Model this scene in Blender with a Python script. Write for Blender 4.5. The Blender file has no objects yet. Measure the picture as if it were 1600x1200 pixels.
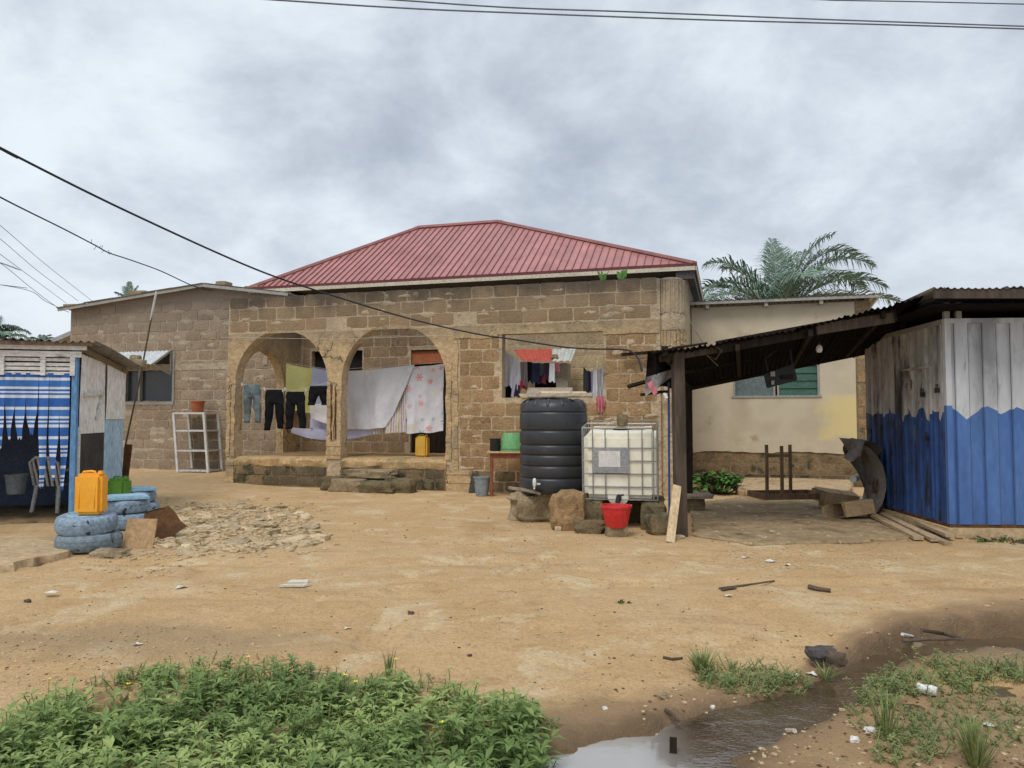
import bpy, bmesh, math, random
import numpy as np
from mathutils import Vector, Matrix, noise as mnoise

S = bpy.context.scene
COL = S.collection
R = math.radians

# ------------------------------------------------------------------ camera
FPX, EYE = 1180.0, 1.45                      # focal length in photo pixels (1600 wide), eye height
PITCH = math.atan(53 / FPX)
cam_d = bpy.data.cameras.new('camera')
cam_d.sensor_width = 36.0
cam_d.lens = 36.0 * FPX / 1600
cam_d.clip_start = 0.05
cam_d.clip_end = 2000
cam = bpy.data.objects.new('camera', cam_d)
cam.location = (0, 0, EYE)
cam.rotation_euler = (R(90) + PITCH, 0, 0)
COL.objects.link(cam)
S.camera = cam

# ------------------------------------------------------------------ sky, sun, exposure
SUN_EL, SUN_AZ = R(58), R(205)               # compass angle measured from +Y towards +X
w = bpy.data.worlds.new('World')
S.world = w
w.use_nodes = True
wn, wl = w.node_tree.nodes, w.node_tree.links
wn.clear()
def wnode(t, **k):
    n = wn.new(t)
    for a, b in k.items():
        setattr(n, a, b)
    return n
out = wnode('ShaderNodeOutputWorld')
sky = wnode('ShaderNodeTexSky', sky_type='NISHITA', sun_disc=False)
sky.sun_elevation = SUN_EL
sky.sun_rotation = SUN_AZ
bg1 = wnode('ShaderNodeBackground'); bg1.inputs[1].default_value = 0.1
wl.new(sky.outputs[0], bg1.inputs[0])
tc = wnode('ShaderNodeTexCoord')
sep = wnode('ShaderNodeSeparateXYZ'); wl.new(tc.outputs['Generated'], sep.inputs[0])
ab = wnode('ShaderNodeMath', operation='ABSOLUTE'); wl.new(sep.outputs[2], ab.inputs[0])
ad = wnode('ShaderNodeMath', operation='ADD'); wl.new(ab.outputs[0], ad.inputs[0]); ad.inputs[1].default_value = 0.5
dx = wnode('ShaderNodeMath', operation='DIVIDE'); wl.new(sep.outputs[0], dx.inputs[0]); wl.new(ad.outputs[0], dx.inputs[1])
dy = wnode('ShaderNodeMath', operation='DIVIDE'); wl.new(sep.outputs[1], dy.inputs[0]); wl.new(ad.outputs[0], dy.inputs[1])
cmb = wnode('ShaderNodeCombineXYZ'); wl.new(dx.outputs[0], cmb.inputs[0]); wl.new(dy.outputs[0], cmb.inputs[1])
cmb.inputs[2].default_value = 3.7
n1 = wnode('ShaderNodeTexNoise'); wl.new(cmb.outputs[0], n1.inputs['Vector'])
n1.inputs['Scale'].default_value = 3.4; n1.inputs['Detail'].default_value = 9; n1.inputs['Roughness'].default_value = 0.6
n1.inputs['Distortion'].default_value = 0.15
n2 = wnode('ShaderNodeTexNoise'); wl.new(cmb.outputs[0], n2.inputs['Vector'])
n2.inputs['Scale'].default_value = 1.1; n2.inputs['Detail'].default_value = 3
mx = wnode('ShaderNodeMath', operation='MULTIPLY_ADD'); wl.new(n1.outputs[0], mx.inputs[0]); mx.inputs[1].default_value = 0.65
ml = wnode('ShaderNodeMath', operation='MULTIPLY'); wl.new(n2.outputs[0], ml.inputs[0]); ml.inputs[1].default_value = 0.35
wl.new(ml.outputs[0], mx.inputs[2])
rp = wnode('ShaderNodeValToRGB'); wl.new(mx.outputs[0], rp.inputs[0])
cr = rp.color_ramp
cr.interpolation = 'B_SPLINE'
cr.elements[0].position = 0.365; cr.elements[0].color = (0.315, 0.355, 0.425, 1)
cr.elements[1].position = 0.625; cr.elements[1].color = (0.68, 0.74, 0.79, 1)
e = cr.elements.new(0.49); e.color = (0.465, 0.515, 0.58, 1)
bg2 = wnode('ShaderNodeBackground'); bg2.inputs[1].default_value = 1.06
hz_ = wnode('ShaderNodeMapRange', interpolation_type='SMOOTHSTEP'); wl.new(ab.outputs[0], hz_.inputs[0])
hz_.inputs[1].default_value = 0.0; hz_.inputs[2].default_value = 0.3; hz_.inputs[3].default_value = 0.55; hz_.inputs[4].default_value = 0.0
hm = wnode('ShaderNodeMix', data_type='RGBA'); wl.new(hz_.outputs[0], hm.inputs[0]); wl.new(rp.outputs[0], hm.inputs[6]); hm.inputs[7].default_value = (0.62, 0.66, 0.70, 1)
wl.new(hm.outputs[2], bg2.inputs[0])
ms = wnode('ShaderNodeMixShader'); ms.inputs[0].default_value = 0.94
wl.new(bg1.outputs[0], ms.inputs[1]); wl.new(bg2.outputs[0], ms.inputs[2]); wl.new(ms.outputs[0], out.inputs[0])

sd = bpy.data.lights.new('sun', 'SUN')
sd.energy = 1.5
sd.angle = R(24)
sd.color = (1.0, 0.95, 0.88)
sun = bpy.data.objects.new('sun', sd)
sdir = Vector((math.sin(SUN_AZ) * math.cos(SUN_EL), math.cos(SUN_AZ) * math.cos(SUN_EL), math.sin(SUN_EL)))
sun.rotation_euler = sdir.to_track_quat('Z', 'Y').to_euler()
sun.location = sdir * 40
COL.objects.link(sun)
S.view_settings.view_transform = 'Standard'
S.view_settings.look = 'None'
S.view_settings.exposure = 0.32
S.view_settings.gamma = 1.0
S.view_settings.use_curve_mapping = False
S.render.engine = 'CYCLES'
S.cycles.use_denoising = True
S.cycles.max_bounces = 6
S.cycles.diffuse_bounces = 3
S.cycles.glossy_bounces = 3
S.cycles.transmission_bounces = 4
S.cycles.transparent_max_bounces = 8

# ------------------------------------------------------------------ measuring helpers
def ray(px, py):
    x, y = (px - 800) / FPX, (600 - py) / FPX
    return Vector((x, math.cos(PITCH) - y * math.sin(PITCH), math.sin(PITCH) + y * math.cos(PITCH)))
CAM = Vector((0, 0, EYE))
def W(px, py, Y):                            # the point at distance Y that stands at a photo pixel
    d = ray(px, py)
    return CAM + d * (Y / d.y)
def WZ(px, py, z):
    d = ray(px, py)
    return CAM + d * ((z - EYE) / d.z)
HA = R(-16)                                  # the house's own axes: u along its front, v into its depth
HO = Vector((-6.2, 16.45, 0))
HU = Vector((math.cos(HA), math.sin(HA), 0)); HV = Vector((-math.sin(HA), math.cos(HA), 0))
def fac(px, py, v):
    d = ray(px, py)
    P = CAM + d * ((v - (CAM - HO).dot(HV)) / d.dot(HV))
    return (P - HO).dot(HU), P.z
def H2W(u, v, z=0.0):
    return HO + HU * u + HV * v + Vector((0, 0, z))

# value noise for geometry
_rs = np.random.RandomState(11)
_LAT = _rs.rand(256, 256)
def vnoise(x, y):
    x = np.asarray(x, float); y = np.asarray(y, float)
    xi = np.floor(x).astype(int); yi = np.floor(y).astype(int)
    fx = x - xi; fy = y - yi
    fx = fx * fx * (3 - 2 * fx); fy = fy * fy * (3 - 2 * fy)
    a = _LAT[xi % 256, yi % 256]; b = _LAT[(xi + 1) % 256, yi % 256]
    c = _LAT[xi % 256, (yi + 1) % 256]; d = _LAT[(xi + 1) % 256, (yi + 1) % 256]
    return (a * (1 - fx) + b * fx) * (1 - fy) + (c * (1 - fx) + d * fx) * fy
def fbm(x, y, o=4):
    s = 0; a = 1; t = 0
    for k in range(o):
        s = s + a * vnoise(np.asarray(x) * 2 ** k + 17 * k, np.asarray(y) * 2 ** k + 5 * k); t += a; a *= .5
    return s / t - .5
def sstep(t):
    t = np.clip(t, 0, 1)
    return t * t * (3 - 2 * t)

# ------------------------------------------------------------------ materials
def L(r, g, b):
    def f(c):
        c /= 255.0
        return c / 12.92 if c <= 0.04045 else ((c + 0.055) / 1.055) ** 2.4
    return (f(r), f(g), f(b), 1.0)
class NT:
    def __init__(s, name):
        s.m = bpy.data.materials.new(name); s.m.use_nodes = True
        s.n = s.m.node_tree.nodes; s.l = s.m.node_tree.links
        s.n.clear()
        s.out = s.n.new('ShaderNodeOutputMaterial')
        s.b = s.n.new('ShaderNodeBsdfPrincipled')
        s.l.new(s.b.outputs[0], s.out.inputs[0])
    def new(s, t, **k):
        n = s.n.new(t)
        for a, b in k.items():
            setattr(n, a, b)
        return n
    def math(s, op, a, b=None, c=None, clamp=False):
        n = s.n.new('ShaderNodeMath'); n.operation = op; n.use_clamp = clamp
        for i, x in enumerate((a, b, c)):
            if x is None: continue
            if isinstance(x, (int, float)): n.inputs[i].default_value = x
            else: s.l.new(x, n.inputs[i])
        return n.outputs[0]
    def pos(s, stretch=(1, 1, 1), obj=False):
        if obj:
            g = s.new('ShaderNodeTexCoord').outputs['Object']
        else:
            g = s.new('ShaderNodeNewGeometry').outputs['Position']
        if stretch == (1, 1, 1): return g
        v = s.new('ShaderNodeVectorMath', operation='MULTIPLY')
        s.l.new(g, v.inputs[0]); v.inputs[1].default_value = stretch
        return v.outputs[0]
    def noise(s, vec, scale, detail=5, rough=.55, dist=0):
        n = s.new('ShaderNodeTexNoise'); s.l.new(vec, n.inputs['Vector'])
        n.inputs['Scale'].default_value = scale; n.inputs['Detail'].default_value = detail
        n.inputs['Roughness'].default_value = rough; n.inputs['Distortion'].default_value = dist
        return n.outputs[0]
    def ramp(s, fac, stops, interp='LINEAR'):
        n = s.new('ShaderNodeValToRGB'); s.l.new(fac, n.inputs[0]); r = n.color_ramp; r.interpolation = interp
        while len(r.elements) < len(stops): r.elements.new(.5)
        for el, (p, c) in zip(r.elements, stops):
            el.position = p; el.color = c if len(c) == 4 else (*c, 1)
        return n.outputs[0]
    def mix(s, fac, a, b, mode='MIX'):
        n = s.new('ShaderNodeMix', data_type='RGBA', blend_type=mode)
        for i, x in ((0, fac), (6, a), (7, b)):
            if isinstance(x, (int, float)): n.inputs[i].default_value = x
            elif isinstance(x, tuple): n.inputs[i].default_value = x if len(x) == 4 else (*x, 1)
            else: s.l.new(x, n.inputs[i])
        return n.outputs[2]
    def smooth(s, x, a, b):
        n = s.new('ShaderNodeMapRange', interpolation_type='SMOOTHSTEP')
        s.l.new(x, n.inputs[0]); n.inputs[1].default_value = a; n.inputs[2].default_value = b
        return n.outputs[0]
    def bump(s, h, strength, dist=.02):
        n = s.new('ShaderNodeBump'); n.inputs['Strength'].default_value = strength; n.inputs['Distance'].default_value = dist
        s.l.new(h, n.inputs['Height']); s.l.new(n.outputs[0], s.b.inputs['Normal'])
    def fin(s, color, rough=.85, spec=.3, metal=0):
        if isinstance(color, tuple): s.b.inputs['Base Color'].default_value = color
        else: s.l.new(color, s.b.inputs['Base Color'])
        if isinstance(rough, (int, float)): s.b.inputs['Roughness'].default_value = rough
        else: s.l.new(rough, s.b.inputs['Roughness'])
        s.b.inputs['Specular IOR Level'].default_value = spec
        s.b.inputs['Metallic'].default_value = metal
        return s.m
MATS = {}
def M(name, cols, sc=4.0, rough=.85, bump=.35, bsc=45.0, bdist=.02, spec=.3, metal=0, rnd=0.0, cracks=0.0, stains=(), stretch=(1, 1, 1), zst=None, fine=.18, obj=False):
    """a weathered surface: base colours by a broad noise, fine mottling, optional patches of stain, optional grime by height"""
    t = NT(name)
    p = t.pos(stretch, obj)
    a = t.noise(p, sc, 6)
    n = len(cols)
    c = t.ramp(a, [(.32 + .36 * i / max(1, n - 1), x) for i, x in enumerate(cols)]) if n > 1 else None
    if c is None:
        c = t.mix(1.0, cols[0], cols[0])
    f = t.noise(p, sc * 9, 4, .65)
    g = t.ramp(f, [(.3, (1 - fine * 2, 1 - fine * 2, 1 - fine * 2)), (.7, (1 + fine, 1 + fine, 1 + fine))])
    c = t.mix(1.0, c, g, 'MULTIPLY')
    for (sc2, thr, soft, col) in stains:
        q = t.smooth(t.noise(p, sc2, 7, .62, .3), thr, thr + soft)
        c = t.mix(q, c, col)
    if cracks:
        wv = t.new('ShaderNodeVectorMath', operation='ADD'); t.l.new(p, wv.inputs[0])
        nz = t.new('ShaderNodeTexNoise'); t.l.new(p, nz.inputs['Vector']); nz.inputs['Scale'].default_value = 5; nz.inputs['Detail'].default_value = 5
        sc_ = t.new('ShaderNodeVectorMath', operation='SCALE'); t.l.new(nz.outputs['Color'], sc_.inputs[0]); sc_.inputs['Scale'].default_value = .35
        t.l.new(sc_.outputs[0], wv.inputs[1])
        vo = t.new('ShaderNodeTexVoronoi'); vo.feature = 'DISTANCE_TO_EDGE'; t.l.new(wv.outputs[0], vo.inputs['Vector']); vo.inputs['Scale'].default_value = 1.7
        ck = t.math('SUBTRACT', 1, t.smooth(vo.outputs['Distance'], .004, .022))
        ck = t.math('MULTIPLY', ck, t.smooth(t.noise(p, .9, 4), .48, .6))
        c = t.mix(t.math('MULTIPLY', ck, cracks), c, L(66, 54, 42))
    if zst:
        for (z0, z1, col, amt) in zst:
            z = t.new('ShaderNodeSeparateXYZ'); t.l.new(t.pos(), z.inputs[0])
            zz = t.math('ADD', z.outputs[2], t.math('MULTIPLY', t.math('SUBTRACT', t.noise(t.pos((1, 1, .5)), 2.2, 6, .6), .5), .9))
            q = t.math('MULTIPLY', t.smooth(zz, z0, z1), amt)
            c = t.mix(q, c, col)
    if rnd:
        oi = t.new('ShaderNodeObjectInfo')
        k = t.math('MULTIPLY_ADD', oi.outputs['Random'], 2 * rnd, 1 - rnd)
        v = t.new('ShaderNodeVectorMath', operation='SCALE'); t.l.new(c, v.inputs[0]); t.l.new(k, v.inputs['Scale'])
        c = v.outputs[0]
    if bump:
        h = t.math('ADD', t.noise(p, bsc, 5, .6), t.math('MULTIPLY', a, .5))
        t.bump(h, bump, bdist)
    MATS[name] = t.fin(c, rough, spec, metal)
    return t.m

# ------------------------------------------------------------------ mesh building
class MB:
    def __init__(s):
        s.v = []; s.f = []; s.mi = []; s.uv = None; s.cur = 0
    def add(s, vs, fs):
        o = len(s.v)
        s.v += [tuple(x) for x in vs]
        s.f += [tuple(o + i for i in f) for f in fs]
        s.mi += [s.cur] * len(fs)
        return s
    BF = [(0, 3, 2, 1), (4, 5, 6, 7), (0, 1, 5, 4), (1, 2, 6, 5), (2, 3, 7, 6), (3, 0, 4, 7)]
    def box(s, x0, x1, y0, y1, z0, z1):
        return s.add([(x0, y0, z0), (x1, y0, z0), (x1, y1, z0), (x0, y1, z0), (x0, y0, z1), (x1, y0, z1), (x1, y1, z1), (x0, y1, z1)], s.BF)
    def rbox(s, c, size, rot=(0, 0, 0), jit=0, rng=None):
        from mathutils import Euler
        m = Euler(rot).to_matrix(); vs = []
        for (x, y, z) in ((-1, -1, -1), (1, -1, -1), (1, 1, -1), (-1, 1, -1), (-1, -1, 1), (1, -1, 1), (1, 1, 1), (-1, 1, 1)):
            q = Vector((x * size[0] / 2, y * size[1] / 2, z * size[2] / 2))
            if jit: q += Vector([rng.uniform(-jit, jit) for _ in range(3)])
            vs.append(Vector(c) + m @ q)
        return s.add(vs, s.BF)
    def beam(s, a, b, w, h, up=(0, 0, 1)):
        a, b = Vector(a), Vector(b); d = (b - a).normalized(); up = Vector(up)
        if abs(d.dot(up)) > .98: up = Vector((0, 1, 0))
        x = d.cross(up).normalized(); y = x.cross(d).normalized()
        vs = []
        for P in (a, b):
            for (i, j) in ((-1, -1), (1, -1), (1, 1), (-1, 1)):
                vs.append(P + x * (i * w / 2) + y * (j * h / 2))
        return s.add(vs, [(0, 1, 2, 3), (7, 6, 5, 4), (0, 4, 5, 1), (1, 5, 6, 2), (2, 6, 7, 3), (3, 7, 4, 0)])
    def tube(s, pts, r, n=8, cap=True):
        pts = [Vector(p) for p in pts]; k = len(pts); vs = []; fs = []
        rr = r if isinstance(r, (list, tuple)) else [r] * k
        ref = Vector((0, 0, 1)); prev = None
        for i, P in enumerate(pts):
            d = (pts[min(i + 1, k - 1)] - pts[max(i - 1, 0)]).normalized()
            if prev is None:
                x = d.cross(ref if abs(d.z) < .95 else Vector((1, 0, 0))).normalized()
            else:
                x = (prev - d * prev.dot(d)).normalized()
            prev = x; y = d.cross(x)
            for j in range(n):
                a = 2 * math.pi * j / n
                vs.append(P + x * (math.cos(a) * rr[i]) + y * (math.sin(a) * rr[i]))
        for i in range(k - 1):
            for j in range(n):
                fs.append((i * n + j, i * n + (j + 1) % n, (i + 1) * n + (j + 1) % n, (i + 1) * n + j))
        if cap:
            fs.append(tuple(range(n - 1, -1, -1))); fs.append(tuple((k - 1) * n + j for j in range(n)))
        return s.add(vs, fs)
    def lathe(s, prof, n=24, c=(0, 0, 0), cap0=True, cap1=True, ov=(1, 1)):
        vs = []; fs = []; k = len(prof)
        for (r, z) in prof:
            for j in range(n):
                a = 2 * math.pi * j / n
                vs.append((c[0] + r * ov[0] * math.cos(a), c[1] + r * ov[1] * math.sin(a), c[2] + z))
        for i in range(k - 1):
            for j in range(n):
                fs.append((i * n + j, i * n + (j + 1) % n, (i + 1) * n + (j + 1) % n, (i + 1) * n + j))
        if cap0: fs.append(tuple(range(n - 1, -1, -1)))
        if cap1: fs.append(tuple((k - 1) * n + j for j in range(n)))
        return s.add(vs, fs)
    def loft(s, rings, n=12, cap=True):          # rings: (centre, half-axis a, half-axis b)
        vs = []; fs = []; k = len(rings)
        for (c, a, b) in rings:
            c, a, b = Vector(c), Vector(a), Vector(b)
            for j in range(n):
                t = 2 * math.pi * j / n
                vs.append(c + a * math.cos(t) + b * math.sin(t))
        for i in range(k - 1):
            for j in range(n):
                fs.append((i * n + j, i * n + (j + 1) % n, (i + 1) * n + (j + 1) % n, (i + 1) * n + j))
        if cap:
            fs.append(tuple(range(n - 1, -1, -1))); fs.append(tuple((k - 1) * n + j for j in range(n)))
        return s.add(vs, fs)
    def grid(s, nx, ny, fn, uv=False):
        vs = []; uvs = []
        for j in range(ny + 1):
            for i in range(nx + 1):
                vs.append(fn(i / nx, j / ny)); uvs.append((i / nx, 1 - j / ny))
        if uv:
            s.uv = (s.uv or []) + uvs
        return s.add(vs, [(j * (nx + 1) + i, j * (nx + 1) + i + 1, (j + 1) * (nx + 1) + i + 1, (j + 1) * (nx + 1) + i) for j in range(ny) for i in range(nx)])
    def prism(s, poly, d0, d1, fn):               # fn(a, b, depth) -> point; poly a list of (a, b)
        n = len(poly)
        vs = [fn(a, b, d0) for a, b in poly] + [fn(a, b, d1) for a, b in poly]
        return s.add(vs, [tuple(range(n)), tuple(range(2 * n - 1, n - 1, -1))] + [(i, i + n, (i + 1) % n + n, (i + 1) % n) for i in range(n)])
    def corr(s, A, B, C, D, waves, amp, nrm, per=6, ny=2, trap=False, rng=None, dent=0):
        """corrugated sheet: A-B is the edge across the waves, D-C the opposite edge"""
        A, B, C, D, nrm = map(Vector, (A, B, C, D, nrm)); nrm = nrm.normalized()
        def fn(a, b):
            P = (A.lerp(B, a)).lerp(D.lerp(C, a), b)
            if trap:
                ph = (a * waves) % 1.0
                h = np.interp(ph, [0, .12, .22, .62, .72, 1.0], [0, 0, 1, 1, 0, 0])
            else:
                h = math.cos(2 * math.pi * a * waves)
            q = 0
            if dent: q = dent * float(fbm(a * 4 + A.x * 3, b * 3 + A.y, 3))
            return P + nrm * (amp * h + q)
        return s.grid(int(waves * per), ny, fn)
ORG = {}
def mesh(name, mb, mat, smooth=False, bevel=0, org=(0, 0, 0), weld=False):
    me = bpy.data.meshes.new(name)
    ox, oy, oz = org
    me.from_pydata([(x - ox, y - oy, z - oz) for x, y, z in mb.v], [], mb.f)
    mats = mat if isinstance(mat, (list, tuple)) else [mat]
    for m in mats:
        me.materials.append(MATS[m] if isinstance(m, str) else m)
    if len(mats) > 1:
        me.polygons.foreach_set('material_index', mb.mi)
    if mb.uv:
        ul = me.uv_layers.new(name='UVMap')
        li = np.zeros(len(me.loops), int); me.loops.foreach_get('vertex_index', li)
        ul.data.foreach_set('uv', np.array(mb.uv)[li].ravel())
    if bevel or weld:
        bm = bmesh.new(); bm.from_mesh(me)
        if weld: bmesh.ops.remove_doubles(bm, verts=bm.verts, dist=1e-4)
        if bevel:
            bmesh.ops.recalc_face_normals(bm, faces=bm.faces)
            ed = [e for e in bm.edges if len(e.link_faces) == 2 and e.calc_face_angle(0) > .5]
            bmesh.ops.bevel(bm, geom=ed, offset=bevel, segments=2, affect='EDGES', clamp_overlap=True)
        bm.to_mesh(me); bm.free()
    if smooth:
        me.polygons.foreach_set('use_smooth', [True] * len(me.polygons))
        if smooth != 2:
            me.set_sharp_from_angle(angle=R(38))
    me.update()
    return me
def link(name, me, parent=None):
    o = bpy.data.objects.new(name, me); COL.objects.link(o)
    if parent is not None: o.parent = parent
    return o
def tag(o, label=None, cat=None, group=None, kind=None):
    if label: o['label'] = label
    if cat: o['category'] = cat
    if group: o['group'] = group
    if kind: o['kind'] = kind
    return o
def thing(name, label, cat, org=(0, 0, 0), group=None, house=False, rz=0.0):
    """an Empty at the thing's base; parts are given in world axes, in the house's axes (house=True) or in axes turned by rz about org"""
    o = bpy.data.objects.new(name, None); COL.objects.link(o)
    o.empty_display_size = .2
    if house:
        o.location = H2W(*org); o.rotation_euler.z = HA
    else:
        o.location = org; o.rotation_euler.z = rz
    tag(o, label, cat, group)
    ORG[o.name] = tuple(org) if not rz else (0, 0, 0)
    return o
def part(name, mb, mat, root, smooth=False, bevel=0, weld=False, parent=None, kind=None):
    o = link(name, mesh(name, mb, mat, smooth, bevel, ORG[root.name], weld), parent or root)
    if kind: o['kind'] = kind
    return o
def solo(name, mb, mat, label, cat, org=None, group=None, smooth=False, bevel=0, kind=None, house=False, weld=False):
    """a thing that is a single mesh, its origin at its base"""
    if org is None:
        xs, ys, zs = zip(*mb.v); org = ((min(xs) + max(xs)) / 2, (min(ys) + max(ys)) / 2, min(zs))
    o = link(name, mesh(name, mb, mat, smooth, bevel, org, weld))
    if house:
        o.location = H2W(*org); o.rotation_euler.z = HA
    else:
        o.location = org
    return tag(o, label, cat, group, kind)
def copy_tree(o, parent=None):
    c = o.copy(); COL.objects.link(c); c.parent = parent
    for ch in list(o.children): copy_tree(ch, c)
    return c

# ------------------------------------------------------------------ the palette
GR = (.075, .068, .06, 1)
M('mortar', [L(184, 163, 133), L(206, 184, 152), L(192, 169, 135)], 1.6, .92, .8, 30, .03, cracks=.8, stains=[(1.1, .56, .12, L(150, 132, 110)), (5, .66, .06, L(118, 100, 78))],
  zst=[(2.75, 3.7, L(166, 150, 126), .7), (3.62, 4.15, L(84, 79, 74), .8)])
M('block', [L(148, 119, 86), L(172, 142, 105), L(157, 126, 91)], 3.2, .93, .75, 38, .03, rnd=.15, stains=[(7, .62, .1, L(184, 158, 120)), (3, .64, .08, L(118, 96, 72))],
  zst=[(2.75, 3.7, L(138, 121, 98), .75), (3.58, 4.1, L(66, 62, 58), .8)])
M('plaster_tan', [L(174, 150, 116), L(202, 174, 132), L(166, 146, 116)], 1.4, .92, .7, 26, .03, cracks=.9, stains=[(2.2, .6, .1, L(132, 116, 94)), (7, .68, .04, L(104, 86, 66))],
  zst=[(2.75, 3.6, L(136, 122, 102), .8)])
M('inner_block', [L(146, 124, 98), L(168, 142, 110)], 3, .93, .6, 40, .02, rnd=.14, stains=[(4, .6, .1, L(100, 88, 74))])
M('inner_mortar', [L(178, 162, 136), L(196, 178, 148)], 2, .93, .5, 30, .02, stains=[(1.4, .58, .12, L(116, 106, 92))])
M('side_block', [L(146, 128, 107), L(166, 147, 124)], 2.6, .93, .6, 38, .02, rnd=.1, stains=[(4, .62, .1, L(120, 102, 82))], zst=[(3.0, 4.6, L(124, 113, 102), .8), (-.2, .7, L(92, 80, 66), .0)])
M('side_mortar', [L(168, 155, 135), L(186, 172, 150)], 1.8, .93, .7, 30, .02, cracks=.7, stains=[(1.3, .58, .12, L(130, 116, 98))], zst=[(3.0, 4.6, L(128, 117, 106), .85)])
M('inner_mortar_lit', [L(222, 204, 170), L(206, 186, 150)], 2, .93, .5, 30, .02, stains=[(1.4, .6, .12, L(170, 152, 124))])  # brighter copy of the inner mortar: extra light painted in behind the opening
M('inner_block_lit', [L(196, 172, 136), L(210, 188, 152)], 3, .93, .6, 40, .02, rnd=.1)  # blocks of the same stretch, brightened in colour likewise
M('plinth', [L(122, 104, 78), L(148, 126, 94), L(98, 88, 68)], 2.4, .93, .7, 34, .03, rnd=.12, stains=[(2.6, .55, .1, L(76, 76, 56)), (6, .64, .06, L(60, 56, 46))])
M('plinth_mortar', [L(132, 116, 92), L(150, 132, 104)], 2.4, .93, .6, 34, .03, stains=[(2.6, .58, .1, L(96, 88, 68))])
M('plinth_dark', [L(98, 88, 70), L(124, 110, 86)], 3, .93, .7, 34, .03, rnd=.2, stains=[(3, .52, .1, L(58, 60, 44))])
M('porch_floor', [L(176, 144, 104), L(196, 164, 120), L(150, 134, 92)], 2.0, .9, .6, 40, .02, stains=[(6, .6, .08, L(122, 112, 72))])
M('house_plaster', [L(196, 186, 164), L(206, 196, 174), L(186, 174, 152)], 1.1, .9, .3, 30, .015, stains=[(1.3, .62, .12, L(172, 156, 132))], zst=[(3.1, 4.1, L(172, 164, 148), .75)], fine=.06)
M('roof_red', [L(168, 115, 111), L(179, 126, 121), L(161, 108, 104)], 1.4, .42, .06, 8, .01, spec=.4, fine=.06, rnd=.08, stretch=(1, .5, 1), stains=[(1.2, .56, .14, L(192, 130, 126))])
M('maroon', [L(104, 52, 54), L(120, 62, 62)], 3, .5, .05)
M('roof_rib_shaded', [L(124, 76, 75), L(136, 84, 83)], 2, .5, .05)  # same sheet as the roof, darkened: the ribs' shaded side put in as colour
M('cream_paint', [L(216, 206, 184), L(196, 186, 164)], 3, .7, .1, stains=[(5, .64, .08, L(150, 140, 120))])
M('dark_void', [L(34, 32, 30), L(44, 40, 36)], 2, .95, 0)
M('soffit', [L(78, 76, 76), L(94, 90, 88)], 2, .9, .1)
M('rusty_sheet', [L(118, 110, 104), L(142, 134, 128), L(104, 92, 84)], 2.5, .8, .3, 20, .01, stains=[(4, .55, .12, L(70, 48, 36))])
M('sooty_sheet', [L(20, 18, 17), L(27, 24, 22), L(17, 16, 15)], 2.5, .95, .3, 20, .01, spec=.05, stains=[(5, .66, .08, L(44, 34, 28))])
M('old_zinc', [L(112, 110, 108), L(136, 134, 131), L(96, 92, 88)], 2.5, .7, .2, 15, .01, spec=.4, stains=[(3, .6, .1, L(104, 88, 76))])
M('zinc', [L(150, 152, 154), L(172, 174, 176)], 2.5, .55, .1, 15, .01, spec=.5, stains=[(3, .6, .1, L(130, 120, 110))])
M('zinc_bright', [L(196, 204, 208), L(214, 220, 224)], 2.5, .5, .1, 15, .01, spec=.5, stains=[(5, .66, .06, L(160, 150, 140))])
M('sheet_red', [L(190, 88, 76), L(206, 104, 90)], 4, .55, .05)
M('sheet_white', [L(216, 218, 214), L(190, 194, 192)], 4, .6, .05, stains=[(6, .66, .06, L(150, 140, 126))])
M('white_paint', [L(222, 220, 214), L(204, 202, 198)], 5, .6, .15, 60, .005, stains=[(6, .66, .05, L(160, 150, 136))], stretch=(1, 1, .35))
M('white_wood', [L(228, 226, 222), L(210, 206, 202)], 4, .75, .3, 60, .006, stains=[(7, .64, .05, L(140, 130, 120))], stretch=(.4, .4, 1))
M('white_corr', [L(240, 238, 235), L(228, 225, 222)], 3, .65, .2, 40, .006, stains=[(5, .68, .06, L(176, 160, 146))], stretch=(1, 1, .3))
M('lightblue_corr', [L(186, 214, 232), L(168, 200, 222)], 3, .65, .2, 40, .006, stains=[(5, .64, .06, L(120, 130, 136))], stretch=(1, 1, .3))
M('blue_post', [L(112, 158, 200), L(92, 138, 184)], 4, .65, .2, 40, .006, stretch=(1, 1, .3), stains=[(8, .68, .05, L(150, 150, 146))])
M('stall_wall', [L(84, 96, 120), L(100, 112, 134)], 3, .9, .1)
M('black_board', [L(58, 56, 54), L(80, 78, 74)], 3, .85, .3, 50, .008, stains=[(5, .6, .1, L(96, 92, 86))])
M('wood_grey', [L(116, 100, 84), L(140, 124, 104), L(98, 84, 70)], 4, .88, .5, 60, .008, stretch=(1, 1, .2), stains=[(7, .64, .06, L(80, 66, 54))])
M('post_wood', [L(72, 62, 54), L(90, 78, 68), L(60, 52, 45)], 4, .88, .6, 60, .01, stretch=(1, 1, .12), stains=[(7, .62, .06, L(58, 48, 40))])
M('wood_dark', [L(40, 34, 30), L(54, 46, 39), L(34, 30, 27)], 4, .92, .5, 60, .008, spec=.1, stretch=(1, 1, .25))
M('wood_pale', [L(204, 178, 140), L(220, 196, 158)], 4, .8, .25, 60, .005, stretch=(1, 1, .2))
M('wood_plank', [L(168, 146, 116), L(190, 168, 136), L(150, 128, 100)], 4, .85, .4, 60, .006, stretch=(.6, .3, 1), stains=[(7, .64, .06, L(120, 100, 78))])
M('weathered_board', [L(140, 126, 110), L(164, 150, 132), L(120, 106, 92)], 4, .88, .4, 60, .006, stains=[(7, .62, .06, L(100, 88, 76))])
M('table_red', [L(132, 78, 58), L(150, 92, 68)], 4, .7, .3, 50, .005, stretch=(.3, .3, 1))
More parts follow.
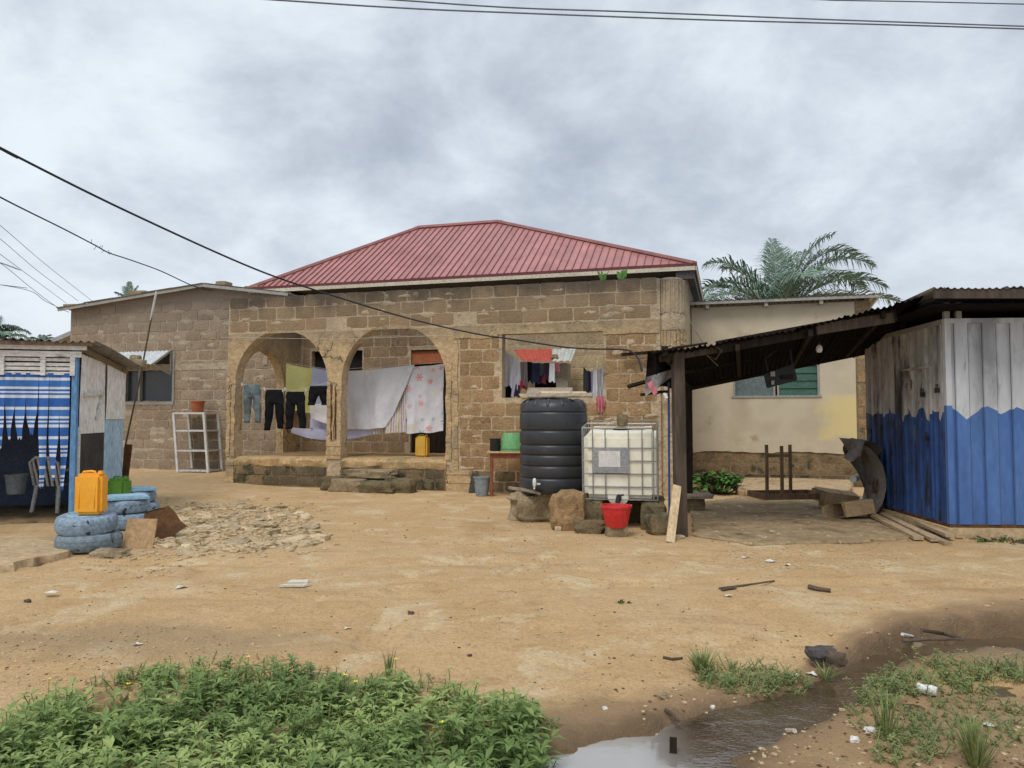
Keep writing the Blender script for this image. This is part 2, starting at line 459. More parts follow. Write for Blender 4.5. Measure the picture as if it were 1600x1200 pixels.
M('table_top', [L(196, 166, 124), L(214, 186, 144)], 4, .7, .2)
M('tank_black', [L(44, 46, 49), L(54, 56, 59)], 2.2, .42, .06, 30, .006, spec=.5, stains=[(3, .62, .16, L(78, 74, 68))], fine=.08)
M('tote_plastic', [L(240, 236, 214), L(246, 243, 226), L(232, 224, 194)], 1.6, .5, .04, 20, .006, spec=.45, stains=[(4, .66, .08, L(196, 182, 140))], fine=.04)
M('steel_cage', [L(138, 138, 136), L(160, 160, 158)], 6, .5, .1, 60, .004, spec=.4, metal=.2)
M('plate_grey', [L(150, 152, 156), L(162, 164, 166)], 4, .5, .05)
M('paper', [L(232, 232, 228), L(214, 214, 212)], 12, .8, .15, 25, .008, stains=[(9, .66, .05, L(170, 168, 166))])
M('black_plastic', [L(34, 34, 36), L(44, 44, 46)], 4, .5, .05)
M('grey_plastic', [L(150, 160, 164), L(134, 144, 150)], 4, .55, .05, stains=[(6, .64, .08, L(110, 108, 102))])
M('white_plastic', [L(226, 224, 218), L(208, 206, 202)], 4, .5, .05, stains=[(6, .66, .08, L(176, 168, 154))])
M('red_plastic', [L(206, 40, 44), L(218, 54, 56)], 4, .4, .04, spec=.5, stains=[(5, .68, .08, L(176, 60, 52))])
M('green_basin', [L(102, 160, 104), L(118, 176, 118)], 4, .5, .04, stains=[(5, .66, .08, L(96, 136, 92))])
M('green_can', [L(90, 140, 56), L(106, 156, 70)], 4, .45, .05)
M('yellow_can', [L(240, 164, 40), L(248, 178, 56)], 3, .42, .05, spec=.45, stains=[(5, .68, .08, L(204, 136, 44))], fine=.05)
M('ochre_can', [L(214, 168, 62), L(226, 182, 78)], 3, .45, .05, spec=.45, stains=[(5, .66, .08, L(184, 140, 58))], fine=.06)
M('terracotta', [L(168, 96, 60), L(182, 110, 74)], 4, .7, .1)
M('tyre_blue', [L(130, 150, 170), L(146, 166, 184), L(116, 134, 152)], 3, .75, .35, 40, .008, stains=[(11, .61, .03, L(56, 58, 62)), (3, .6, .1, L(150, 160, 166))])
M('tyre_grey', [L(108, 122, 132), L(130, 146, 156), L(92, 100, 106)], 4, .8, .4, 40, .008, stains=[(8, .6, .05, L(70, 72, 74))])
M('lid_blue', [L(146, 184, 206), L(164, 198, 216)], 3, .7, .2, stains=[(6, .64, .06, L(120, 140, 150))])
M('board_tan', [L(190, 160, 120), L(176, 144, 108)], 3, .85, .3, stains=[(3.5, .58, .1, L(132, 110, 88))])
M('rust_brown', [L(86, 58, 34), L(104, 72, 42), L(72, 48, 30)], 3, .85, .3)
M('wood_brown', [L(116, 92, 70), L(134, 108, 84), L(100, 78, 60)], 4, .85, .4, 60, .006, stretch=(1, 1, .3))
M('scrap_metal', [L(124, 118, 112), L(142, 134, 127), L(108, 96, 86)], 2.2, .6, .25, 20, .008, spec=.45, stains=[(3, .56, .1, L(84, 62, 48))])
M('cardboard', [L(168, 142, 108), L(182, 156, 120)], 3, .9, .2, stains=[(4, .64, .08, L(140, 114, 84))])
M('mud', [L(148, 119, 84), L(168, 138, 100), L(128, 102, 72)], 3, .95, .8, 18, .04, stains=[(4, .6, .1, L(112, 84, 56))])
M('stone', [L(140, 124, 98), L(164, 146, 116), L(116, 104, 84)], 3, .92, .7, 24, .03, rnd=.18, stains=[(5, .62, .08, L(90, 86, 66))])
M('stone_mossy', [L(104, 94, 70), L(128, 114, 86), L(88, 86, 62)], 3, .93, .7, 24, .03, rnd=.12)
M('rubble', [L(186, 164, 128), L(204, 184, 150), L(164, 142, 108)], 5, .92, .5, 40, .012, rnd=.28, stains=[(7, .62, .1, L(160, 138, 104))])
M('concrete', [L(176, 152, 118), L(194, 170, 134), L(160, 136, 104)], 1.6, .92, .35, 34, .015, stains=[(2, .58, .1, L(146, 120, 88)), (7, .66, .05, L(208, 194, 168))])
M('concrete_damp', [L(150, 128, 98), L(168, 146, 112), L(136, 114, 86)], 1.3, .9, .3, 34, .012, stains=[(7.5, .62, .02, L(206, 192, 166)), (2, .57, .1, L(108, 90, 66))])
M('wire', [L(44, 44, 50), L(52, 52, 58)], 4, .7, 0)
M('wire_grey', [L(110, 112, 122), L(120, 122, 130)], 4, .7, 0)
M('cord', [L(206, 198, 188), L(190, 182, 172)], 4, .8, 0)
M('window_dark', [L(52, 54, 58), L(62, 64, 66)], 3, .25, .02, spec=.5)
M('louvre_green', [L(52, 92, 72), L(64, 104, 84)], 2, .25, .03, spec=.5, rnd=.08)
M('window_glass', [L(96, 110, 108), L(118, 132, 130)], 2, .2, .05, 6, .02, spec=.5)
M('frame_grey', [L(150, 148, 142), L(170, 168, 160)], 4, .6, .1)
M('palm_green', [L(108, 130, 114), L(130, 154, 134), L(98, 118, 106)], 1.5, .6, 0, rnd=.1, spec=.35)
M('palm_stem', [L(110, 112, 88), L(96, 96, 78)], 3, .8, .2)
M('leaf_dark', [L(74, 118, 54), L(96, 142, 68)], 6, .55, 0)
M('grass', [L(118, 134, 78), L(144, 154, 98)], 5, .7, 0)
M('stick', [L(88, 74, 62), L(108, 94, 80)], 8, .9, .4, 60, .005)
M('stick_pale', [L(204, 194, 178), L(184, 172, 152)], 8, .85, .3, 60, .005)
M('litter_white', [L(232, 230, 224), L(214, 210, 202)], 8, .8, .1)
M('cloth_dark', [L(74, 70, 72), L(96, 90, 88)], 8, .95, .4, 60, .006)
M('porcelain', [L(226, 218, 200), L(212, 204, 186)], 8, .6, .1)
def cloth(name, *c):
    M(name, list(c), 3, .95, .12, 220, .003, spec=.1, fine=.05)
cloth('cloth_black', L(22, 22, 25), L(30, 30, 33)); cloth('cloth_jeans', L(112, 123, 123), L(92, 103, 106), L(126, 136, 134))
cloth('cloth_yellow', L(218, 212, 134), L(226, 222, 150)); cloth('cloth_lavender', L(188, 192, 220), L(200, 204, 228))
cloth('cloth_grey', L(206, 206, 210), L(220, 220, 224)); cloth('cloth_white', L(222, 222, 224), L(234, 234, 236))
cloth('cloth_navy', L(36, 42, 62), L(46, 52, 74)); cloth('cloth_mauve', L(112, 96, 104), L(128, 110, 116)); cloth('cloth_paleblue', L(178, 190, 212), L(192, 204, 222))
cloth('cloth_charcoal', L(66, 66, 72), L(82, 82, 86)); cloth('cloth_maroon', L(110, 50, 60), L(130, 62, 70)); cloth('cloth_pink', L(196, 112, 124), L(214, 136, 146))
cloth('cloth_red', L(168, 48, 52), L(184, 62, 64)); cloth('cloth_lilac', L(206, 200, 222), L(216, 212, 230)); cloth('cloth_plum', L(58, 44, 58), L(72, 54, 70))

def mat_stripes(name, stops, period, axis='z', uv=False, base_noise=True):
    t = NT(name)
    if uv:
        src = t.new('ShaderNodeTexCoord').outputs['UV']; idx = 0
    else:
        src = t.pos(); idx = 2
    s = t.new('ShaderNodeSeparateXYZ'); t.l.new(src, s.inputs[0])
    x = t.math('FRACT', t.math('DIVIDE', s.outputs[idx], period))
    c = t.ramp(x, stops, 'CONSTANT')
    f = t.noise(t.pos(), 14, 4)
    c = t.mix(1.0, c, t.ramp(f, [(.3, (.86, .86, .86)), (.7, (1.06, 1.06, 1.06))]), 'MULTIPLY')
    MATS[name] = t.fin(c, .9, .15)
    t.bump(t.noise(t.pos(), 160, 2), .1, .003)
bl, bl2, wh = L(58, 104, 176), L(72, 120, 190), L(214, 220, 230)
mat_stripes('curtain', [(0, bl), (.30, wh), (.40, bl2), (.47, wh), (.53, bl), (.60, wh), (.68, bl2), (.90, wh)], .40)
st = [(0, L(206, 200, 196)), (.18, L(176, 128, 140)), (.26, L(214, 208, 200)), (.42, L(150, 160, 168)), (.5, L(210, 204, 196)), (.66, L(196, 176, 128)), (.76, L(212, 206, 200)), (.9, L(164, 132, 148))]
mat_stripes('cloth_striped', st, .28, uv=True)
mat_stripes('cloth_finestripe', [(0, L(104, 92, 98)), (.5, L(150, 140, 144))], .12, uv=True)

def mat_floral():
    t = NT('cloth_floral')
    tc_ = t.new('ShaderNodeTexCoord')
    sc = t.new('ShaderNodeVectorMath', operation='MULTIPLY'); t.l.new(tc_.outputs['UV'], sc.inputs[0]); sc.inputs[1].default_value = (3.4, 5.6, 1)
    v = t.new('ShaderNodeTexVoronoi'); v.voronoi_dimensions = '2D'; t.l.new(sc.outputs[0], v.inputs['Vector']); v.inputs['Scale'].default_value = 1.0
    v.inputs['Randomness'].default_value = .85
    d = t.new('ShaderNodeVectorMath', operation='SUBTRACT'); t.l.new(sc.outputs[0], d.inputs[0]); t.l.new(v.outputs['Position'], d.inputs[1])
    s = t.new('ShaderNodeSeparateXYZ'); t.l.new(d.outputs[0], s.inputs[0])
    ang = t.math('ARCTAN2', s.outputs[1], s.outputs[0])
    pet = t.math('POWER', t.math('ABSOLUTE', t.math('COSINE', t.math('MULTIPLY', ang, 3.0))), 1.3)
    r = t.math('MULTIPLY_ADD', pet, .30, .03)
    cs = t.new('ShaderNodeSeparateColor'); t.l.new(v.outputs['Color'], cs.inputs[0])
    r = t.math('MULTIPLY', r, t.math('MULTIPLY_ADD', cs.outputs[1], .75, .5))
    m = t.math('LESS_THAN', v.outputs['Distance'], r)
    c = t.ramp(cs.outputs[0], [(0, L(222, 142, 150)), (.42, L(222, 164, 168)), (.55, L(160, 180, 198)), (.75, L(224, 208, 168)), (.88, L(222, 220, 224))], 'CONSTANT')
    bg = t.ramp(t.noise(t.pos(), 5), [(.3, L(206, 206, 212)), (.7, L(222, 222, 226))])
    MATS['cloth_floral'] = t.fin(t.mix(m, bg, c), .95, .1)
mat_floral()

def mat_ground():
    t = NT('sandy_soil')
    p = t.pos()
    a = t.noise(p, .55, 6, .6, .4)
    c = t.ramp(a, [(.30, L(197, 162, 116)), (.43, L(217, 185, 139)), (.56, L(209, 173, 125)), (.70, L(226, 201, 160))])
    b = t.noise(t.pos((1, 2.2, 1)), 3.5, 7, .65, .2)
    c = t.mix(t.math('MULTIPLY', t.smooth(b, .54, .68), .6), c, L(184, 148, 104))
    b2 = t.noise(t.pos((.5, 1.6, 1)), 1.3, 8, .68, .8)
    c = t.mix(t.math('MULTIPLY', t.smooth(b2, .56, .66), .4), c, L(176, 140, 100))
    d = t.noise(p, 1.7, 7, .7, .6)
    c = t.mix(t.math('MULTIPLY', t.smooth(d, .53, .64), .75), c, L(228, 207, 168))
    f = t.noise(p, 40, 4, .7)
    c = t.mix(1.0, c, t.ramp(f, [(.28, (.72, .70, .68)), (.5, (.98, .98, .98)), (.75, (1.12, 1.12, 1.12))]), 'MULTIPLY')
    sp = t.noise(p, 95, 2, .5)
    c = t.mix(t.math('MULTIPLY', t.smooth(sp, .66, .72), .6), c, L(112, 88, 62))
    at = t.new('ShaderNodeAttribute'); at.attribute_name = 'wet'
    wet = t.math('ADD', at.outputs['Fac'], t.math('MULTIPLY', t.math('SUBTRACT', t.noise(p, 4, 6, .65), .5), .5))
    c = t.mix(t.smooth(wet, .25, .75), c, L(166, 136, 101))
    c = t.mix(t.smooth(wet, .75, 1.15), c, L(122, 100, 74))
    g = t.new('ShaderNodeAttribute'); g.attribute_name = 'grit'
    gg = t.math('ADD', g.outputs['Fac'], t.math('MULTIPLY', t.math('SUBTRACT', t.noise(p, 3, 6, .65), .5), .7))
    c = t.mix(t.math('MULTIPLY', t.smooth(gg, .3, .8), .8), c, L(170, 146, 112))
    h = t.math('ADD', t.math('MULTIPLY', t.noise(p, 7, 7, .7), 1.4), t.math('MULTIPLY', t.noise(p, 55, 4, .7), .5))
    t.bump(h, .9, .045)
    rg = t.math('SUBTRACT', .95, t.math('MULTIPLY', t.smooth(wet, .5, 1.0), .45))
    MATS['sandy_soil'] = t.fin(c, rg, .3)
mat_ground()

def mat_water():
    t = NT('muddy_water')
    p = t.pos()
    c = t.ramp(t.noise(p, 2.2, 4), [(.35, L(76, 60, 42)), (.65, L(96, 80, 60))])
    sx_ = t.new('ShaderNodeSeparateXYZ'); t.l.new(p, sx_.inputs[0])
    c = t.mix(t.smooth(sx_.outputs[0], .55, 1.0), L(164, 160, 154), c)  # pale puddle end: sky reflection painted into the base colour
    h = t.math('ADD', t.noise(t.pos((1, 1, 1)), 7, 3, .5, .3), t.math('MULTIPLY', t.noise(t.pos((1.0, 2.2, 1)), 36, 3, .5), .22))
    s = t.new('ShaderNodeSeparateXYZ'); t.l.new(p, s.inputs[0])
    n = t.new('ShaderNodeBump'); t.l.new(h, n.inputs['Height']); n.inputs['Distance'].default_value = .015
    k = t.smooth(s.outputs[0], .75, 1.3)
    t.l.new(t.math('MULTIPLY_ADD', k, .6, .03), n.inputs['Strength'])
    t.l.new(n.outputs[0], t.b.inputs['Normal'])
    MATS['muddy_water'] = t.fin(c, .04, .5)
    t.b.inputs['IOR'].default_value = 2.3
mat_water()
def mat_leaf(name, a, b, c_, trans=.25):
    t = NT(name)
    at = t.new('ShaderNodeAttribute'); at.attribute_name = 'tint'
    c = t.ramp(at.outputs['Fac'], [(0, a), (.55, b), (.97, c_)])
    t.fin(c, .5, .35)
    tr = t.new('ShaderNodeBsdfTranslucent'); t.l.new(c, tr.inputs[0])
    mx_ = t.new('ShaderNodeMixShader'); mx_.inputs[0].default_value = trans
    t.l.new(t.b.outputs[0], mx_.inputs[1]); t.l.new(tr.outputs[0], mx_.inputs[2]); t.l.new(mx_.outputs[0], t.out.inputs[0])
    MATS[name] = t.m
mat_leaf('weed_leaf', L(94, 120, 62), L(126, 150, 86), L(174, 190, 118), .3)
mat_leaf('creeper_leaf', L(116, 132, 82), L(142, 158, 102), L(172, 166, 112), .35)

# ------------------------------------------------------------------ ground and water
WATER = -.178
_sp = [(900, 1240, .32), (985, 1205, .30), (1075, 1172, .24), (1160, 1130, .17), (1240, 1105, .16), (1300, 1082, .13), (1335, 1055, .10), (1395, 1028, .11), (1470, 1015, .17), (1600, 1008, .22), (1800, 1003, .25), (2600, 990, .3), (4200, 985, .3)]
SP = [(WZ(a, b, -.17), c) for a, b, c in _sp]
def stream(x, y):
    best = np.full(np.shape(x), 1e9)
    for (A, wa), (B, wb) in zip(SP[:-1], SP[1:]):
        ex, ey = B.x - A.x, B.y - A.y; l2 = ex * ex + ey * ey
        t = np.clip(((x - A.x) * ex + (y - A.y) * ey) / l2, 0, 1)
        d = np.hypot(x - A.x - t * ex, y - A.y - t * ey) / (wa + (wb - wa) * t)
        best = np.minimum(best, d)
    return best
def gz(x, y):
    x = np.asarray(x, float); y = np.asarray(y, float)
    base = -.13 * sstep((6.4 - y) / 2.8)
    q = sstep((x - .7) / .8) * sstep((5.35 - y) / .5)
    base = base * (1 - q) + np.minimum(base, -.15) * q
    for y0 in (6.5, 7.85):
        base = base - .03 * np.exp(-((y - y0 - .3 * np.sin(x * .45) - .12 * np.sin(x * 1.3)) / .13) ** 2) * sstep((6 - np.abs(x)) / 2)
    base = base - .024 * sstep((vnoise(x * 3.1, y * 3.7) - .74) / .12) * sstep((10 - y) / 3)
    base = base + .14 * sstep((y - 14.5) / 3.5) * sstep((-4.5 - x) / 2.5)
    near = sstep((9 - y) / 3)
    base = base + fbm(x * .5, y * .5, 3) * .05 * sstep((13 - y) / 4) + fbm(x * 2.3, y * 2.3, 4) * .028 * (.35 + .65 * near) + fbm(x * 9, y * 9, 3) * .016 * near
    d = stream(x, y) + fbm(x * 6, y * 6, 4) * 1.1
    k = sstep((1.5 - d) / .9)
    return base * (1 - k) + (-.225 + fbm(x * 4, y * 4, 3) * .03) * k
def G(px, py):                                  # the ground point seen at a pixel
    z = 0.0
    for _ in range(12):
        P = WZ(px, py, z); z = float(gz(P.x, P.y))
    return WZ(px, py, z)
def onground(x, y, dz=0.0):
    return Vector((x, y, float(gz(x, y)) + dz))

def build_ground():
    ys = list(np.arange(-4, 2.4, .4)) + list(np.arange(2.4, 6.6, .026))
    y = ys[-1]
    while y < 26:
        y += .026 + (y - 6.6) * .0085; ys.append(y)
    while y < 900:
        y *= 1.25; ys.append(y)
    xs = list(np.arange(0, 4.6, .03)); x = xs[-1]
    while x < 18:
        x += .03 + (x - 4.5) * .02; xs.append(x)
    while x < 700:
        x *= 1.3; xs.append(x)
    xs = np.array(sorted([-a for a in xs[1:]] + xs)); ys = np.array(ys)
    X, Y = np.meshgrid(xs, ys)
    Z = gz(X, Y)
    V = np.stack([X.ravel(), Y.ravel(), Z.ravel()], 1)
    nx, ny = len(xs), len(ys)
    i = np.arange((ny - 1) * (nx - 1)); r = i // (nx - 1); c = i % (nx - 1); a = r * nx + c
    Fq = np.stack([a, a + 1, a + nx + 1, a + nx], 1)
    me = bpy.data.meshes.new('ground')
    me.vertices.add(len(V)); me.vertices.foreach_set('co', V.ravel())
    me.loops.add(Fq.size); me.loops.foreach_set('vertex_index', Fq.ravel())
    me.polygons.add(len(Fq)); me.polygons.foreach_set('loop_start', np.arange(0, Fq.size, 4))
    me.polygons.foreach_set('use_smooth', np.ones(len(Fq), bool))
    me.update(calc_edges=True)
    d = stream(V[:, 0], V[:, 1])
    wet = np.clip(1.25 - (d - .8) * .42, 0, 1.2)
    wet = np.maximum(wet, .75 * sstep((4.1 - V[:, 1]) / .8) * sstep((V[:, 0] + .4) / .5))
    wet = np.maximum(wet, .62 * sstep((4.9 - V[:, 1]) / .5) * sstep((V[:, 0] - .9) / .4))
    at = me.attributes.new('wet', 'FLOAT', 'POINT'); at.data.foreach_set('value', wet)
    grit = np.zeros(len(V))
    for (cx, cy, rx, ry, k) in ((-4.6, 9.6, 1.6, 1.7, .9), (4.3, 9.0, 1.3, .5, .55), (-2.6, 5.2, 2.2, .5, .75), (.1, 8.4, .9, .8, .45), (-7.5, 8.6, 1.6, 3, .6), (-8, 16, 4, 3.2, .8), (3.6, 5.0, 1.6, .6, .5), (2.6, 4.0, 1.4, .7, .55)):
        grit = np.maximum(grit, k * np.exp(-((V[:, 0] - cx) / rx) ** 2 - ((V[:, 1] - cy) / ry) ** 2))
    at = me.attributes.new('grit', 'FLOAT', 'POINT'); at.data.foreach_set('value', grit)
    me.materials.append(MATS['sandy_soil'])
    return tag(link('ground', me), kind='structure', label='bare orange sandy earth of the compound yard')
build_ground()
mb = MB(); mb.add([(-1.2, 2.0, WATER), (17, 2.0, WATER), (17, 6.1, WATER), (-1.2, 6.1, WATER)], [(0, 1, 2, 3)])
tag(link('water', mesh('water', mb, 'muddy_water')), kind='structure', label='shallow muddy water in the drainage runnel')

# ------------------------------------------------------------------ block walls
def block_variant(seed):
    """one rough block, 1 x 1 in face, its face at y = 0 and its edges rounded back"""
    r = random.Random(seed); mb = MB()
    nx, nz = 4, 3
    vs = []
    for j in range(nz + 1):
        for i in range(nx + 1):
            x, z = i / nx, j / nz
            e = (i in (0, nx)) + (j in (0, nz))
            jx, jz = r.uniform(-.012, .012), r.uniform(-.02, .02)
            if e == 2:
                x += .006 if i == 0 else -.006; z += .014 if j == 0 else -.014
            y = r.uniform(-.1, .1) + (.22 if e == 1 else .4 if e == 2 else 0)
            vs.append((x - .5 + jx, y, z - .5 + jz))
    fs = [(j * (nx + 1) + i, j * (nx + 1) + i + 1, (j + 1) * (nx + 1) + i + 1, (j + 1) * (nx + 1) + i) for j in range(nz) for i in range(nx)]
    rim = [i for i in range(nx + 1)] + [j * (nx + 1) + nx for j in range(1, nz + 1)] + [nz * (nx + 1) + i for i in range(nx - 1, -1, -1)] + [j * (nx + 1) for j in range(nz - 1, 0, -1)]
    n0 = len(vs)
    for k in rim:
        vs.append((vs[k][0], 2.2, vs[k][2]))
    for k in range(len(rim)):
        k2 = (k + 1) % len(rim)
        fs.append((rim[k], n0 + k, n0 + k2, rim[k2]))
    mb.add(vs, fs)
    return mb
BLK = {}
def block_meshes(mat):
    if mat not in BLK:
        BLK[mat] = [mesh('block', block_variant(k), mat) for k in range(7)]
    return BLK[mat]
def lay_blocks(root, parent, u0, u1, z0, z1, v, holes=(), pitch=.475, ch=.2575, gap=.026, mat='block', proud=.009, seed=0, skip=.0, off=0, keep=None, axis='u', side=1):
    """courses of single blocks in running bond on the wall plane v; holes are (ua, ub, za, zb)"""
    rng = random.Random(seed); org = ORG[root.name]; ms = block_meshes(mat)
    nc = max(1, round((z1 - z0) / ch)); ch = (z1 - z0) / nc
    for k in range(nc):
        za, zb = z0 + k * ch, z0 + (k + 1) * ch
        spans = [(u0, u1)]
        for (a, b, c, d) in holes:
            if c < (za + zb) / 2 < d:
                ns = []
                for (s, e) in spans:
                    if b <= s or a >= e: ns.append((s, e)); continue
                    if a > s: ns.append((s, a))
                    if b < e: ns.append((b, e))
                spans = ns
        for (s, e) in spans:
            x = s - ((k + off) % 2) * pitch / 2 + rng.uniform(-.03, .03)
            while x < e - .05:
                wdt = pitch * rng.uniform(.93, 1.07)
                a, b = max(x, s), min(x + wdt, e)
                x += wdt
                if b - a < .12 or rng.random() < skip: continue
                cu, cz = (a + b) / 2, (za + zb) / 2
                if keep and not keep(cu, cz): continue
                o = bpy.data.objects.new('block', rng.choice(ms)); COL.objects.link(o); o.parent = parent
                pr = proud * rng.uniform(.55, 1.5)
                if axis == 'u':
                    o.location = (cu - org[0], v - pr - org[1], cz - org[2])
                else:
                    o.location = (v - pr * side - org[0], cu - org[1], cz - org[2]); o.rotation_euler.z = R(90) if side < 0 else R(-90)
                o.rotation_euler.y = rng.uniform(-.008, .008)
                o.scale = (b - a - gap * rng.uniform(.6, 1.5), .018, ch - gap * rng.uniform(.6, 1.5))

def arch_wall(mb, a0, a1, z0, z1, holes, d0, d1, fn, n=20):
    """a wall strip from a0 to a1 with semicircular-headed holes (ca, ra, spring); fn(a, z, depth)"""
    cuts = [a0]
    for (ca, ra, sp) in holes:
        cuts += [ca - ra * math.cos(math.pi * i / n) for i in range(n + 1)]
    cuts.append(a1)
    def low(a, mid):
        for (ca, ra, sp) in holes:
            if abs(mid - ca) < ra:
                return sp + math.sqrt(max(0, ra * ra - (a - ca) ** 2))
        return z0
    for a, b in zip(cuts[:-1], cuts[1:]):
        if b - a < 1e-4: continue
        m = (a + b) / 2
        la, lb = low(a, m), low(b, m)
        q = [(a, la), (b, lb), (b, z1), (a, z1)]
        mb.add([fn(x, z, d0) for x, z in q] + [fn(x, z, d1) for x, z in q], [(0, 1, 2, 3), (7, 6, 5, 4), (0, 4, 5, 1), (3, 2, 6, 7)])

# ------------------------------------------------------------------ the arcaded house with the red roof
house = thing('arcade_house', 'low tan block house with two porch arches and red hipped metal roof', 'house', (0, 0, 0), house=True)
ZP, ZT = .62, 4.06                             # porch floor, parapet top
A1c, A1r, A2c, A2r, SPR = 1.326, 1.119, 3.929, 1.156, 2.2
mb = MB()
arch_wall(mb, 0, 5.28, SPR, 3.285, [(A1c, A1r, SPR), (A2c, A2r, SPR)], 0, .24, lambda a, z, d: (a, d, z))
mb.box(0, A1c - A1r, 0, .24, 0, SPR); mb.box(5.085, 5.28, 0, .24, 0, SPR)
mb.box(A1c + A1r, A2c - A2r, -.012, .24, 0, SPR)
mb.box(0, 9.3, 0, .24, 3.285, ZT - .02)
mb.box(5.28, 9.3, 0, .24, 0, 1.84); mb.box(5.28, 6.244, 0, .24, 1.84, 3.285); mb.box(8.24, 9.3, 0, .24, 1.84, 3.285); mb.box(6.244, 8.24, 0, .24, 3.09, 3.285)
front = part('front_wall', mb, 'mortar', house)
# plaster skin over the spandrels, the band and the piers
mb = MB()
arch_wall(mb, .02, 5.26, SPR - .02, 3.26, [(A1c, A1r + .004, SPR), (A2c, A2r + .004, SPR)], -.022, .0, lambda a, z, d: (a, d + .012 * float(fbm(a * 3, z * 3, 3)), z))
part('arch_plaster', mb, 'plaster_tan', house)
rng = random.Random(5)
mb = MB()
us = np.arange(5.2, 9.31, .08)
for a, b in zip(us[:-1], us[1:]):
    la = 3.085 if 6.2 < (a + b) / 2 < 8.26 else 3.03 + .05 * float(fbm(a * 4, 1, 3)); ta = 3.27 + .04 * float(fbm(a * 3, 7, 3))
    mb.box(a, b, -.02 - .01 * float(fbm(a * 5, 2, 2)), .0, la, ta)
part('lintel_band', mb, 'plaster_tan', house)
# broken plaster on the piers with split vertical edges
def strip_plaster(u0, u1, z0, z1, v, seed, jag=.03, thick=.03):
    r = random.Random(seed); m = MB(); n = int((z1 - z0) / .07)
    for k in range(n):
        za, zb = z0 + (z1 - z0) * k / n, z0 + (z1 - z0) * (k + 1) / n
        a = u0 + jag * float(fbm(za * 5, seed, 3)) * 2; b = u1 + jag * float(fbm(za * 5, seed + 9, 3)) * 2
        m.box(a, max(a + .02, b), v - thick * r.uniform(.7, 1.2), v + .01, za, zb + .002)
    return m
for (a, b, z0, z1, v, sd_) in ((.0, .09, .62, 2.3, -.0, 1), (.12, .205, .62, 2.4, -.0, 2), (2.45, 2.53, .95, 2.2, -.012, 3), (2.68, 2.77, .95, 2.25, -.012, 4), (2.575, 2.62, 1.0, 2.1, -.012, 5), (5.09, 5.2, .62, 2.6, 0, 6), (5.23, 5.34, .35, 3.0, 0, 7), (2.44, 2.78, .60, .95, -.012, 8), (2.45, 2.77, 0, .3, -.012, 12), (0, .2, 0, .5, 0, 14), (5.1, 5.6, 0, .42, 0, 15)):
    part('pier_plaster', strip_plaster(a, b, z0, z1, v, sd_), 'plaster_tan', house)
mb = MB(); mb.tube([(2.555, -.03, 1.0), (2.56, -.035, 1.6), (2.552, -.03, 2.15)], .012, 6); mb.tube([(2.65, -.03, 1.0), (2.645, -.036, 1.5), (2.655, -.03, 2.15)], .012, 6)
part('reinforcing_bar', mb, 'rust_brown', house)
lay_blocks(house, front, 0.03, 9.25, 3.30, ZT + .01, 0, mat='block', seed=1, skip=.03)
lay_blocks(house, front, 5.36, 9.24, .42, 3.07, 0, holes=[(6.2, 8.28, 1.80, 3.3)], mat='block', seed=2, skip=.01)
lay_blocks(house, front, 5.36, 9.24, 0, .42, 0, mat='plinth', seed=3, ch=.21)
lay_blocks(house, front, 5.32, 5.36, 2, 3, 0, seed=4)
lay_blocks(house, front, .02, 2.44, 0.02, .44, 0, mat='plinth', seed=6, ch=.21, pitch=.42, proud=.012, skip=.08, keep=lambda u, z: u < .95)
lay_blocks(house, front, .9, 2.42, 0.02, .44, 0, mat='plinth_dark', seed=7, ch=.21, pitch=.45, proud=.01, skip=.05)
lay_blocks(house, front, 2.8, 5.06, 0.02, .44, 0, mat='plinth_dark', seed=8, ch=.21, pitch=.42, proud=.01, skip=.05)
def smears(root, parent, spots, v, mat, seed):
    """blobs of mortar smeared over joints and block faces"""
    r = random.Random(seed); o_ = ORG[root.name]
    for (u_, z_, a_, b_) in spots:
        m_ = MB(); n_ = 16; k_ = r.uniform(0, 50); vs_ = []
        for ring, q in ((0, .0), (1, .62), (2, 1.0)):
            for i in range(n_ if ring else 1):
                th_ = 6.2832 * i / n_; w_ = q * (.62 + .9 * float(fbm(math.cos(th_) * 1.7 + k_, math.sin(th_) * 1.7 + k_, 3)) + .15)
                vs_.append((u_ + a_ * w_ * math.cos(th_), v - (.017, .014, .002)[ring], z_ + b_ * w_ * math.sin(th_)))
        fs_ = [(0, 1 + i, 1 + (i + 1) % n_) for i in range(n_)] + [(1 + i, 1 + n_ + i, 1 + n_ + (i + 1) % n_, 1 + (i + 1) % n_) for i in range(n_)]
        m_.add(vs_, fs_); part('mortar_smear', m_, mat, root, smooth=2, parent=parent)
rs_ = random.Random(17)
sp1 = [(rs_.uniform(.2, 9.1), rs_.uniform(3.35, 3.95), rs_.uniform(.06, .26), rs_.uniform(.03, .09)) for _ in range(30)]
while len(sp1) < 80:
    a, b = rs_.uniform(5.45, 9.2), rs_.uniform(.1, 3.0)
    if 6.0 < a < 8.45 and 1.65 < b: continue
    sp1.append((a, b, rs_.uniform(.05, .2), rs_.uniform(.03, .09)))
smears(house, front, sp1, 0, 'mortar', 3)
mb = MB()                                       # plinth wall under the arches
mb.box(A1c - A1r, A1c + A1r, .004, .24, 0, .46); mb.box(A2c - A2r, A2c + A2r, .004, .24, 0, .46)
part('porch_plinth', mb, 'plinth', house)
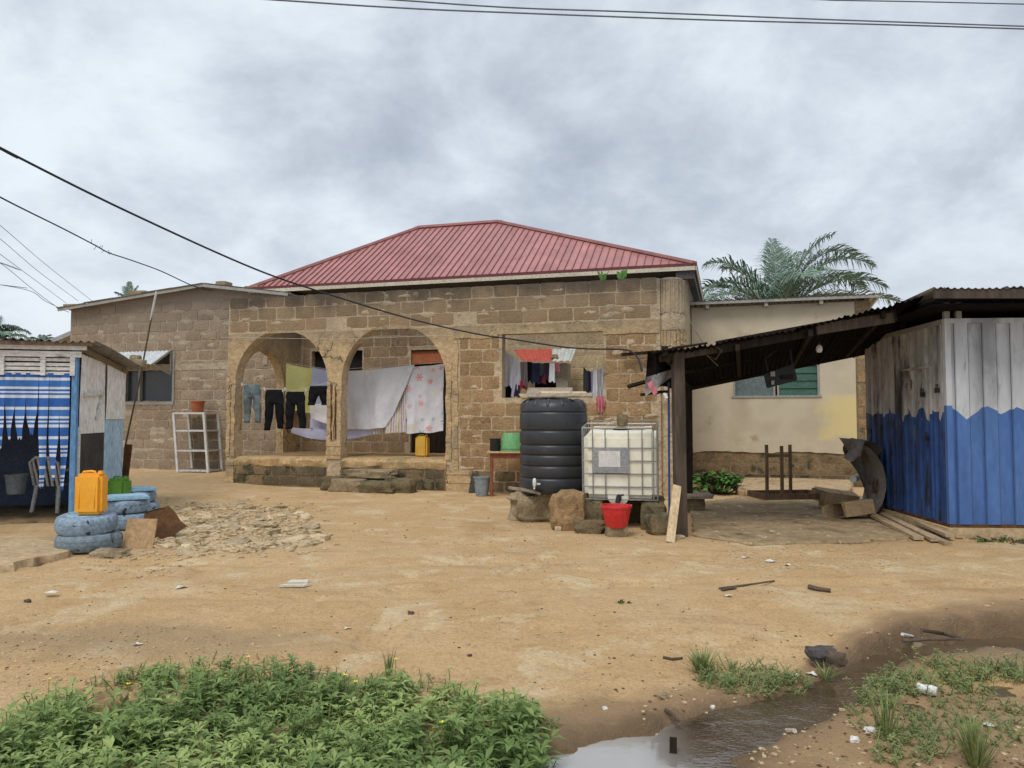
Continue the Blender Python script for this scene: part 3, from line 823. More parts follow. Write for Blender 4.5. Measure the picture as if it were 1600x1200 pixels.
def ragged_slab(u0, u1, v0, v1, z0, z1, seed, nu=40):   # slab with a worn front lip
    m = MB(); r = random.Random(seed)
    prof = [(0, z0), (-.02, z0 + .05), (-.015, z1 - .06), (.05, z1 - .012), (.2, z1)]
    def f(a, b):
        u = u0 + (u1 - u0) * a
        k = b * 5
        i = min(4, int(k))
        if i >= 4:
            t = k - 4
            return (u, .2 + v0 + (v1 - v0 - .2) * t, z1 + .01 * float(fbm(u * 4, t * 6, 3)) * (1 - t))
        q0, q1 = prof[i], prof[i + 1]; t = k - i
        n = float(fbm(u * 5 + i, i * 3.3 + seed, 3)); n2 = float(fbm(u * 5, i * 7.1 + seed + 40, 3))
        w_ = lambda q, n_: (q[0] + .07 * n_, q[1] + .05 * n_)
        y, z = q0[0] * (1 - t) + q1[0] * t, q0[1] * (1 - t) + q1[1] * t
        return (u, v0 + y + .07 * n, z + .05 * n2)
    m.grid(nu, 5, f)
    return m
part('porch_floor', ragged_slab(.19, 2.46, 0, 2.6, .43, ZP, 3), 'porch_floor', house, smooth=1)
part('porch_floor', ragged_slab(2.76, 5.1, 0, 2.6, .43, ZP, 9), 'porch_floor', house, smooth=1)
mb = MB(); mb.box(2.44, 2.78, .2, 2.6, .4, ZP - .01); part('porch_floor', mb, 'porch_floor', house)
# side arch of the porch
mb = MB()
arch_wall(mb, .24, 2.6, 2.2, 3.9, [(1.05, .80, 2.2)], 0, .2, lambda a, z, d: (d, a, z))
mb.box(0, .2, .24, .25, 0, 2.2); mb.box(0, .2, 1.85, 2.6, 0, 2.2); mb.box(.003, .197, .25, 1.85, 0, .58)
part('side_arch_wall', mb, 'plaster_tan', house)
# wall behind the porch
IV = 2.6
wa = fac(487, 549, IV); wb = fac(566, 580, IV); da = fac(642, 547, IV); db = fac(700, 640, IV)
mb = MB()
zW0, zW1, zD1 = 1.75, wa[1], da[1]
mb.box(.2, wa[0], IV, IV + .2, 0, 4.5); mb.box(wa[0], wb[0], IV, IV + .2, 0, zW0); mb.box(wa[0], wb[0], IV, IV + .2, zW1, 4.5)
mb.box(wb[0], da[0], IV, IV + .2, 0, 4.5); mb.box(da[0], db[0], IV, IV + .2, zD1, 4.5); 
inner = part('inner_wall', mb, 'inner_mortar', house)
lay_blocks(house, inner, .25, db[0] - .02, .62, 4.2, IV, holes=[(wa[0] - .03, wb[0] + .03, zW0 - .03, zW1 + .05), (da[0] - .03, db[0] + .03, 0, zD1 + .05)], mat='inner_block', seed=21, proud=.01)
mb = MB(); mb.box(db[0], 9.55, IV, IV + .2, 0, 4.5); inner2 = part('inner_wall', mb, 'inner_mortar_lit', house)
lay_blocks(house, inner2, 5.6, 9.4, 2.3, 3.9, IV, mat='inner_block_lit', seed=22, proud=.008)
mb = MB(); mb.box(wa[0], wb[0], IV + .16, IV + .19, zW0, zW1); part('window', mb, 'dark_void', house)
mb = MB(); mb.box(da[0], db[0], IV + .1, IV + .14, ZP, zD1); dr = part('door', mb, 'wood_dark', house)
mb = MB(); mb.grid(8, 3, lambda a, b: (da[0] + (db[0] - da[0]) * a, IV + .07 - .02 * b, zD1 - .02 - .30 * b - (.05 * float(fbm(a * 6, 3, 3)) if b > .9 else 0)))
part('door_panel', mb, 'terracotta', house, parent=dr)
mb = MB(); mb.box(.2, 9.55, .24, 2.6, 0.0, .3); part('porch_fill', mb, 'plinth', house)
# body of the house
mb = MB(); mb.box(9.50, 9.70, .45, 2.0, 0, 3.95); mb.box(9.50, 9.70, 2.0, 7.4, 0, 4.5); mb.box(-.0, .2, 2.8, 7.4, 0, 4.5); mb.box(.2, 9.5, 7.2, 7.4, 0, 4.5)
part('outer_wall', mb, 'mortar', house)
mb = MB(); mb.box(5.2, 5.4, .24, 2.6, 0, 3.2); part('partition', mb, 'inner_mortar', house)
# rounded corner column with split vertical plaster ribs
ccu, ccv, cr_ = 9.47, .25, .255
mb = MB()
prof = [(cr_, 0)] + [(cr_ + .008 * math.sin(k * 2.1), k * .27) for k in range(1, 15)] + [(cr_ * .99, 4.02), (cr_ * .7, 4.06)]
mb.lathe(prof, 22, (ccu, ccv, 0)); colm = part('corner_column', mb, 'mortar', house, smooth=1)
for (z0, z1, th_) in ((3.36, 4.04, .02), (2.66, 3.06, .028)):
    for k in range(12):
        a = R(185 + k * 17 + rng.uniform(-3, 3))
        m = MB(); n = 9; da_ = R(rng.uniform(3, 6.2)); top = z1 - rng.uniform(0, .06); bot = z0 + rng.uniform(-.03, .16 if th_ > .025 else .05)
        def f(i, j, a=a, da_=da_, top=top, bot=bot, k=k, th_=th_):
            t = (j - .5) * 2; w_ = da_ * (1 + .7 * float(fbm(i * 6 + k * 3.1, k, 3)))
            rr = cr_ + th_ * (1 - abs(t) ** 3) + .002
            return (ccu + math.cos(a + t * w_) * rr, ccv + math.sin(a + t * w_) * rr, bot + (top - bot) * i)
        m.grid(n, 4, f); part('plaster_rib', m, 'plaster_tan' if z0 < 3 else 'mortar', house, smooth=1, parent=colm)
mb = MB(); mb.lathe([(cr_ + .012, 3.07), (cr_ + .022, 3.12), (cr_ + .02, 3.3), (cr_ + .008, 3.36)], 22, (ccu, ccv, 0), False, False)
part('column_band', mb, 'mortar', house, smooth=1, parent=colm)
lay_blocks(house, front, .5, 7, 0, 2.9, 9.7, mat='block', seed=31, axis='v', side=-1, keep=lambda u, z: u < 3.2)
# roof
VE, VR = 1.9, 4.9
e0, ez = fac(390, 451, VE); e1, ez1 = fac(1086, 411, VE); EZ = (ez + ez1) / 2
r0, rz0 = fac(653, 358, VR); r1, rz1 = fac(780, 346, VR); RZ = (rz0 + rz1) / 2
VB = 2 * VR - VE
roof = bpy.data.objects.new('roof', None); COL.objects.link(roof); roof.parent = house
def slope_pt(u, v):
    return (u, v, EZ + (RZ - EZ) * (v - VE) / (VR - VE))
def top_v(u):
    if u < r0: return VE + (VR - VE) * (u - e0) / (r0 - e0)
    if u > r1: return VE + (VR - VE) * (e1 - u) / (e1 - r1)
    return VR
nrm = Vector((0, -(RZ - EZ), VR - VE)).normalized()
SPC = .172; u = e0
def rib_box(m, A, B, w_, h_, nr):
    A, B = Vector(A), Vector(B)
    if (B - A).length < .04: return
    m.beam(A + nr * h_ / 2, B + nr * h_ / 2, w_, h_, up=nr)
while u < e1 - .02:
    ub = min(u + SPC, e1)
    pts = [(u, VE), (ub, VE)]
    cs = sorted([x for x in (r0, r1) if u < x < ub] + [u, ub], reverse=True)
    pts += [(x, top_v(x)) for x in cs if top_v(x) > VE + .001]
    m = MB(); m.add([Vector(slope_pt(*q)) for q in pts], [tuple(range(len(pts)))])
    if top_v(u) > VE + .05: m.cur = 1; rib_box(m, slope_pt(u, VE - .01), slope_pt(u, top_v(u) - .06), .014, .024, nrm)
    link('roof_sheet', mesh('roof_sheet', m, ['roof_red', 'roof_rib_shaded']), roof)
    u = ub
v = VE                                           # right hip, left hip and back slopes
for side, ue, ur in ((1, e1, r1), (-1, e0, r0)):
    v = VE
    while v < VB - .02:
        vb = min(v + .35, VB)
        tt = lambda q: 1 - abs(q - VR) / (VR - VE)
        def P(q, t): return (ue + (ur - ue) * t, q, EZ + (RZ - EZ) * t)
        cs = [x for x in (VR,) if v < x < vb]
        pts = [P(v, 0), P(vb, 0), P(vb, tt(vb))] + [P(x, tt(x)) for x in cs] + [P(v, tt(v))]
        m = MB(); m.add(pts, [tuple(range(len(pts)))])
        nn = Vector((side * (RZ - EZ), 0, abs(ue - ur))).normalized()
        if tt(v) > .02: rib_box(m, P(v, 0), P(v, tt(v) - .03), .022, .024, nn)
        link('roof_sheet', mesh('roof_sheet', m, 'roof_red'), roof)
        v = vb
m = MB(); m.add([(e0, VB, EZ), (e1, VB, EZ), (r1, VR, RZ), (r0, VR, RZ)], [(0, 1, 2, 3)]); link('roof_sheet', mesh('roof_sheet', m, 'roof_red'), roof)
for A, B in (((e0, VE, EZ), (r0, VR, RZ)), ((r0, VR, RZ), (r1, VR, RZ)), ((r1, VR, RZ), (e1, VE, EZ)), ((e1, VB, EZ), (r1, VR, RZ)), ((e0, VB, EZ), (r0, VR, RZ))):
    m = MB(); m.beam(Vector(A) + Vector((0, 0, .02)), Vector(B) + Vector((0, 0, .02)), .17, .07); link('ridge_cap', mesh('ridge_cap', m, 'roof_red', bevel=.01), roof)
for A, B in (((e0, VE - .02, 0), (e1, VE - .02, 0)), ((e1 + .02, VE, 0), (e1 + .02, VB, 0)), ((e0 - .02, VE, 0), (e0 - .02, VB, 0))):
    zz = Vector((0, 0, EZ))
    m = MB(); m.beam(Vector(A) + zz - Vector((0, 0, .015)), Vector(B) + zz - Vector((0, 0, .015)), .035, .06); link('eaves_flashing', mesh('eaves_flashing', m, 'maroon'), roof)
    m = MB(); m.beam(Vector(A) * 1 + zz - Vector((0, 0, .09)), Vector(B) + zz - Vector((0, 0, .09)), .025, .088); link('fascia_board', mesh('fascia_board', m, 'cream_paint'), roof)
m = MB(); m.box(e0 + .02, e1 - .02, VE + .02, VB - .02, EZ - .12, EZ - .10); link('soffit', mesh('soffit', m, 'soffit'), roof)
m = MB(); m.box(e1 - .4, e1 - .02, VE + .03, VB, EZ - .3, EZ - .121); link('soffit', mesh('soffit', m, 'soffit'), roof)

# steps up to the porch: rough slabs
st_root = thing('porch_steps', 'two worn mossy stone steps leading up to the arched porch', 'steps', tuple(H2W(3.3, -.4)))
def rough(mb, c, size, seed, rz=0, n=3, amp=.12, rnd=.35):
    """a lumpy stone: a subdivided rounded box, displaced"""
    r = random.Random(seed); bm = bmesh.new()
    bmesh.ops.create_cube(bm, size=1.0)
    bmesh.ops.subdivide_edges(bm, edges=bm.edges[:], cuts=n, use_grid_fill=True)
    ox, oy = r.uniform(0, 50), r.uniform(0, 50)
    vs = []
    for v_ in bm.verts:
        p = v_.co.copy(); q = p.normalized() * .62
        p = p.lerp(q, rnd)
        k = 1 + amp * 1.5 * mnoise.fractal(p * 2.4 + Vector((ox, oy, 3.3)), 1.0, 2.0, 3)
        p = p * k
        a = rz; x, y = p.x * size[0], p.y * size[1]
        vs.append((c[0] + x * math.cos(a) - y * math.sin(a), c[1] + x * math.sin(a) + y * math.cos(a), c[2] + p.z * size[2]))
    bm.verts.index_update()
    fs = [tuple(v_.index for v_ in f.verts) for f in bm.faces]
    bm.free()
    return mb.add(vs, fs)
def step(u, v, z, su, sv, sz, seed, name='step', mat='stone_mossy'):
    m = MB(); rough(m, tuple(H2W(u, v, z)), (su, sv, sz), seed, HA, n=5, amp=.13, rnd=.28); part(name, m, mat, st_root, smooth=1)
ua = fac(577, 745, -.3)[0]
step(ua, -.26, .33, 1.0, .5, .17, 1, mat='stone'); step(ua - .3, -.55, .12, .72, .42, .24, 2, mat='stone'); step(ua + .36, -.58, .11, .68, .4, .22, 3)
step(ua - .72, -.4, .14, .4, .4, .26, 4, 'stone'); step(ua + .82, -.45, .13, .42, .38, .28, 5, 'stone'); step(ua + .58, -.5, .22, .22, .2, .15, 6, 'stone'); step(ua, -.2, .12, 1.1, .4, .28, 8)
# plants sprouting on the parapet
for i, (px, py) in enumerate(((942, 432), (972, 434))):
    uu, zz = fac(px, py + 3, .05); m = MB(); r = random.Random(i)
    for k in range(7):
        a = r.uniform(0, 6.28); l = r.uniform(.06, .16); tip = Vector((uu + math.cos(a) * l, .05 + math.sin(a) * l * .6, ZT + r.uniform(.04, .22)))
        b0 = Vector((uu, .05, ZT - .02)); s_ = Vector((r.uniform(-.05, .05), 0, .05)); mid = b0.lerp(tip, .6)
        m.add([b0, mid + s_, tip, mid - s_], [(0, 1, 2, 3)])
        m.tube([b0, mid], .004, 4)
    solo('sprout', m, 'leaf_dark', ['small green sprout on the parapet nearer the porch arches', 'small green sprout on the parapet nearer the corner column'][i], 'plant', org=(uu, .05, ZT - .02), house=True, group='sprouts growing on the house parapet')

# ------------------------------------------------------------------ the house beside it, under old metal sheets
SV = 1.95
sl = fac(108, 600, SV)[0]; sp_ = fac(325, 445, SV); sL = fac(108, 477, SV); sR = (-.02, fac(400, 459, SV)[1] - .05)
side = thing('side_house', 'grey-brown block house with a shallow sheet roof held by stones', 'house', (sl, SV, 0), house=True)
w0, w1, wz0, wz1 = fac(196, 600, SV)[0], fac(270, 600, SV)[0], fac(235, 628, SV)[1], fac(235, 552, SV)[1]
def gab(u):
    return np.interp(u, [sl, sp_[0], sR[0]], [sL[1] - .04, sp_[1] - .05, sR[1]])
mb = MB()
us = [sl] + [x for x in np.linspace(sl, sR[0], 14)[1:-1]] + [w0, w1, sp_[0], sR[0]]
us = sorted(us)
for a, b in zip(us[:-1], us[1:]):
    m_ = (a + b) / 2
    def col(z0a, z0b, z1a, z1b):
        q = [(a, z0a), (b, z0b), (b, z1b), (a, z1a)]
        mb.add([(x, SV, z) for x, z in q] + [(x, SV + .2, z) for x, z in q], [(0, 1, 2, 3), (7, 6, 5, 4), (0, 4, 5, 1), (3, 2, 6, 7), (0, 3, 7, 4), (1, 5, 6, 2)])
    if w0 < m_ < w1:
        col(0, 0, wz0, wz0); col(wz1, wz1, gab(a), gab(b))
    else:
        col(0, 0, gab(a), gab(b))
mb.box(sl, sl + .2, SV + .2, SV + 5, 0, sL[1] - .1)
swall = part('front_wall', mb, 'side_mortar', side)
lay_blocks(side, swall, sl + .02, -.05, .15, 4.4, SV, holes=[(w0 - .04, w1 + .04, wz0 - .05, wz1 + .05)], mat='side_block', seed=41, proud=.012, gap=.032, keep=lambda u, z: z + .15 < gab(u))
m = MB()
for k in range(9):
    a = sl + .1 + k * .55
    m.grid(5, 2, lambda i, j, a=a: (a + .55 * i, SV - .012 - .012 * float(fbm(a + i * 2, j * 2, 2)), 2.66 + .16 * j + .03 * float(fbm((a + i) * 2, j, 2))))
part('plaster_band', m, 'side_mortar', side)
rs2 = random.Random(23); sp2 = []
while len(sp2) < 60:
    a, b = rs2.uniform(sl + .2, -.3), rs2.uniform(.4, 4.2)
    if w0 - .4 < a < w1 + .4 and wz0 - .2 < b < wz1 + .2 or b > gab(a) - .25: continue
    sp2.append((a, b, rs2.uniform(.1, .4), rs2.uniform(.05, .15)))
smears(side, swall, sp2, SV, 'side_mortar', 5)
m = MB(); m.box(w0, w1, SV + .1, SV + .12, wz0, wz1); wi = part('window', m, 'window_dark', side)
for nm, bx in (('window_frame', (w0 - .05, w1 + .05, SV - .03, SV + .1, wz0 - .07, wz0)), ('window_frame', (w1, w1 + .06, SV - .03, SV + .1, wz0, wz1)), ('window_frame', (w0 + .02 + (w1 - w0) * .26, w0 + .07 + (w1 - w0) * .26, SV, SV + .1, wz0, wz1)), ('window_frame', (w0 - .05, w0, SV - .03, SV + .1, wz0, wz1))):
    m = MB(); m.box(*bx); part(nm, m, 'frame_grey', side, parent=wi)
# the sheet shutter propped open above the window
t0, t1 = fac(172, 549, SV), fac(268, 548, SV)
ax0, ax1, az = t0[0], t1[0], t1[1]
def sh(u, d): return (u, SV - .04 - d, az - d * .62)
m = MB(); m.corr(sh(ax0 + .05, 0), sh(ax1, 0), sh(ax1, .62), sh(ax0 + .05, .62), 16, .014, (0, -.5, .85), 6, 3)
shu = part('shutter', m, 'zinc_bright', side, smooth=2)
for A, B in ((sh(ax1 + .02, 0), sh(ax1 + .02, .62)), ((ax1 + .02, SV - .03, az), (ax1 + .02, SV - .03, az - .62)), ((ax1 + .02, SV - .03, az - .60), (ax1 + .02, SV - .6, az - .42))):
    m = MB(); m.beam(A, B, .05, .05); part('shutter_frame', m, 'frame_grey', side, parent=shu)
# roof sheets
rl = fac(88, 481, SV - .25)
eave = [(rl[0], rl[1]), (sp_[0], sp_[1]), (.35, fac(418, 461, SV)[1])]
sroof = bpy.data.objects.new('roof', None); COL.objects.link(sroof); sroof.parent = side
def rz_(u): return float(np.interp(u, [q[0] for q in eave], [q[1] for q in eave]))
us = np.linspace(rl[0], sp_[0], 6)
for k, (a, b) in enumerate(zip(us[:-1], us[1:])):
    d = .012 * (k % 2)
    m = MB(); m.corr((a - .03, SV + 5, rz_(a) + d), (a - .03, SV - .25, rz_(a) + d), (b + .03, SV - .25, rz_(b) + d), (b + .03, SV + 5, rz_(b) + d), 40, .012, (0, 0, 1), 4, 2)
    link('roof_sheet', mesh('roof_sheet', m, 'zinc', smooth=2, org=ORG[side.name]), sroof)
a, b = sp_[0], .35
m = MB(); m.corr((a, SV + 5, rz_(a) + .01), (a, SV - .2, rz_(a) + .01), (b, SV - .2, rz_(b)), (b, SV + 5, rz_(b)), 40, .012, (0, 0, 1), 4, 2)
link('roof_sheet', mesh('roof_sheet', m, 'zinc', smooth=2, org=ORG[side.name]), sroof)
for A, B in ((0, 1), (1, 2)):
    m = MB(); m.beam((eave[A][0], SV - .2, eave[A][1] - .05), (eave[B][0], SV - .2, eave[B][1] - .05), .03, .07)
    link('barge_board', mesh('barge_board', m, 'frame_grey', org=ORG[side.name]), sroof)
for i, (px, py, wd, hh) in enumerate(((116, 472, .42, .1), (219, 457, .5, .16), (350, 449, .28, .12), (398, 455, .4, .08))):
    uu, zz = fac(px, py, SV + .1); m = MB(); rough(m, (uu, SV + .1, rz_(uu) + hh * .42 + .01), (wd, .32, hh), 60 + i, amp=.05, rnd=.15)
    solo('roof_stone', m, 'stone', ['flat block weighing down the left end of the sheet roof', 'stacked pale block on the middle of the sheet roof', 'round stone just past the peak of the sheet roof', 'flat stone where the sheet roof meets the red roof'][i], 'stone', group='stones weighing down the sheet roof', smooth=1, house=True)
# rope of cable conduit on the wall corner
m = MB(); m.box(-.42, -.30, SV - .04, SV, 2.75, 3.85); part('corner_plaster', m, 'side_mortar', side)

# ------------------------------------------------------------------ far low house seen past the side house
P0 = W(60, 540, 34)
far = thing('far_house', 'distant grey gabled roof peeking out beside the side house wall', 'house', (P0.x, 34, 0))
m = MB(); m.prism([(-9.8, 0), (-9.8, 2.2), (-.2 + P0.x + 20, 2.2), (-.2 + P0.x + 20, 0)], 34, 40, lambda a, b, d: (a - 12.5, d, b)); part('wall', m, 'plinth', far)
tip = W(112, 516, 33.5); low_ = W(76, 532, 33.5)
m = MB(); m.prism([(low_.x - 1, low_.z - .4), (tip.x, tip.z), (tip.x + 6, tip.z - 2.4), (tip.x + 6, tip.z - 2.6), (tip.x, tip.z - .2), (low_.x - 1, low_.z - .6)], 33.5, 41, lambda a, b, d: (a, d, b)); part('roof', m, 'zinc', far)

# ------------------------------------------------------------------ the plastered house on the other side
PV = 3.2
pl0 = 9.72; pr_ = fac(1362, 600, PV)[0]; pe = fac(1337, 600, PV)[0]
ph = thing('plastered_house', 'cream plastered house with green louvre window and flat sheet roof', 'house', (pl0, PV, 0), house=True)
gw0, gw1, gz0, gz1 = fac(1145, 600, PV)[0], fac(1281, 600, PV)[0], fac(1212, 618, PV)[1], fac(1212, 548, PV)[1]
PT = 3.93
mb = MB()
mb.box(pl0, gw0, PV, PV + .2, 0, PT); mb.box(gw1, pr_, PV, PV + .2, 0, PT); mb.box(gw0, gw1, PV, PV + .2, 0, gz0); mb.box(gw0, gw1, PV, PV + .2, gz1, PT); mb.box(pr_ - .2, pr_, PV + .2, PV + 5, 0, PT)
pw = part('front_wall', mb, 'plinth_mortar', ph)
lay_blocks(ph, pw, pl0, pr_, 0.0, .72, PV, mat='plinth', seed=51, ch=.24, pitch=.52, proud=.008, keep=lambda u, z: z > .22)
lay_blocks(ph, pw, pl0, pr_, 0.0, .72, PV, mat='plinth_dark', seed=52, ch=.24, pitch=.52, proud=.008, keep=lambda u, z: z < .24)
def jag(u): return .70 + .09 * float(fbm(u * 3, 3, 4))
m = MB(); us = sorted(list(np.arange(pl0, pe, .07)) + [gw0, gw1, pe])
for a, b in zip(us[:-1], us[1:]):
    if b - a < 1e-4: continue
    mid = (a + b) / 2; ja, jb = jag(a), jag(b)
    segs = [(ja, jb, PT - .02, PT - .02)] if not gw0 < mid < gw1 else [(ja, jb, gz0, gz0), (gz1, gz1, PT - .02, PT - .02)]
    for (p, q, r_, s_) in segs:
        qd = [(a, p), (b, q), (b, s_), (a, r_)]
        vs_ = [(x, PV - .03, z) for x, z in qd] + [(x, PV + .001, z) for x, z in qd]
        m.add(vs_, [(0, 1, 2, 3), (0, 4, 5, 1)] + ([(1, 5, 6, 2)] if abs(b - gw0) < 1e-6 or abs(b - pe) < 1e-6 else []) + ([(0, 3, 7, 4)] if abs(a - gw1) < 1e-6 else []))
def mat_patch():                                # a patch of old yellow paint on the plaster near its right end
    t = NT('plaster_yellow_patch')
    p = t.pos()
    c = t.ramp(t.noise(p, 1.1, 6), [(.3, L(190, 178, 154)), (.5, L(204, 192, 168)), (.7, L(186, 172, 148))])
    c = t.mix(t.smooth(t.noise(p, 1.4, 7, .62), .6, .72), c, L(172, 154, 128))
    s = t.new('ShaderNodeSeparateXYZ'); t.l.new(p, s.inputs[0])
    def band(o, a, b, soft):
        return t.math('MULTIPLY', t.smooth(o, a, a + soft), t.math('SUBTRACT', 1, t.smooth(o, b, b + soft)))
    nz = t.math('MULTIPLY', t.math('SUBTRACT', t.noise(p, 2.6, 7, .65), .5), 1.0)
    x = t.math('ADD', s.outputs[0], nz); z = t.math('ADD', s.outputs[2], t.math('MULTIPLY', nz, .5))
    a = H2W(fac(1262, 650, PV)[0], PV).x
    q = t.math('MULTIPLY', band(x, a, a + 9, .6), band(z, fac(1290, 690, PV)[1], fac(1290, 626, PV)[1], .16))
    c = t.mix(t.math('MULTIPLY', q, .72), c, L(228, 208, 142))
    c = t.mix(t.math('MULTIPLY', t.smooth(s.outputs[2], 3.2, 4.1), .35), c, L(150, 144, 132))
    t.bump(t.noise(p, 30, 5), .25, .012)
    MATS['plaster_yellow_patch'] = t.fin(c, .9, .25)
mat_patch()
part('plaster', m, 'plaster_yellow_patch', ph)
lay_blocks(ph, pw, pe + .015, pr_ - .01, .72, PT - .3, PV, mat='block', seed=53, ch=.235, pitch=.26, proud=.012, gap=.05)
# louvre window
gm = (gw0 + gw1) / 2
m = MB(); m.box(gw0, gw1, PV + .15, PV + .17, gz0, gz1); gwin = part('window', m, 'dark_void', ph)
for bx in ((gw0, gw0 + .05, PV - .035, PV + .1, gz0, gz1), (gw1 - .05, gw1, PV - .035, PV + .1, gz0, gz1), (gm - .05, gm - .01, PV, PV + .1, gz0, gz1), (gm + .03, gm + .07, PV, PV + .1, gz0, gz1), (gw0 - .03, gw1 + .03, PV - .05, PV + .1, gz0 - .045, gz0)):
    m = MB(); m.box(*bx); part('window_frame', m, 'frame_grey', ph, parent=gwin)
nb = 6
for k in range(nb):
    z = gz0 + (gz1 - gz0) * (k + .5) / nb; h_ = (gz1 - gz0) / nb
    m = MB(); m.rbox(((gm + .07 + gw1 - .05) / 2, PV + .06, z), (gw1 - gm - .12, .006, h_ * 1.1), (R(-10), 0, 0)); part('louvre_blade', m, 'louvre_green', ph, parent=gwin)
m = MB(); m.box(gw0 + .05, gm - .05, PV + .05, PV + .056, gz0, gz1); part('window_pane', m, 'window_glass', ph, parent=gwin)
# roof
pra, prb = fac(1066, 470, PV - .25), fac(1376, 461, PV - .25)
proof = bpy.data.objects.new('roof', None); COL.objects.link(proof); proof.parent = ph
nsh = 5
for k in range(nsh):
    a = pra[0] + (prb[0] - pra[0]) * k / nsh; b = pra[0] + (prb[0] - pra[0]) * (k + 1) / nsh + .04
    z = PT + .09 + .008 * (k % 2)
    m = MB(); m.corr((a, PV - .28, z), (b, PV - .28, z), (b, PV + 5, z - .5), (a, PV + 5, z - .5), 7, .014, (0, 0, 1), 6, 2)
    link('roof_sheet', mesh('roof_sheet', m, 'zinc', smooth=2, org=ORG[ph.name]), proof)
m = MB(); m.beam((pra[0], PV - .25, PT + .045), (prb[0], PV - .25, PT + .045), .03, .06); link('fascia_board', mesh('fascia_board', m, 'frame_grey', org=ORG[ph.name]), proof)
for px in (1105, 1197, 1283):
    a = fac(px, 470, PV - .2)[0]; m = MB(); m.box(a - .035, a + .035, PV - .235, PV + .3, PT - .07, PT + .012); link('rafter', mesh('rafter', m, 'frame_grey', org=ORG[ph.name]), proof)

# ------------------------------------------------------------------ palms
def frond(base, az, el, length, droop, seed, nleaf=74, ll=.6):
    r = random.Random(seed); m = MB(); pts = []
    p = Vector(base); d = Vector((math.cos(az) * math.cos(el), math.sin(az) * math.cos(el), math.sin(el)))
    n = 16; hz = Vector((math.cos(az), math.sin(az), 0))
    for i in range(n + 1):
        pts.append(p.copy()); t = i / n
        d = (d + Vector((0, 0, -droop * (.25 + 1.5 * t) / n))).normalized(); p = p + d * length / n
    m.tube(pts, [.03 * (1 - .85 * i / n) for i in range(n + 1)], 5)
    sd_ = hz.cross(Vector((0, 0, 1))).normalized()
    for i in range(nleaf):
        t = .10 + .9 * i / nleaf; k = t * n; i0 = min(n - 1, int(k)); P = pts[i0].lerp(pts[i0 + 1], k - i0)
        dr_ = (pts[i0 + 1] - pts[i0]).normalized(); up = sd_.cross(dr_).normalized()
        l = ll * (math.sin(math.pi * min(1, .18 + t * .82)) ** .6) * r.uniform(.85, 1.1) + .08
        for s_ in (-1, 1):
            ld = (sd_ * s_ * r.uniform(.75, 1.0) + dr_ * r.uniform(.45, .8) + up * r.uniform(-.1, .45)).normalized()
            q1 = P + ld * l * .5; q2 = P + ld * l * .95 + Vector((0, 0, -l * r.uniform(.2, .55)))
            wv = dr_.cross(ld).cross(ld).normalized() * .02 + Vector((0, 0, .008))
            m.add([P - wv * .5, P + wv * .5, q1 + wv, q1 - wv, q2], [(0, 1, 2, 3), (3, 2, 4)])
    return m
def palm(px, py, Y, label, fr, length, seed, ll=.6, grp='palm trees beyond the houses'):
    c = W(px, py, Y); t = thing('palm_tree', label, 'palm tree', (c.x, c.y, 0), group=grp)
    r = random.Random(seed); k = 9
    m = MB(); m.tube([(c.x + .05 * math.sin(i), c.y, c.z * i / k) for i in range(k + 1)], [.24 - .06 * i / k + .015 * (i % 2) for i in range(k + 1)], 10); part('trunk', m, 'palm_stem', t)
    for i, (az, el, lk, dp) in enumerate(fr):
        part('frond', frond(c, R(az), R(el), length * lk, dp, seed * 50 + i, ll=ll), 'palm_green', t)
    return t
palm(1218, 492, 23, 'large oil palm with arching fronds rising behind the plastered house',
     [(174, 62, .82, 1.75), (165, 42, .85, 1.5), (186, 50, .75, 1.9), (200, 30, .8, 1.3), (110, 84, .66, .45), (60, 78, .62, .7), (92, 78, .66, .6), (8, 66, .98, 2.0), (-4, 60, .98, 2.0), (14, 50, .95, 1.8), (-18, 42, .9, 1.5), (25, 30, .95, 1.1), (45, 66, .8, 1.2), (140, 60, .7, 1.2), (0, 72, .85, 1.5), (150, 25, .8, .9), (-10, 20, .95, .7), (270, 45, .7, 1.4), (300, 55, .6, 1.4), (80, 50, .7, 1.3)], 3.7, 1, ll=.95)
palm(-14, 538, 30, 'palm fronds at the left picture edge above the kiosk roof', [(15, 50, 1, 1.7), (5, 35, 1, 1.4), (35, 60, .8, 1.5), (-15, 20, .9, 1.0), (160, 50, 1, 1.6), (90, 75, .8, .8), (-30, 45, .8, 1.5), (0, 65, .8, 1.9)], 1.6, 2, ll=.45)
palm(201, 473, 40, 'tiny palm tip showing over the ridge of the sheet roof', [(100, 85, 1, .3), (30, 70, .9, .6), (150, 68, .9, .6), (0, 55, .8, .8), (180, 50, .8, .8)], 1.15, 3, ll=.35)
palm(65, 535, 48, 'dark distant palm head behind the kiosk roof', [(10, 40, 1, 1.4), (170, 40, 1, 1.4), (60, 60, .8, 1.2), (120, 60, .8, 1.2), (-20, 15, .9, .8), (200, 15, .9, .8)], 1.0, 4, ll=.3)

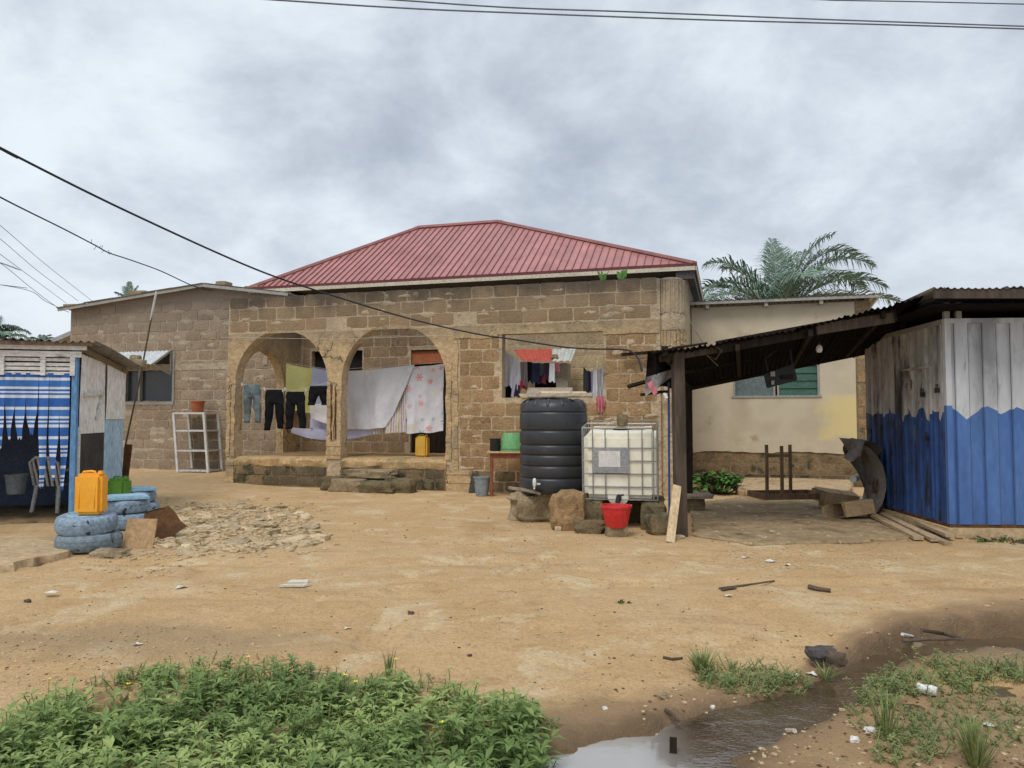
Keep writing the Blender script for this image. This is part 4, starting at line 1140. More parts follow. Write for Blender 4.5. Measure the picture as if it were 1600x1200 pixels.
# ------------------------------------------------------------------ the blue and white metal kiosk
KC = W(1487, 840, 9.2); KC.z = 0
ka = math.atan2(-.077, 1)
kx = Vector((math.cos(ka), math.sin(ka), 0)); ky = Vector((-math.sin(ka), math.cos(ka), 0))
kio = thing('metal_kiosk', 'blue and white painted corrugated metal kiosk on a concrete footing', 'kiosk', tuple(KC), rz=ka)
m = MB(); m.box(-.12, 4.2, -.16, 2.7, -.1, .13); part('footing', m, 'concrete', kio, bevel=.02)
m = MB(); m.box(-.03, 4.2, -.03, 2.55, .13, .17); part('bottom_rail', m, 'rust_brown', kio)
ZB, ZK = .17, 2.60
def painted(root, name, length, zig, origin, along, outn, period, flip=False, depth=.04):
    """trapezoid sheet whose upper part is painted white and lower part blue, meeting in a hand-painted zigzag"""
    m = MB()
    prof = [(0, 0), (.14, 0), (.2, 1), (.64, 1), (.70, 0)]
    xs = []; k = 0
    while k * period < length:
        for (f, h) in prof:
            if (k + f) * period <= length: xs.append(((k + f) * period, h))
        k += 1
    xs.append((length, 0))
    zx = sorted(set([z_[0] for z_ in zig]))
    allx = sorted(set([x for x, h in xs] + [z for z in zx if 0 < z < length]))
    hs = np.interp(allx, [x for x, h in xs], [h for x, h in xs]); zz = np.interp(allx, [z[0] for z in zig], [z[1] for z in zig])
    A, U_, N_ = Vector(origin), Vector(along), Vector(outn)
    jr_ = random.Random(3); zz = zz + np.array([jr_.uniform(-.01, .01) for _ in allx]); zz[0] -= 0
    for i in range(len(allx) - 1):
        p, q = allx[i], allx[i + 1]
        P_ = A + U_ * p + N_ * depth * hs[i]; Q_ = A + U_ * q + N_ * depth * hs[i + 1]
        for (mi, a0, a1, b0, b1) in ((0, ZB, zz[i], ZB, zz[i + 1]), (1, zz[i], ZK, zz[i + 1], ZK)):
            m.cur = mi
            m.add([P_ + Vector((0, 0, a0)), Q_ + Vector((0, 0, b0)), Q_ + Vector((0, 0, b1)), P_ + Vector((0, 0, a1))], [(0, 1, 2, 3)])
    return m
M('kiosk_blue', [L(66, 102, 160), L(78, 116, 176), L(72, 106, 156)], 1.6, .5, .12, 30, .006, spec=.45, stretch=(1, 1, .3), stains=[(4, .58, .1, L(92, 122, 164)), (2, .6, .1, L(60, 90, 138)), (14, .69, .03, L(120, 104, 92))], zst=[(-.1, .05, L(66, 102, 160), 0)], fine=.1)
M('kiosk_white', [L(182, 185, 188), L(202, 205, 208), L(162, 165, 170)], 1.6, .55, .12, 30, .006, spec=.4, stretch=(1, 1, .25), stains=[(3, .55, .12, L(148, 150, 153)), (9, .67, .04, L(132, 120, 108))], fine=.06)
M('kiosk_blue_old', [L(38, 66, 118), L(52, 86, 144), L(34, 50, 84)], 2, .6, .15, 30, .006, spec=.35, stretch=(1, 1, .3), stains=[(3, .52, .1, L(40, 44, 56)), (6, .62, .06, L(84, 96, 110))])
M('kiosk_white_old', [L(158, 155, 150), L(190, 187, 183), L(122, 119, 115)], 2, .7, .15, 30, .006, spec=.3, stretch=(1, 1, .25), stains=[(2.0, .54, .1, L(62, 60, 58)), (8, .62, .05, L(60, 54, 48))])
zf = [(0, 1.60)] + [(x, z) for x, z in zip(np.cumsum([.17, .24, .18, .16, .17, .2, .2, .22, .2, .2, .2, .25, .25, .3, .3, .3, .4]), [1.43, 1.60, 1.49, 1.58, 1.50, 1.6, 1.46, 1.58, 1.5, 1.6, 1.46, 1.6, 1.5, 1.6, 1.5, 1.6, 1.5])]
part('front_panel', painted(kio, 'front_panel', 4.1, zf, (0.02, 0, 0), (1, 0, 0), (0, -1, 0), .325), ['kiosk_blue', 'kiosk_white'], kio)
M('crease_shade', [L(70, 72, 78), L(84, 86, 92)], 5, .8, .1)  # tone of thin strips that draw the shade in the panel creases
for k in range(12):
    for fq in (.17, .67):
        x = (k + fq) * .325 + .02
        if x > 4.05: continue
        m = MB(); m.box(x - .003, x + .003, -.024, -.018, ZB, ZK); part('crease_strip', m, 'crease_shade', kio)
zs = [(0, 1.60), (.10, 1.41), (.22, 1.53), (.30, 1.54), (.40, 1.30), (.52, 1.56), (.62, 1.62), (.75, 1.48), (.86, 1.44), (1.0, 1.6), (1.15, 1.4), (1.3, 1.56), (1.45, 1.45), (1.6, 1.6), (1.8, 1.45), (2.0, 1.55), (2.2, 1.48), (2.55, 1.55)]
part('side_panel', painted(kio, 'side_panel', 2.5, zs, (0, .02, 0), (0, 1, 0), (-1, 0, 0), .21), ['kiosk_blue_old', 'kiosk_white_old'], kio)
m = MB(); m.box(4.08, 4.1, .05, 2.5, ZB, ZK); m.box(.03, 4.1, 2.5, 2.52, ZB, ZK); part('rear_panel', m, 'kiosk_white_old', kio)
m = MB(); m.box(-.035, .03, -.035, .03, ZB, 1.6); m.cur = 1; m.box(-.035, .03, -.035, .03, 1.6, ZK); part('corner_post', m, ['kiosk_blue', 'kiosk_white'], kio)
m = MB(); m.box(-.04, 4.15, -.045, .02, ZK, ZK + .06); part('top_rail', m, 'kiosk_white', kio)
m = MB(); m.box(-.045, .02, .021, 2.55, ZK, ZK + .06); part('top_rail', m, 'frame_grey', kio)
m = MB(); m.box(.03, 4.1, .03, 2.5, 2.2, 2.22); part('ceiling', m, 'dark_void', kio)
for x in (0.0, .14, 1.6, 3.2):
    m = MB(); m.box(x - .03, x + .03, -.03, .03, ZK + .06, 2.86); part('roof_post', m, 'frame_grey', kio)
for y in (1.2, 2.4):
    m = MB(); m.box(-.03, .03, y - .03, y + .03, ZK + .06, 2.84); part('roof_post', m, 'wood_dark', kio)
# side door: frame, hasps and padlocks
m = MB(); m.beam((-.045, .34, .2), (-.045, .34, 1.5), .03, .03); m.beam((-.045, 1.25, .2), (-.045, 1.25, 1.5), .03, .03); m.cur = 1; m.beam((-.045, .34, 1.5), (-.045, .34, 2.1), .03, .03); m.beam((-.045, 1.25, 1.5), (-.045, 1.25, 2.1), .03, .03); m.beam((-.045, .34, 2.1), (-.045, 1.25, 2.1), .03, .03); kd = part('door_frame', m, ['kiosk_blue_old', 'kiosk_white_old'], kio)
for (y, z) in ((.44, 1.22), (.52, 1.78), (.13, 1.82)):
    m = MB(); m.box(-.085, -.05, y - .03, y + .03, z - .06, z); m.tube([(-.067, y - .022, z), (-.067, y - .02, z + .045), (-.067, y + .02, z + .045), (-.067, y + .022, z)], .007, 6); part('padlock', m, 'black_plastic', kio, bevel=0)
# its roof
kroof = bpy.data.objects.new('roof', None); COL.objects.link(kroof); kroof.parent = kio
for k in range(6):
    a = -.42 + k * .8; m = MB(); z0 = 2.93 + (.02 if a > -.1 else 0) - a * .018
    m.corr((a, -.62, z0), (a + .84, -.62, z0 - .015), (a + .84, 2.8, z0 - .19), (a, 2.8, z0 - .17), 11, .012, (0, 0, 1), 5, 3, dent=.05)
    link('roof_sheet', mesh('roof_sheet', m, 'zinc', smooth=2), kroof)
m = MB(); m.beam((-.4, -.58, 2.88), (4.3, -.58, 2.82), .05, .11); link('fascia_board', mesh('fascia_board', m, 'post_wood'), kroof)
m = MB(); m.box(-.38, 4.3, -.55, 2.75, 2.75, 2.77); link('lining', mesh('lining', m, 'sooty_sheet'), kroof)

# ------------------------------------------------------------------ the lean-to canopy
PB = G(1064, 838)
can = thing('lean_to_canopy', 'sagging sooty sheet canopy on a timber post beside the metal kiosk', 'canopy', (PB.x, PB.y, 0))
Ya, Yb = PB.y, PB.y + 2.5
def cp(px, py, Y): return W(px, py, Y)
FL, FM, FR = cp(1016, 553, Ya - .15), cp(1130, 528, Ya - .1), cp(1472, 453, Ya - .25)
BL, BR = cp(1056, 604, Yb), cp(1385, 543, Yb + .1)
rngc = random.Random(8)
n = 6
for k in range(n):
    a, b = k / n, (k + 1) / n + .02
    def fr_(t):
        P_ = FL.lerp(FR, t); P_.z += -.09 * math.sin(math.pi * t) + .01 * (k % 2); return P_
    def bk_(t):
        P_ = BL.lerp(BR, t); P_.z += -.03 * math.sin(math.pi * t) + .01 * (k % 2) - .04; return P_
    m = MB(); m.corr(fr_(a) + Vector((0, rngc.uniform(-.12, .05), rngc.uniform(-.01, .02))), fr_(b) + Vector((0, rngc.uniform(-.08, .05), 0)), bk_(b), bk_(a), 9, .014, (0, 0, 1), 5, 4, dent=.05)
    part('roof_sheet', m, 'sooty_sheet', can, smooth=2)
for (A, B, w_, h_, mt) in ((cp(1030, 560, Ya), cp(1170, 537, Ya), .06, .10, 'post_wood'), (cp(1120, 543, Ya - .06), cp(1400, 492, Ya - .06), .04, .16, 'wood_dark'), (cp(1275, 515, Ya - .12), cp(1396, 496, Ya - .12), .04, .13, 'post_wood'), (cp(1072, 607, Yb), cp(1440, 532, Yb), .06, .09, 'wood_dark'), (cp(1020, 590, Ya + 1.2), cp(1400, 510, Ya + 1.2), .06, .09, 'wood_dark')):
    m = MB(); m.beam(A, B, w_, h_); part('beam', m, mt, can, bevel=.006)
for t in (.06, .3, .55, .8):
    A = FL.lerp(FR, t) - Vector((0, 0, .09 + .08 * math.sin(math.pi * t))); B = BL.lerp(BR, t) - Vector((0, 0, .02)); m = MB(); m.beam(A, B, .05, .08); part('rafter', m, 'wood_dark', can)
m = MB(); m.beam((PB.x, PB.y, -.05), (PB.x - .02, PB.y, FM.z - .10), .15, .12); part('post', m, 'post_wood', can, bevel=.012)
P2 = W(1077, 770, Yb - .1); m = MB(); m.beam((P2.x, P2.y, 0), (P2.x, P2.y, BL.z + .05), .09, .09); part('post', m, 'wood_dark', can)
m = MB(); m.tube([(PB.x - .115, PB.y + .12, 0), (PB.x - .11, PB.y + .12, 1.9)], .014, 8); part('pipe', m, 'kiosk_blue_old', can)
# battered end: hanging sheet, sticks and rags
m = MB(); m.grid(5, 5, lambda a, b: cp(1012 + 42 * a - 4 * b, 548 + 58 * b + 3 * math.sin(a * 7), Ya + .1 + .25 * a + .12 * math.sin(a * 5 + b * 3))); part('hanging_sheet', m, 'sooty_sheet', can, smooth=2)
m = MB(); m.grid(5, 4, lambda a, b: cp(1008 + 45 * a, 590 - 14 * a + (30 - 20 * a) * b, Ya - .05 + .3 * a + .1 * math.sin(a * 6 + b * 2))); part('hanging_sheet', m, 'rusty_sheet', can, smooth=2)
for (A, B, r_) in ((cp(982, 604, Ya + .1), cp(1040, 590, Ya + .4), .028), (cp(1002, 617, Ya + .2), cp(1045, 612, Ya + .5), .02), (cp(1020, 551, Ya - .2), cp(1105, 536, Ya - .2), .014)):
    m = MB(); m.tube([A, A.lerp(B, .5) + Vector((0, 0, .01)), B], r_, 7); part('pole', m, 'wood_dark', can)
m = MB(); m.beam(cp(1039, 556, Ya - .17), cp(1039, 541, Ya - .17), .07, .06); part('block', m, 'wood_dark', can)
m = MB(); m.grid(3, 5, lambda a, b: cp(1010 + 8 * a + 10 * b, 597 + 18 * b + 2 * math.sin(a * 5), Ya - .1 + .02 * math.sin(b * 9 + a * 4))); part('rag', m, 'cloth_pink', can, smooth=2)
m = MB(); m.grid(2, 3, lambda a, b: cp(1036 + 5 * a + 3 * b, 614 + 8 * b, Ya - .12 + .02 * a)); part('rag', m, 'cloth_white', can)
m = MB(); m.tube([cp(1115, 540, Ya - .15), cp(1128, 548, Ya - .18), cp(1118, 562, Ya - .15), cp(1104, 555, Ya - .16), cp(1122, 572, Ya - .15)], .004, 5); part('loose_wire', m, 'stick', can)
# board hung with meters below the canopy
Yh = Ya + .9
m = MB(); m.prism([(1193, 585), (1240, 568), (1246, 594), (1198, 607)], 0, .09, lambda a, b, d: cp(a, b, Yh + d)); hb = solo('meter_box', m, 'black_plastic', 'black meter box hanging tilted under the sooty canopy', 'box', bevel=.01)
for (a, b, c, d, mt) in ((1204, 581, 1211, 588, 'frame_grey'), (1221, 586, 1239, 592, 'wood_dark'), (1205, 595, 1210, 601, 'frame_grey')):
    m = MB(); m.prism([(a, b), (c, b - 1), (c, d), (a, d)], -.03, .004, lambda x, y, dd: cp(x, y, Yh + dd)); o = link('dial', mesh('dial', m, mt, org=hb.location), hb)
m = MB(); m.tube([cp(1200, 580, Yh), cp(1196, 560, Yh), cp(1215, 545, Yh)], .012, 6); m.tube([cp(1238, 570, Yh), cp(1235, 545, Yh)], .012, 6); link('strap', mesh('strap', m, 'wire', org=hb.location), hb)
Pb = cp(1280, 545, Ya + .4)
bt = thing('bulb', 'small white bulb hanging under the canopy beside the meter box', 'bulb', (Pb.x, Pb.y, Pb.z - .06))
m = MB(); m.lathe([(.005, -.05), (.03, -.045), (.042, -.01), (.036, .03), (.018, .05)], 12, tuple(Pb)); part('globe', m, 'litter_white', bt, smooth=1)
m = MB(); m.lathe([(.018, .05), (.018, .09), (.006, .1), (.006, .25)], 8, tuple(Pb)); part('socket', m, 'black_plastic', bt)

# ------------------------------------------------------------------ the striped-curtain kiosk
SC = G(117, 818); SC.z = 0.0
ra = R(13.9)
sk = thing('curtain_kiosk', 'white and blue timber kiosk with a torn blue striped curtain', 'kiosk', tuple(SC), rz=ra)
def KL(px, py, y=0.0):                          # kiosk axes of the point seen at a pixel on the plane local y
    cx, cy = Vector((math.cos(ra), math.sin(ra), 0)), Vector((-math.sin(ra), math.cos(ra), 0))
    d = ray(px, py); P_ = CAM + d * ((y - (CAM - SC).dot(cy)) / d.dot(cy))
    return (P_ - SC).dot(cx), P_.z
def KS(px, py, x=0.0):                          # the same on the side plane local x
    cx, cy = Vector((math.cos(ra), math.sin(ra), 0)), Vector((-math.sin(ra), math.cos(ra), 0))
    d = ray(px, py); P_ = CAM + d * ((x - (CAM - SC).dot(cx)) / d.dot(cx))
    return (P_ - SC).dot(cy), P_.z
X0 = -3.2
zt = KL(118, 541)[1]; zc = KL(110, 586)[1]
m = MB(); m.beam((-.03, -.03, 0), (-.03, -.03, zt - .02), .075, .075); part('corner_post', m, 'blue_post', sk, bevel=.008)
m = MB(); m.beam((-1.5, -.03, 0), (-1.5, -.03, zc), .07, .07); part('post', m, 'blue_post', sk)
# slatted head of the front
zb = KL(118, 558)[1]
rngk = random.Random(4)
for (pa, pb_, y_, l0, l1) in ((541, 548, -.10, X0, .12), (550, 559, -.07, X0, .05)):
    za, z2 = KL(118, pb_)[1], KL(118, pa)[1]
    m = MB(); m.box(l0, l1, y_ - .02, y_ + .02, za, z2); part('head_board', m, 'white_wood', sk, bevel=.004)
sl_z = [KL(118, q)[1] for q in (563, 570.5, 577, 584)]
for i, z in enumerate(sl_z):
    m = MB(); m.box(X0, -.01, -.055, -.03, z - .022, z + .022); part('slat', m, 'white_wood', sk, bevel=.003)
for px in (6, 70, 116, -60):
    x = KL(px, 575)[0]; m = MB(); m.box(x - .03, x + .03, -.085, -.0555, sl_z[3] - .03, sl_z[0] + .04); part('upright', m, 'white_wood', sk)
# torn curtain: one strip per child
x = -.09; k = 0
while x > -2.6:
    wd = rngk.uniform(.11, .15); px_ = 117 + x * 113
    zbot = (.50 + rngk.uniform(-.05, .14)) if px_ > 74 else (1.14 + rngk.uniform(-.14, .14))
    a_, b_ = x - wd, x; ph_ = rngk.uniform(0, 6); split = rngk.uniform(.25, .75); wl_ = rngk.uniform(.25, .5); cxm = (a_ + b_) / 2
    def f(i, j, a_=a_, b_=b_, zbot=zbot, ph_=ph_, split=split, wl_=wl_, cxm=cxm):
        z = sl_z[3] - (sl_z[3] - zbot) * j
        t = 0 if j < split else ((j - split) / (1 - split)) ** 1.0
        wk = 1 - (1 - wl_) * t
        xx = cxm + (a_ + (b_ - a_) * i - cxm) * wk + .012 * math.sin(ph_ + j * 9) * t
        return (xx, -.05 + .016 * math.sin(i * 3 + ph_ + j * 4) + .01 * t, z + (.03 * math.sin(i * 9 + ph_) if j > .95 else 0))
    m = MB(); m.grid(4, 14, f); part('curtain_strip', m, 'curtain', sk, smooth=2)
    x -= wd + .004; k += 1
# side: plank door, black panel, light blue sheet
y1, yz = KS(163, 640)
ye, _ = KS(193, 640)
def top_side(y): return np.interp(y, [0, ye], [KS(126, 552)[1], KS(190, 578)[1]])
zdb = KS(140, 677)[1]
m = MB()
m.corr((0, .06, zdb), (0, y1 - .02, zdb), (0, y1 - .02, top_side(y1)), (0, .06, top_side(.06)), 8, .012, (1, 0, 0), 6, 3, dent=.03); dp = part('side_panel', m, 'white_corr', sk, smooth=2)
m = MB(); m.beam((.03, .2, zdb + .55), (.03, y1 - .15, zdb + .6), .02, .05); m.beam((.03, y1 - .2, zdb + .6), (.03, y1 - .5, zdb + .2), .02, .04); part('batten', m, 'white_wood', sk, parent=dp)
m = MB(); m.box(-.02, .012, .05, y1 - .04, .12, zdb - .005); part('lower_panel', m, 'black_board', sk, bevel=.004)
m = MB(); m.box(-.03, .03, .0, .05, 0, zdb + .1); part('stud', m, 'white_wood', sk)
zcb = KS(180, 655)[1]
m = MB(); m.corr((.015, y1 + .01, zcb), (.015, ye, zcb), (.015, ye, top_side(ye)), (.015, y1 + .01, top_side(y1)), 11, .014, (1, 0, 0), 6, 3, dent=.03); part('side_panel', m, 'white_corr', sk, smooth=2)
m = MB(); m.corr((-.01, y1 + .01, .05), (-.01, ye, .05), (-.01, ye, zcb + .02), (-.01, y1 + .01, zcb + .02), 11, .014, (1, 0, 0), 6, 3, dent=.03); part('side_panel', m, 'lightblue_corr', sk, smooth=2)
m = MB(); m.beam((-.02, ye + .12, 0), (.06, ye + .16, 1.0), .1, .07); part('rear_post', m, 'rust_brown', sk)
# inside: back wall, far wall, floor
m = MB(); m.box(X0, -.03, ye - .05, ye, 0, 2.3); m.box(X0 - .02, X0, -.03, ye, 0, 2.4); part('rear_wall', m, 'stall_wall', sk)
m = MB(); m.box(X0, -.06, .15, ye - .06, .0, .03); part('floor', m, 'plinth', sk)
# roof of old sheets, falling to the back
skr = bpy.data.objects.new('roof', None); COL.objects.link(skr); skr.parent = sk
for k in range(5):
    a = .22 - (k + 1) * .72; b = a + .77; d = .015 * (k % 2)
    m = MB(); m.corr((a, -.22, zt + .05 + d), (b, -.22, zt + .04 + d), (b, ye + .35, KS(190, 572)[1] - .02 + d), (a, ye + .35, KS(190, 572)[1] + d), 8, .016, (0, 0, 1), 6, 4, dent=.07)
    link('roof_sheet', mesh('roof_sheet', m, 'old_zinc', smooth=2), skr)
m = MB(); m.beam((X0, -.15, zt + .02), (.2, -.15, zt + .02), .05, .05); link('roof_batten', mesh('roof_batten', m, 'wood_grey'), skr)
m = MB(); m.beam((.03, 0, zt - .03), (.03, ye, KS(190, 574)[1] - .06), .06, .07); link('roof_batten', mesh('roof_batten', m, 'wood_grey'), skr)
zr = KS(190, 572)[1]
cxk = Vector((math.cos(ra), math.sin(ra), 0)); cyk = Vector((-math.sin(ra), math.cos(ra), 0))
for i, (x, y, s_) in enumerate(((.2, ye + .1, .22), (.12, ye + .22, .16))):
    Pk = SC + cxk * x + cyk * y; m = MB(); rough(m, (Pk.x, Pk.y, zr + .07 + .08 * i), (s_, s_ * .8, .13), 70 + i, amp=.1); solo('roof_stone', m, 'stone', ['larger stone on the rear corner of the curtain kiosk roof', 'smaller stone perched on the rear of the curtain kiosk roof'][i], 'stone', group='stones on the curtain kiosk roof', smooth=1)
# plastic chair in the doorway
def chair(P_, rz, label):
    t = thing('plastic_chair', label, 'chair', tuple(P_), rz=rz)
    for (x, y, dx_, dy_) in ((-.22, -.2, -.03, -.04), (.22, -.2, .03, -.04), (-.2, .22, -.03, .06), (.2, .22, .03, .06)):
        m = MB(); m.beam((x + dx_, y + dy_, 0), (x, y, .43), .055, .035); part('leg', m, 'white_plastic', t, bevel=.006)
    m = MB(); m.grid(6, 6, lambda a, b: (-.24 + .48 * a, -.24 + .46 * b, .43 - .02 * math.sin(math.pi * a) * math.sin(math.pi * b))); m.box(-.24, .24, -.245, -.235, .39, .43); part('seat', m, 'white_plastic', t, smooth=2)
    m = MB()
    for k in range(5):
        x = -.17 + k * .085; m.beam((x, .22, .42), (x * 1.08, .33, .84), .04, .012)
    m.tube([(-.25, .22, .43), (-.25, .31, .78), (-.12, .34, .86), (.12, .34, .86), (.25, .31, .78), (.25, .22, .43)], .022, 8); part('backrest', m, 'white_plastic', t)
    for s_ in (-1, 1):
        m = MB(); m.tube([(s_ * .25, .26, .66), (s_ * .28, .0, .67), (s_ * .27, -.2, .64), (s_ * .25, -.24, .42)], .024, 8); part('armrest', m, 'white_plastic', t)
    return t
cq = G(92, 800)
chair((cq.x, cq.y, 0.0), R(168), 'white plastic chair standing in the dark curtain kiosk doorway')

# ------------------------------------------------------------------ water tank, tote and what carries them
TY = 10.85
tp = W(865, 770, TY); TR = .485; TZ = .40; TH = 1.36
tank = thing('water_tank', 'black ribbed plastic water tank with weathered boards on its lid', 'water tank', (tp.x, TY, TZ))
prof = [(TR * .93, 0), (TR * .98, .03)]
z = .05
for k, (a, b) in enumerate(((.05, .20), (.23, .37), (.40, .52), (.55, .66), (.69, .86), (.89, 1.12))):
    prof += [(TR * .985, a), (TR * 1.0, a + .025), (TR * 1.0, b - .02), (TR * .985, b), (TR * .955, b + .012)]
    if k < 5: prof += [(TR * .955, b + .022)]
prof += [(TR * .985, 1.14), (TR * .99, 1.18), (TR * .95, 1.24), (TR * .86, 1.285), (TR * .7, 1.31), (TR * .45, 1.32), (TR * .44, 1.335), (TR * .2, 1.345), (.02, 1.345)]
m = MB(); m.lathe(prof, 48, (tp.x, TY, TZ)); part('body', m, 'tank_black', tank, smooth=1)
for k in range(14):                              # moulded ribs on the shoulder
    a = 2 * math.pi * k / 14; ca, sa = math.cos(a), math.sin(a)
    m = MB(); m.tube([(tp.x + TR * r_ * ca, TY + TR * r_ * sa, TZ + z_) for r_, z_ in ((.97, 1.17), (.925, 1.225), (.84, 1.27), (.72, 1.293), (.6, 1.305))], [.008, .03, .036, .03, .01], 8); part('shoulder_rib', m, 'tank_black', tank, smooth=2)
tq = W(835, 757, TY - TR)
m = MB(); m.lathe([(.022, 0), (.026, .03), (.026, .075), (.02, .1), (.012, .11)], 12, (tq.x, tq.y - .06, tq.z - .02)); m.tube([(tq.x, tq.y + .05, tq.z + .01), (tq.x, tq.y - .06, tq.z + .01)], .016, 8); m.tube([(tq.x, tq.y - .06, tq.z - .02), (tq.x - .005, tq.y - .07, tq.z - .06)], .012, 8); m.lathe([(.03, 0), (.03, .02)], 10, (tq.x + .055, tq.y - .03, tq.z - .0)); part('tap', m, 'litter_white', tank, smooth=1)
zl = TZ + 1.335
def brd(px0, py0, px1, py1, wd, Y0, Y1, lab, mt, th_=.02, dz=0):
    A, B = W(px0, py0, Y0), W(px1, py1, Y1); m = MB(); m.beam(A, B, wd, th_); return solo('board', m, mt, lab, 'board', bevel=.003, group='boards lying on the black water tank')
A = Vector((tp.x, TY, zl))
def brd2(cx, cy, dz, l, wd, rz, rx, lab, mt):
    m = MB(); m.rbox((tp.x + cx, TY + cy, zl + dz), (l, wd, .022), (rx, .0, R(rz))); return solo('board', m, mt, lab, 'board', bevel=.003, group='boards lying on the black water tank')
brd2(-.05, .1, .09, .66, .3, -8, R(24), 'wide grey board lying at the back of the black tank lid', 'weathered_board')
brd2(.16, -.04, .06, .72, .16, 18, R(22), 'pale board lying crosswise on the black tank lid', 'wood_pale')
brd2(.08, -.3, .03, .92, .12, -17, R(26), 'narrow grey plank hanging over the front of the black tank lid', 'weathered_board')
brd2(-.3, -.05, .02, .36, .2, 14, R(20), 'short yellowish board end on the left of the black tank lid', 'wood_plank')

def stone(c, size, label, seed, mt='stone', rz=0, grp=None, name='stone', cat='stone', amp=.1, rnd=.3):
    m = MB(); rough(m, c, size, seed, rz, 5, amp * 1.6, min(.8, rnd + .12)); return solo(name, m, mt, label, cat, group=grp, smooth=1)
# supports
q = G(822, 811)
m = MB(); m.lathe([(.16, 0), (.13, .05), (.10, .18), (.11, .27), (.165, .29), (.165, .31), (.12, .33), (.10, .37)], 16, (q.x - .12, q.y, 0)); solo('broken_pedestal', m, 'stone', 'turned concrete pedestal stub propping the board below the black tank', 'pedestal', smooth=1)
b0, b1 = W(795, 762, TY - .5), W(843, 771, TY - .45); m = MB(); m.grid(6, 1, lambda a, b: b0.lerp(b1, a) + Vector((0, .2 * b, .02 * math.sin(a * 5)))); m2 = MB()
m2.beam(b0, b0.lerp(b1, .5) + Vector((0, 0, .012)), .16, .03); m2.beam(b0.lerp(b1, .5) + Vector((0, 0, .012)), b1, .16, .03); solo('board', m2, 'weathered_board', 'warped grey board sticking out under the left of the black tank', 'board')
sr = thing('tank_stand', 'mud and block stand carrying the black water tank', 'stand', (tp.x, TY, 0))
for i, (cx, cy, cz, sx, sy, sz) in enumerate(((-.22, .05, .19, .6, .6, .40), (.28, .1, .19, .5, .7, .40))):
    m = MB(); rough(m, (tp.x + cx, TY + cy, cz), (sx, sy, sz), 80 + i, n=5, amp=.16, rnd=.3); part('mud_block', m, 'stone', sr, smooth=1)
p_ = G(888, 828); stone((p_.x, p_.y + .1, .21), (.42, .36, .5), 'tall lump of orange mud wall under the black tank', 90, 'mud', name='mud_lump', cat='mud lump')
p_ = G(882, 826); stone((p_.x + .0, p_.y - .12, .09), (.24, .2, .24), 'small lump of orange mud leaning on the taller lump', 91, 'mud', name='mud_lump', cat='mud lump')
p_ = G(826, 808); stone((p_.x + .02, p_.y + .1, .15), (.1, .12, .28), 'pale broken stone stood beside the turned pedestal', 95, 'concrete', rnd=.1)

IBY = 10.05
ip0 = W(911, 782, IBY); iz = .36
ir = R(-11)
tote = thing('tote_tank', 'white caged plastic tote tank with a grey label plate', 'tote tank', (ip0.x, ip0.y, iz), rz=ir)
tote.rotation_euler.x = R(5)
BW, BD, BH = .97, 1.1, .96
m = MB(); m.box(.014, BW - .014, .014, BD - .014, .025, BH - .075); part('bottle', m, 'tote_plastic', tote, smooth=1, bevel=.06)
m = MB(); m.lathe([(.12, BH - .11), (.12, BH - .06), (.09, BH - .045)], 16, (BW / 2, BD / 2, 0)); part('cap', m, 'black_plastic', tote, smooth=1)
def cage(pts, r_=.0085): 
    m = MB(); m.tube(pts, r_, 6); part('cage_bar', m, 'steel_cage', tote)
zs_ = [.02, .19, .36, .53, .70, BH]
for z in zs_:
    cage([(0, 0, z), (BW, 0, z), (BW, BD, z), (0, BD, z), (0, 0, z)], .009 if z < BH else .011)
for fx in (.0, .14, .31, .62, .80, .95, 1.0):
    x = fx * BW; cage([(x, -.008, .02), (x, -.008, BH)]); cage([(x, BD + .008, .02), (x, BD + .008, BH)])
for fy in (.2, .4, .6, .8):
    y = fy * BD; cage([(BW + .008, y, .02), (BW + .008, y, BH)]); cage([(-.008, y, .02), (-.008, y, BH)])
m = MB(); m.box(.135, .61, -.03, -.02, .37, .70); lp = part('label_plate', m, 'plate_grey', tote, bevel=.004)
m = MB(); m.grid(6, 5, lambda a, b: (.215 + .28 * a, -.0325 - .003 * float(fbm(a * 5, b * 5, 2)), .665 - .21 * b)); part('paper_label', m, 'paper', tote, parent=lp)
m = MB(); m.lathe([(.14, -.004), (.14, .004)], 20, (0, 0, 0)); m.v = [(.46 + x, .026 + z, .06 + y * .9) for x, y, z in m.v if True]; part('outlet_boss', m, 'tote_plastic', tote)
m = MB(); m.tube([(.47, .05, .06), (.47, -.08, .05), (.45, -.12, -.05)], [.035, .035, .03], 10); m.tube([(.46, -.08, .09), (.54, -.09, .1)], .012, 6); part('tap', m, 'black_plastic', tote, smooth=1)
m = MB(); m.box(.02, .36, .5, .53, BH + .012, BH + .022); part('top_slat', m, 'white_plastic', tote)
m = MB(); m.box(.58, .95, .45, .48, BH + .012, BH + .022); part('top_slat', m, 'white_plastic', tote)
icx, icy = Vector((math.cos(ir), math.sin(ir), 0)), Vector((-math.sin(ir), math.cos(ir), 0))
def TI(x, y, z): return Vector((ip0.x, ip0.y, iz)) + icx * x + icy * y + Vector((0, 0, z))
m = MB(); m.beam(TI(.2, .46, BH + .018), TI(.8, .46, BH + .018), .1, .015); solo('board', m, 'weathered_board', 'thin grey slat lying across the top of the tote cage', 'board')
stone(tuple(TI(.5, .46, BH + .10)), (.13, .13, .15), 'grey stone sitting on top of the tote cage', 101, 'stone_mossy')
